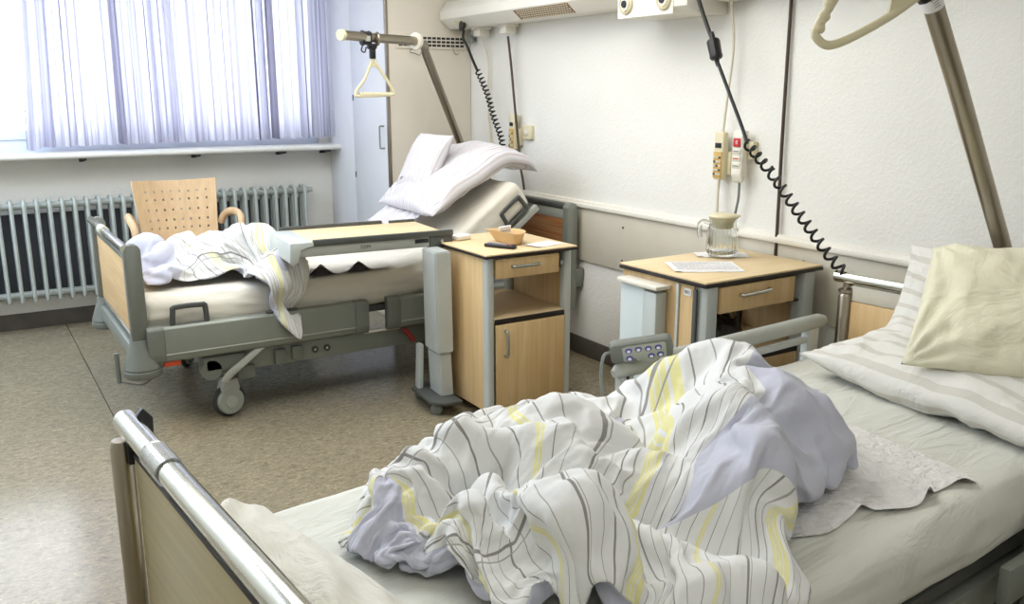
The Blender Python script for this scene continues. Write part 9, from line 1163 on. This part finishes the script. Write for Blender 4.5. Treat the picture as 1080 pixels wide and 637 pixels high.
'29 27 24 13 23 18 23 12 24 22 10 -6 34 29 30 9 28 20 29 32 30 29 12 21 27 -574 9 -10 -22 -23 23 -2 25 17 26 27 29 14 11 27 23 3 24 15 32 6 -2 32 27 27 16 18 25 22 26 31 31 17 24 12 -558 -3 -17 -22 3 16 11 17 25 30 26 23 13 10 29 5 25 13 27 21 -8 15 31 30 25 5 20 25 21 26 25 25 25 22 17 -566 -2 -22 -12 14 7 28 21 25 29 25 23 -2 17 19 23 24 12 26 9 -11 28 25 29 17 5 21 25 24 25 26 24 19 21 6 -552 -14 -21 11 4 25 27 28 21 28 21 -2 17 21 25 24 11 23 14 0 9 18 27 25 4 15 22 22 23 21 20 26 24 23 5 -564 -16 6 8 23 24 25 26 21 23 2 17 19 24 14 24 13 17 16 5 9 9 24 26 7 18 16 19 17 17 27 21 27 25 15 -583 14 1 24 19 16 24 25 19 23 5 19 22 24 13 14 17 12 20 5 8 8 18 23 18 12 21 3 12 20 25 27 25 23 12 -552 1 19 24 17 18 21 19 26 1 21 21 20 7 24 12 14 15 21 1 12 8 14 25 20 10 19 -1 19 2 25 25 25 24 17 -534 14 24 20 18 8 19 24 5 19 21 19 4 19 18 15 17 15 16 6 6 16 8 14 21 18 20 -5 17 3 15 24 23 23 20 '
'-497 13 18 20 19 7 22 19 3 24 19 3 12 18 15 15 12 14 16 8 10 0 23 19 14 15 9 15 9 0 7 22 23 21 20 -470 23 19 18 9 18 18 17 4 22 15 2 14 15 10 12 20 17 11 -3 9 10 20 20 20 19 -12 10 12 9 0 17 22 19 20 -435 22 18 17 16 11 17 19 2 18 16 1 14 12 5 22 21 14 -2 7 14 8 14 20 20 17 -3 -13 9 14 6 7 21 18 19 -399 20 21 19 10 14 16 6 17 14 12 0 13 8 13 19 19 18 1 -3 13 12 13 14 18 17 -8 -8 -4 9 8 13 16 19 16 ',
'457 20 4 8 -21 -1 2 16 18 9 6 -24 11 -25 -21 -3 24 30 28 8 -14 -16 -16 -16 13 12 10 8 -18 -17 -20 -5 -5 0 -1 -1 -3 11 15 -7 13 10 -3 -20 18 6 15 16 -17 9 -17 -19 -9 27 26 30 11 -14 -18 -18 -24 12 10 1 13 -10 -26 -15 2 -8 -2 -1 1 -15 3 14 16 14 4 1 -18 -14 25 20 17 -14 12 -15 -19 7 11 35 27 5 -10 -20 -28 -27 2 -3 19 12 -10 -21 -6 -19 15 -16 1 -4 -8 10 21 13 -7 0 -1 10 -21 -1 26 29 9 -14 -14 -11 9 23 25 18 6 -6 -30 -29 -25 -12 13 0 24 -16 -20 -13 -2 19 -20 -4 -3 -2 28 6 22 -1 -2 -13 5 -21 3 26 25 18 3 -11 -15 8 4 17 9 5 -3 -21 -27 -25 -2 -16 20 0 15 -20 -26 14 8 -21 2 5 -13 -6 20 21 1 -7 12 -18 20 -15 16 27 26 3 -7 -10 -20 6 11 4 8 -1 -22 -24 -2 -21 -3 10 21 -14 -6 -23 3 17 -17 17 -15 -14 -10 17 17 -10 0 3 22 18 -9 0 21 27 -16 1 -15 3 -18 11 6 0 1 -2 -26 -15 15 0 -1 22 -13 -24 2 -14 -3 8 19 -8 -12 -36 8 17 8 22 0 -7 22 19 -13 24 15 -6 -25 -2 -20 -9 10 15 15 -13 12 -26 -1 -14 7 21 13 -15 '
'-18 -7 -3 -21 20 -3 -16 -1 -22 15 10 26 -1 4 11 -8 17 18 -16 16 10 -17 -20 -2 -18 12 22 -12 6 16 -3 -24 7 -20 15 11 -23 10 -4 -24 -13 13 -8 9 5 -39 12 25 15 28 5 3 -4 -8 -10 6 -4 21 -20 15 -16 -22 10 21 -4 20 14 -23 0 -24 -1 -15 20 3 1 -7 -23 -16 -8 3 20 1 -29 11 23 11 29 5 -23 4 -15 -9 7 10 24 -19 0 10 -23 16 1 23 1 19 -10 -28 -4 -25 -11 21 0 12 -20 -16 3 -23 15 -10 -1 1 18 -7 27 12 25 -27 -11 0 8 9 7 4 8 -10 -12 -5 6 20 -1 22 8 -10 -29 -29 14 -19 1 22 -15 -10 5 -22 7 -6 -22 20 -1 13 1 1 30 5 3 3 -7 8 10 10 6 5 -17 -4 -7 7 5 5 5 8 -11 -26 -29 -2 12 -19 12 12 -16 -4 0 -23 11 -23 11 3 15 -6 -2 17 28 25 -14 7 10 6 6 -14 19 3 -11 -25 -14 -5 5 7 8 10 -25 -27 -13 19 -10 -8 12 21 -2 -19 -17 6 -24 -1 -7 9 -4 16 23 26 23 17 -4 -2 1 4 4 -20 25 -11 -10 -16 -14 -12 17 -4 10 -10 -27 -25 13 -1 2 9 5 1 13 -17 -15 -12 -21 4 0 0 14 18 24 26 23 18 -1 0 2 5 -8 -14 -16 -4 -18 -14 8 0 10 10 1 -25 -22 -18 23 '
'-3 8 4 12 -10 -16 -16 -14 -17 27 -4 -8 3 15 20 23 26 21 21 0 2 -1 -1 -6 -31 -25 -6 -5 -7 13 4 13 10 -14 -28 -25 3 24 7 6 3 -27 -14 1 -10 -15 20 1 -5 -7 2 7 29 25 21 11 6 2 2 6 0 -6 -28 -28 -7 -2 11 11 13 14 -20 -17 -19 -25 19 17 16 -16 -1 -29 -10 -1 -10 20 4 1 -3 -2 7 -5 33 7 22 10 21 0 3 -3 -5 -6 -27 -27 1 13 7 18 19 -8 -16 -26 -29 -14 17 17 21 -22 -13 -27 -16 3 6 26 -3 3 -1 -8 -8 21 16 12 19 20 26 -1 -1 -5 -3 -17 -19 -21 8 13 20 13 -10 -16 -28 -12 -12 3 4 24 3 -22 -16 -33 2 -13 22 27 -10 -4 -5 -6 -2 13 18 20 23 26 27 2 0 -13 -6 -29 -16 5 13 14 4 -10 -18 -22 -25 -9 24 -7 16 -1 8 -29 -13 -22 -55 41 25 27 -10 0 -5 -6 -7 18 18 23 26 31 8 5 8 -12 -29 -28 -21 14 16 14 -11 -12 -23 -18 -21 22 18 -7 -3 15 -17 -25 -6 -88 12 47 32 24 -7 1 -4 -7 -6 17 25 24 33 33 6 2 -17 -30 -24 -19 -16 17 11 13 -17 -16 -20 -21 -1 25 24 -4 -13 -17 -19 12 -117 17 8 54 26 33 -7 3 -3 -21 17 7 28 33 35 22 -4 -14 -29 '
'-30 -22 -13 3 26 3 0 -20 -16 -11 -8 16 23 -6 -21 -17 -19 5 -123 24 21 14 48 26 40 -4 -5 -5 -15 1 28 32 34 30 -7 -11 -17 -30 -27 -17 14 1 28 -8 -13 -5 -12 -11 -17 29 2 -22 -16 -12 0 -150 27 30 27 9 56 23 51 -8 -3 -12 -10 -6 29 30 36 24 -6 -29 -23 -27 -16 -6 24 -5 29 -13 -6 -12 -23 -26 27 -13 10 -23 -11 -10 -171 32 27 31 24 12 61 16 61 -8 -27 -20 -9 22 28 30 35 17 -16 -33 -29 -6 -8 -6 30 -9 23 -20 -21 -29 -18 17 -16 3 11 -26 -12 -193 34 33 29 28 9 32 57 77 -13 -8 -27 -23 6 27 32 25 35 4 -24 -32 -27 -13 -7 30 21 -8 -25 -22 -19 7 -15 -16 1 14 -7 -24 -215 34 32 32 30 30 -1 47 46 73 -6 -30 -24 -14 25 35 25 22 31 -12 -25 -34 -13 -28 18 34 -25 -7 -31 11 -3 -29 -8 11 -9 -12 -10 -211 34 33 22 19 33 18 30 55 76 -2 -24 -24 -22 32 37 27 20 17 -12 -21 -33 -28 3 -6 33 -5 -32 -26 4 15 -19 -21 4 14 -11 -19 -190 37 17 8 33 23 13 59 34 69 -10 -26 -26 3 32 39 13 17 3 -14 -22 -35 -28 11 7 10 15 -22 -33 10 -6 '
'2 -24 5 14 -13 -15 -168 30 10 12 9 24 44 43 73 10 -7 -30 -11 11 35 13 15 6 3 -15 -26 -22 -32 2 9 14 20 -3 -32 1 -20 2 2 1 12 -18 -12 -152 18 13 22 18 19 44 58 34 1 -9 -22 -3 21 29 -14 11 5 5 -20 -4 -34 -31 4 5 26 11 17 -29 -19 -2 -23 3 5 30 -14 -21 -144 11 18 27 20 42 39 51 5 -12 -10 8 0 26 -5 -16 18 -4 3 9 -27 -32 -24 13 -2 26 21 14 -18 -18 -18 -26 -11 17 27 -14 -12 -122 8 13 29 38 40 49 7 -14 -8 -9 26 18 -6 -18 3 2 -1 6 17 -30 -23 -25 5 6 25 27 5 -22 -5 -23 -26 -10 12 26 -15 13 -116 12 18 34 35 50 0 2 -17 -5 3 24 6 -18 -10 2 3 7 15 9 -27 -18 -23 -7 15 25 25 0 -9 -19 -23 -18 -9 5 24 -12 19 -96 14 30 30 52 -9 2 -10 -5 -15 22 13 2 -7 -16 2 7 8 13 11 -25 -11 -22 -15 21 22 7 3 0 -22 -23 4 -10 -12 20 7 0 -64 24 30 46 -11 -1 -17 -14 4 2 14 18 -6 2 -17 5 4 9 12 10 -8 -17 -21 -22 18 20 -5 7 2 -15 -24 6 -7 -5 3 2 9 -29 27 37 -10 5 -11 -13 -21 -6 20 17 18 -5 -1 -6 -2 2 12 16 -10 5 -17 -22 -18 18 '
'3 -5 17 -5 3 -26 -3 -10 -5 -1 9 13 6 21 -13 8 2 -13 -20 -7 7 11 20 17 3 -3 -3 -4 -5 6 13 -1 -6 -15 -16 -17 11 -6 -1 16 17 -1 -23 -19 5 0 -8 7 9 19 -11 2 12 -13 -10 -2 -10 11 12 19 10 15 -7 -17 4 0 -2 -3 -2 -7 8 -19 -16 -4 7 -3 20 7 15 -20 -22 -10 1 12 5 -3 0 0 8 9 -6 -16 5 1 1 14 18 19 5 -12 -20 -4 1 -12 -4 13 7 3 -20 -10 -15 6 -1 19 19 10 -14 -21 -8 -10 12 4 -3 -10 5 4 11 -11 -9 5 8 8 11 12 2 13 -10 -19 -12 -2 -4 -9 14 14 2 -8 -19 -11 -1 4 17 21 13 -7 -15 -13 -16 8 -4 5 -15 5 1 9 6 -7 0 7 7 3 5 11 3 -8 -11 -21 -7 2 -7 15 18 -1 -6 -7 -12 -8 8 16 13 19 -11 -14 -10 -6 -9 3 10 -25 -1 4 6 7 3 1 4 0 1 6 5 3 -5 -15 -13 -6 -1 5 16 6 2 -4 -8 -9 0 11 -2 13 14 2 -11 -12 -11 -4 11 9 -23 6 11 10 -21 -9 12 23 2 19 -7 -15 0 -20 -4 25 33 28 3 -21 -17 -19 -14 10 -1 10 17 -22 -15 -27 16 -17 12 -12 10 -2 -8 6 8 14 -24 -3 13 25 19 -16 -11 -1 16 -17 27 34 26 -2 -19 -24 -23 -17 -6 1 17 14 -20 -23 3 -17 0 15 '
'-15 9 -3 12 -1 13 -14 -13 -3 4 29 23 9 -7 -20 -8 22 22 27 13 4 -11 -24 -30 -10 -22 -3 20 10 -21 -2 -25 0 19 -13 4 -10 32 -6 20 0 -7 -12 -11 -6 19 25 21 -15 6 -7 -3 24 4 15 8 -5 -23 -28 -26 -11 -3 5 9 21 -21 -7 -18 22 -2 -20 5 16 20 2 -22 8 8 4 -15 18 22 22 -2 -4 -23 -14 22 -1 8 12 5 -21 -24 -30 19 -2 -18 22 -8 8 -22 6 -21 1 6 13 -17 18 -5 11 -21 6 23 16 -3 16 23 0 -5 -23 -21 6 15 10 -10 16 -20 -14 -25 20 2 -13 22 -11 -19 13 -21 -2 -8 16 16 -32 2 26 -4 -17 12 15 20 15 -12 23 1 0 -23 -21 -6 5 10 21 0 -16 -15 -18 -5 0 19 15 -13 3 -19 4 -21 13 15 -10 -11 1 28 -19 16 11 -8 5 19 -11 22 -14 -1 3 -21 -16 1 14 22 -11 -6 -4 -3 -13 -12 15 9 18 -2 -18 -13 -12 -6 12 20 -32 12 29 -6 16 6 -2 -22 -2 8 4 16 1 -6 -7 -23 -7 18 18 14 -2 -5 -10 -10 -25 -1 17 14 15 -13 -13 -13 -6 -15 21 -19 7 26 11 17 -15 -6 -7 -21 -4 8 17 12 -16 -1 17 -15 22 14 11 8 -13 -23 -8 -15 -16 24 2 22 -21 -8 -16 -3 -14 21 4 -14 21 28 '
'11 -16 -12 -11 2 -16 -6 0 13 12 -19 3 25 20 6 15 5 -7 -24 -27 -17 -1 8 23 6 -20 -14 -11 -6 14 -3 23 0 -9 29 24 -5 -5 -15 -3 -3 -13 -1 -1 -3 2 9 -11 23 22 13 2 -5 -24 -20 -26 21 -21 9 6 1 6 -18 -12 -7 3 28 -15 5 30 25 -5 -3 16 -2 -17 -4 2 -10 -9 9 -4 4 -15 25 6 16 -4 -24 -25 0 -18 13 -17 -2 2 16 12 -9 -25 -5 0 2 16 30 28 0 10 -2 -4 12 -4 -1 -11 -12 -2 3 7 -9 -11 -1 15 13 -22 -22 -23 -9 2 22 -15 -1 0 18 4 -23 -10 0 0 18 3 32 20 -3 -1 4 14 12 1 -7 -20 -1 -7 1 -8 -15 0 25 13 -12 -26 -23 -4 -9 10 14 -2 -4 -12 3 9 -22 15 -17 13 -6 17 23 13 14 4 2 10 14 -7 -2 -20 -29 6 -5 -16 10 14 13 14 -24 -25 -25 9 3 12 -13 2 -16 -4 15 2 7 -3 -20 -2 8 29 18 22 -7 13 3 14 10 -8 -17 -26 -27 6 -12 24 14 13 -4 3 -27 -30 -11 16 9 -6 -20 -4 13 -16 1 29 -7 -6 -5 -12 9 30 20 11 2 9 13 12 4 -11 -25 -27 -23 0 20 7 16 16 -2 -18 -30 -7 -13 9 5 -23 15 -13 9 -18 24 -6 -6 -7 -3 4 13 18 13 7 23 19 13 11 -6 -23 -26 -29 0 -2 '
'17 16 12 -6 -2 -27 -23 -22 4 18 -19 3 20 -18 -8 5 22 -12 -1 -2 -10 7 0 18 22 24 24 16 18 0 -22 -20 -28 -32 10 12 3 9 13 -14 -16 -20 -26 2 -1 15 10 -15 17 -8 -22 7 27 -13 -10 3 -14 4 19 22 26 28 20 21 -5 -1 -21 -30 -32 -27 14 14 17 -6 -14 -1 -26 -18 17 -12 21 -4 6 -18 22 -70 33 11 32 -7 -14 -13 2 8 18 22 32 33 22 2 -4 -22 -20 -30 -29 -26 14 27 -10 9 -17 -20 -11 19 1 -5 19 -6 -25 14 -83 27 31 14 41 -8 -11 -15 -12 20 18 27 31 32 17 -15 -5 -23 -33 -31 -18 -11 18 26 -17 -15 11 -24 8 -12 18 12 -18 -5 -15 -84 23 28 32 17 52 -9 -16 -18 -21 18 30 32 31 26 7 -18 -23 -26 -29 -29 -10 16 14 16 -13 -22 6 -14 -8 -1 26 -8 -22 -5 -110 27 26 26 41 14 62 -18 -17 -26 -17 27 30 28 29 27 -3 -26 -25 -31 -32 -9 18 11 11 3 -21 -17 -18 -11 1 22 7 -24 -6 -137 25 29 33 26 42 13 60 -18 -24 -20 -19 29 27 32 31 27 -23 -31 -29 -30 -2 -4 23 10 3 -14 -33 -23 -2 10 -10 18 -15 -2 -159 32 18 28 29 37 29 81 -10 -27 -26 -16 6 '
'35 29 24 24 17 -27 -34 -35 -25 4 21 8 4 -19 -13 -27 -3 -5 13 -14 12 -13 -181 36 30 16 20 41 38 25 72 -22 -26 -25 -6 36 30 28 22 17 -9 -32 -34 -36 5 5 2 1 -7 9 -28 0 -5 -21 17 -14 -3 -180 36 19 16 24 38 35 29 76 0 -25 -31 -10 33 30 13 27 17 -6 -27 -34 -33 1 -19 9 25 -1 -22 1 -31 7 -4 -13 20 -12 -156 22 13 27 28 28 45 16 72 -19 -28 -5 -9 37 6 21 21 17 -12 -30 -35 -33 16 -17 4 29 -18 -19 3 -24 -8 0 15 -10 13 -146 6 34 26 16 39 22 73 3 -21 -12 -19 22 26 -5 18 20 13 -17 -21 -35 -35 4 9 -3 29 -10 -25 -15 4 -7 -10 19 -12 16 -144 32 28 15 21 28 75 4 -4 -16 -11 -6 27 3 -2 17 22 3 -22 -11 -34 -35 -4 12 14 11 7 -10 -20 -19 -2 0 16 3 -1 -112 34 19 12 31 23 48 -7 -4 -5 -7 3 21 -14 0 21 13 -2 -2 -22 -32 -30 -6 4 16 27 16 -10 -19 -19 -18 10 14 -8 21 -98 28 9 26 22 45 -6 -6 -2 2 0 5 2 -20 11 14 11 -1 7 -27 -29 -10 -15 -2 23 26 13 -1 -15 -17 -17 -14 18 -11 24 -72 24 15 22 44 -10 -9 4 -7 3 1 16 -17 -15 11 '
'12 9 4 11 -24 -19 -22 3 -13 25 22 8 11 -15 -21 -22 -12 13 -8 24 -47 18 22 47 -3 -10 -11 -9 -4 6 11 5 -15 -9 23 -11 10 11 9 -22 -10 -21 -10 -2 23 12 14 13 -20 -23 -5 -17 -3 2 19 -16 13 49 -1 -19 -14 -10 3 -3 10 15 -8 0 -6 21 -22 13 11 7 -16 -11 -16 -18 11 6 20 3 16 -21 -17 1 -6 -7 -9 19 6 32 0 -6 -17 -13 -1 -9 4 23 3 -5 -5 18 0 -21 14 12 3 -4 -16 -15 -21 -1 12 20 0 15 -7 -23 -8 -7 -2 0 14 45 -12 -2 -8 -8 -20 -9 0 23 16 -8 -2 19 7 -14 -18 14 11 1 4 -18 -12 -22 16 -9 6 9 15 5 -20 -19 -3 5 -5 10 36 -18 -4 0 -9 -17 1 10 22 7 -12 18 14 -10 -14 -17 12 4 2 12 -13 -22 4 -12 14 -13 20 6 15 -18 -20 -9 0 3 8 6 -4 2 -1 -14 1 8 12 17 -5 8 14 1 -12 -18 -18 1 5 14 13 -14 -15 -10 9 -7 13 14 12 6 -13 -20 -14 -2 10 1 -3 3 -9 0 -1 12 7 4 14 9 -5 11 -4 -12 -20 1 -3 -12 16 15 -6 -13 -13 -2 -1 15 19 12 1 -5 -16 -20 -5 10 0 -9 1 -1 2 11 1 1 15 5 -3 6 11 -9 -15 -15 -8 -4 1 18 13 0 -10 -10 -11 -2 12 17 13 11 -8 '
'-16 -14 -9 -3 11 ',
), 'rumpled striped duvet spilling over the edge of the far bed')

small = bpy.data.objects['pillow.001']
def flapfn(u, v):
    x = .04-.24*u; y = -.04+.42*v+.05*u*(v-.5); z = -.03-.13*u + .012*math.sin(v*34+u*3)*(.3+.7*u) + .008*fbm(x*20, y*20, 3)
    return (x, y, z)
m = MB().grid(flapfn, 24, 60); bmesh.ops.solidify(m.bm, geom=list(m.bm.faces), thickness=.003); m.build('pillowcase_flap', 'pillow_grey_stripe', small, ang=60)
for i in range(2):
    ok, loc_, nrm_, _ = small.closest_point_on_mesh(Vector((-.02, .27-.004*i, .115-.012*i)))
    q_ = Vector((0,0,1)).rotation_difference(nrm_).to_matrix().to_4x4()
    MB().box(-.003,.003,-.022,.022,.0015,.0025,0,1,Matrix.Translation(loc_) @ q_).build('printed_mark', 'grey_ink', small)
names = {'hospital_bed': 'hospital beds', 'mattress': 'mattresses on the hospital beds', 'bedside_cabinet': 'bedside cabinets', 'lifting_pole': 'lifting poles over the beds',
         'trapeze_handle': 'grab handles over the beds', 'pillow': 'pillows on the two beds', 'duvet': 'striped duvets', 'wall_phone': 'phone handsets on the wall', 'plug_box': 'plug boxes under the wall panels',
         'power_cord': 'cords hanging on the wall', 'coiled_cable': 'black coiled cables', 'bed_head_panel': 'wall light panels', 'fleece_pad': 'pads on the mattresses', 'wire_hook': 'wire hooks on the vent grille', 'added_ceiling_lamp': 'added ceiling lamps'}
for o in C.objects:
    k = o.name.split('.')[0]
    if o.parent is None and k in names and 'label' in o.keys(): o['group'] = names[k]
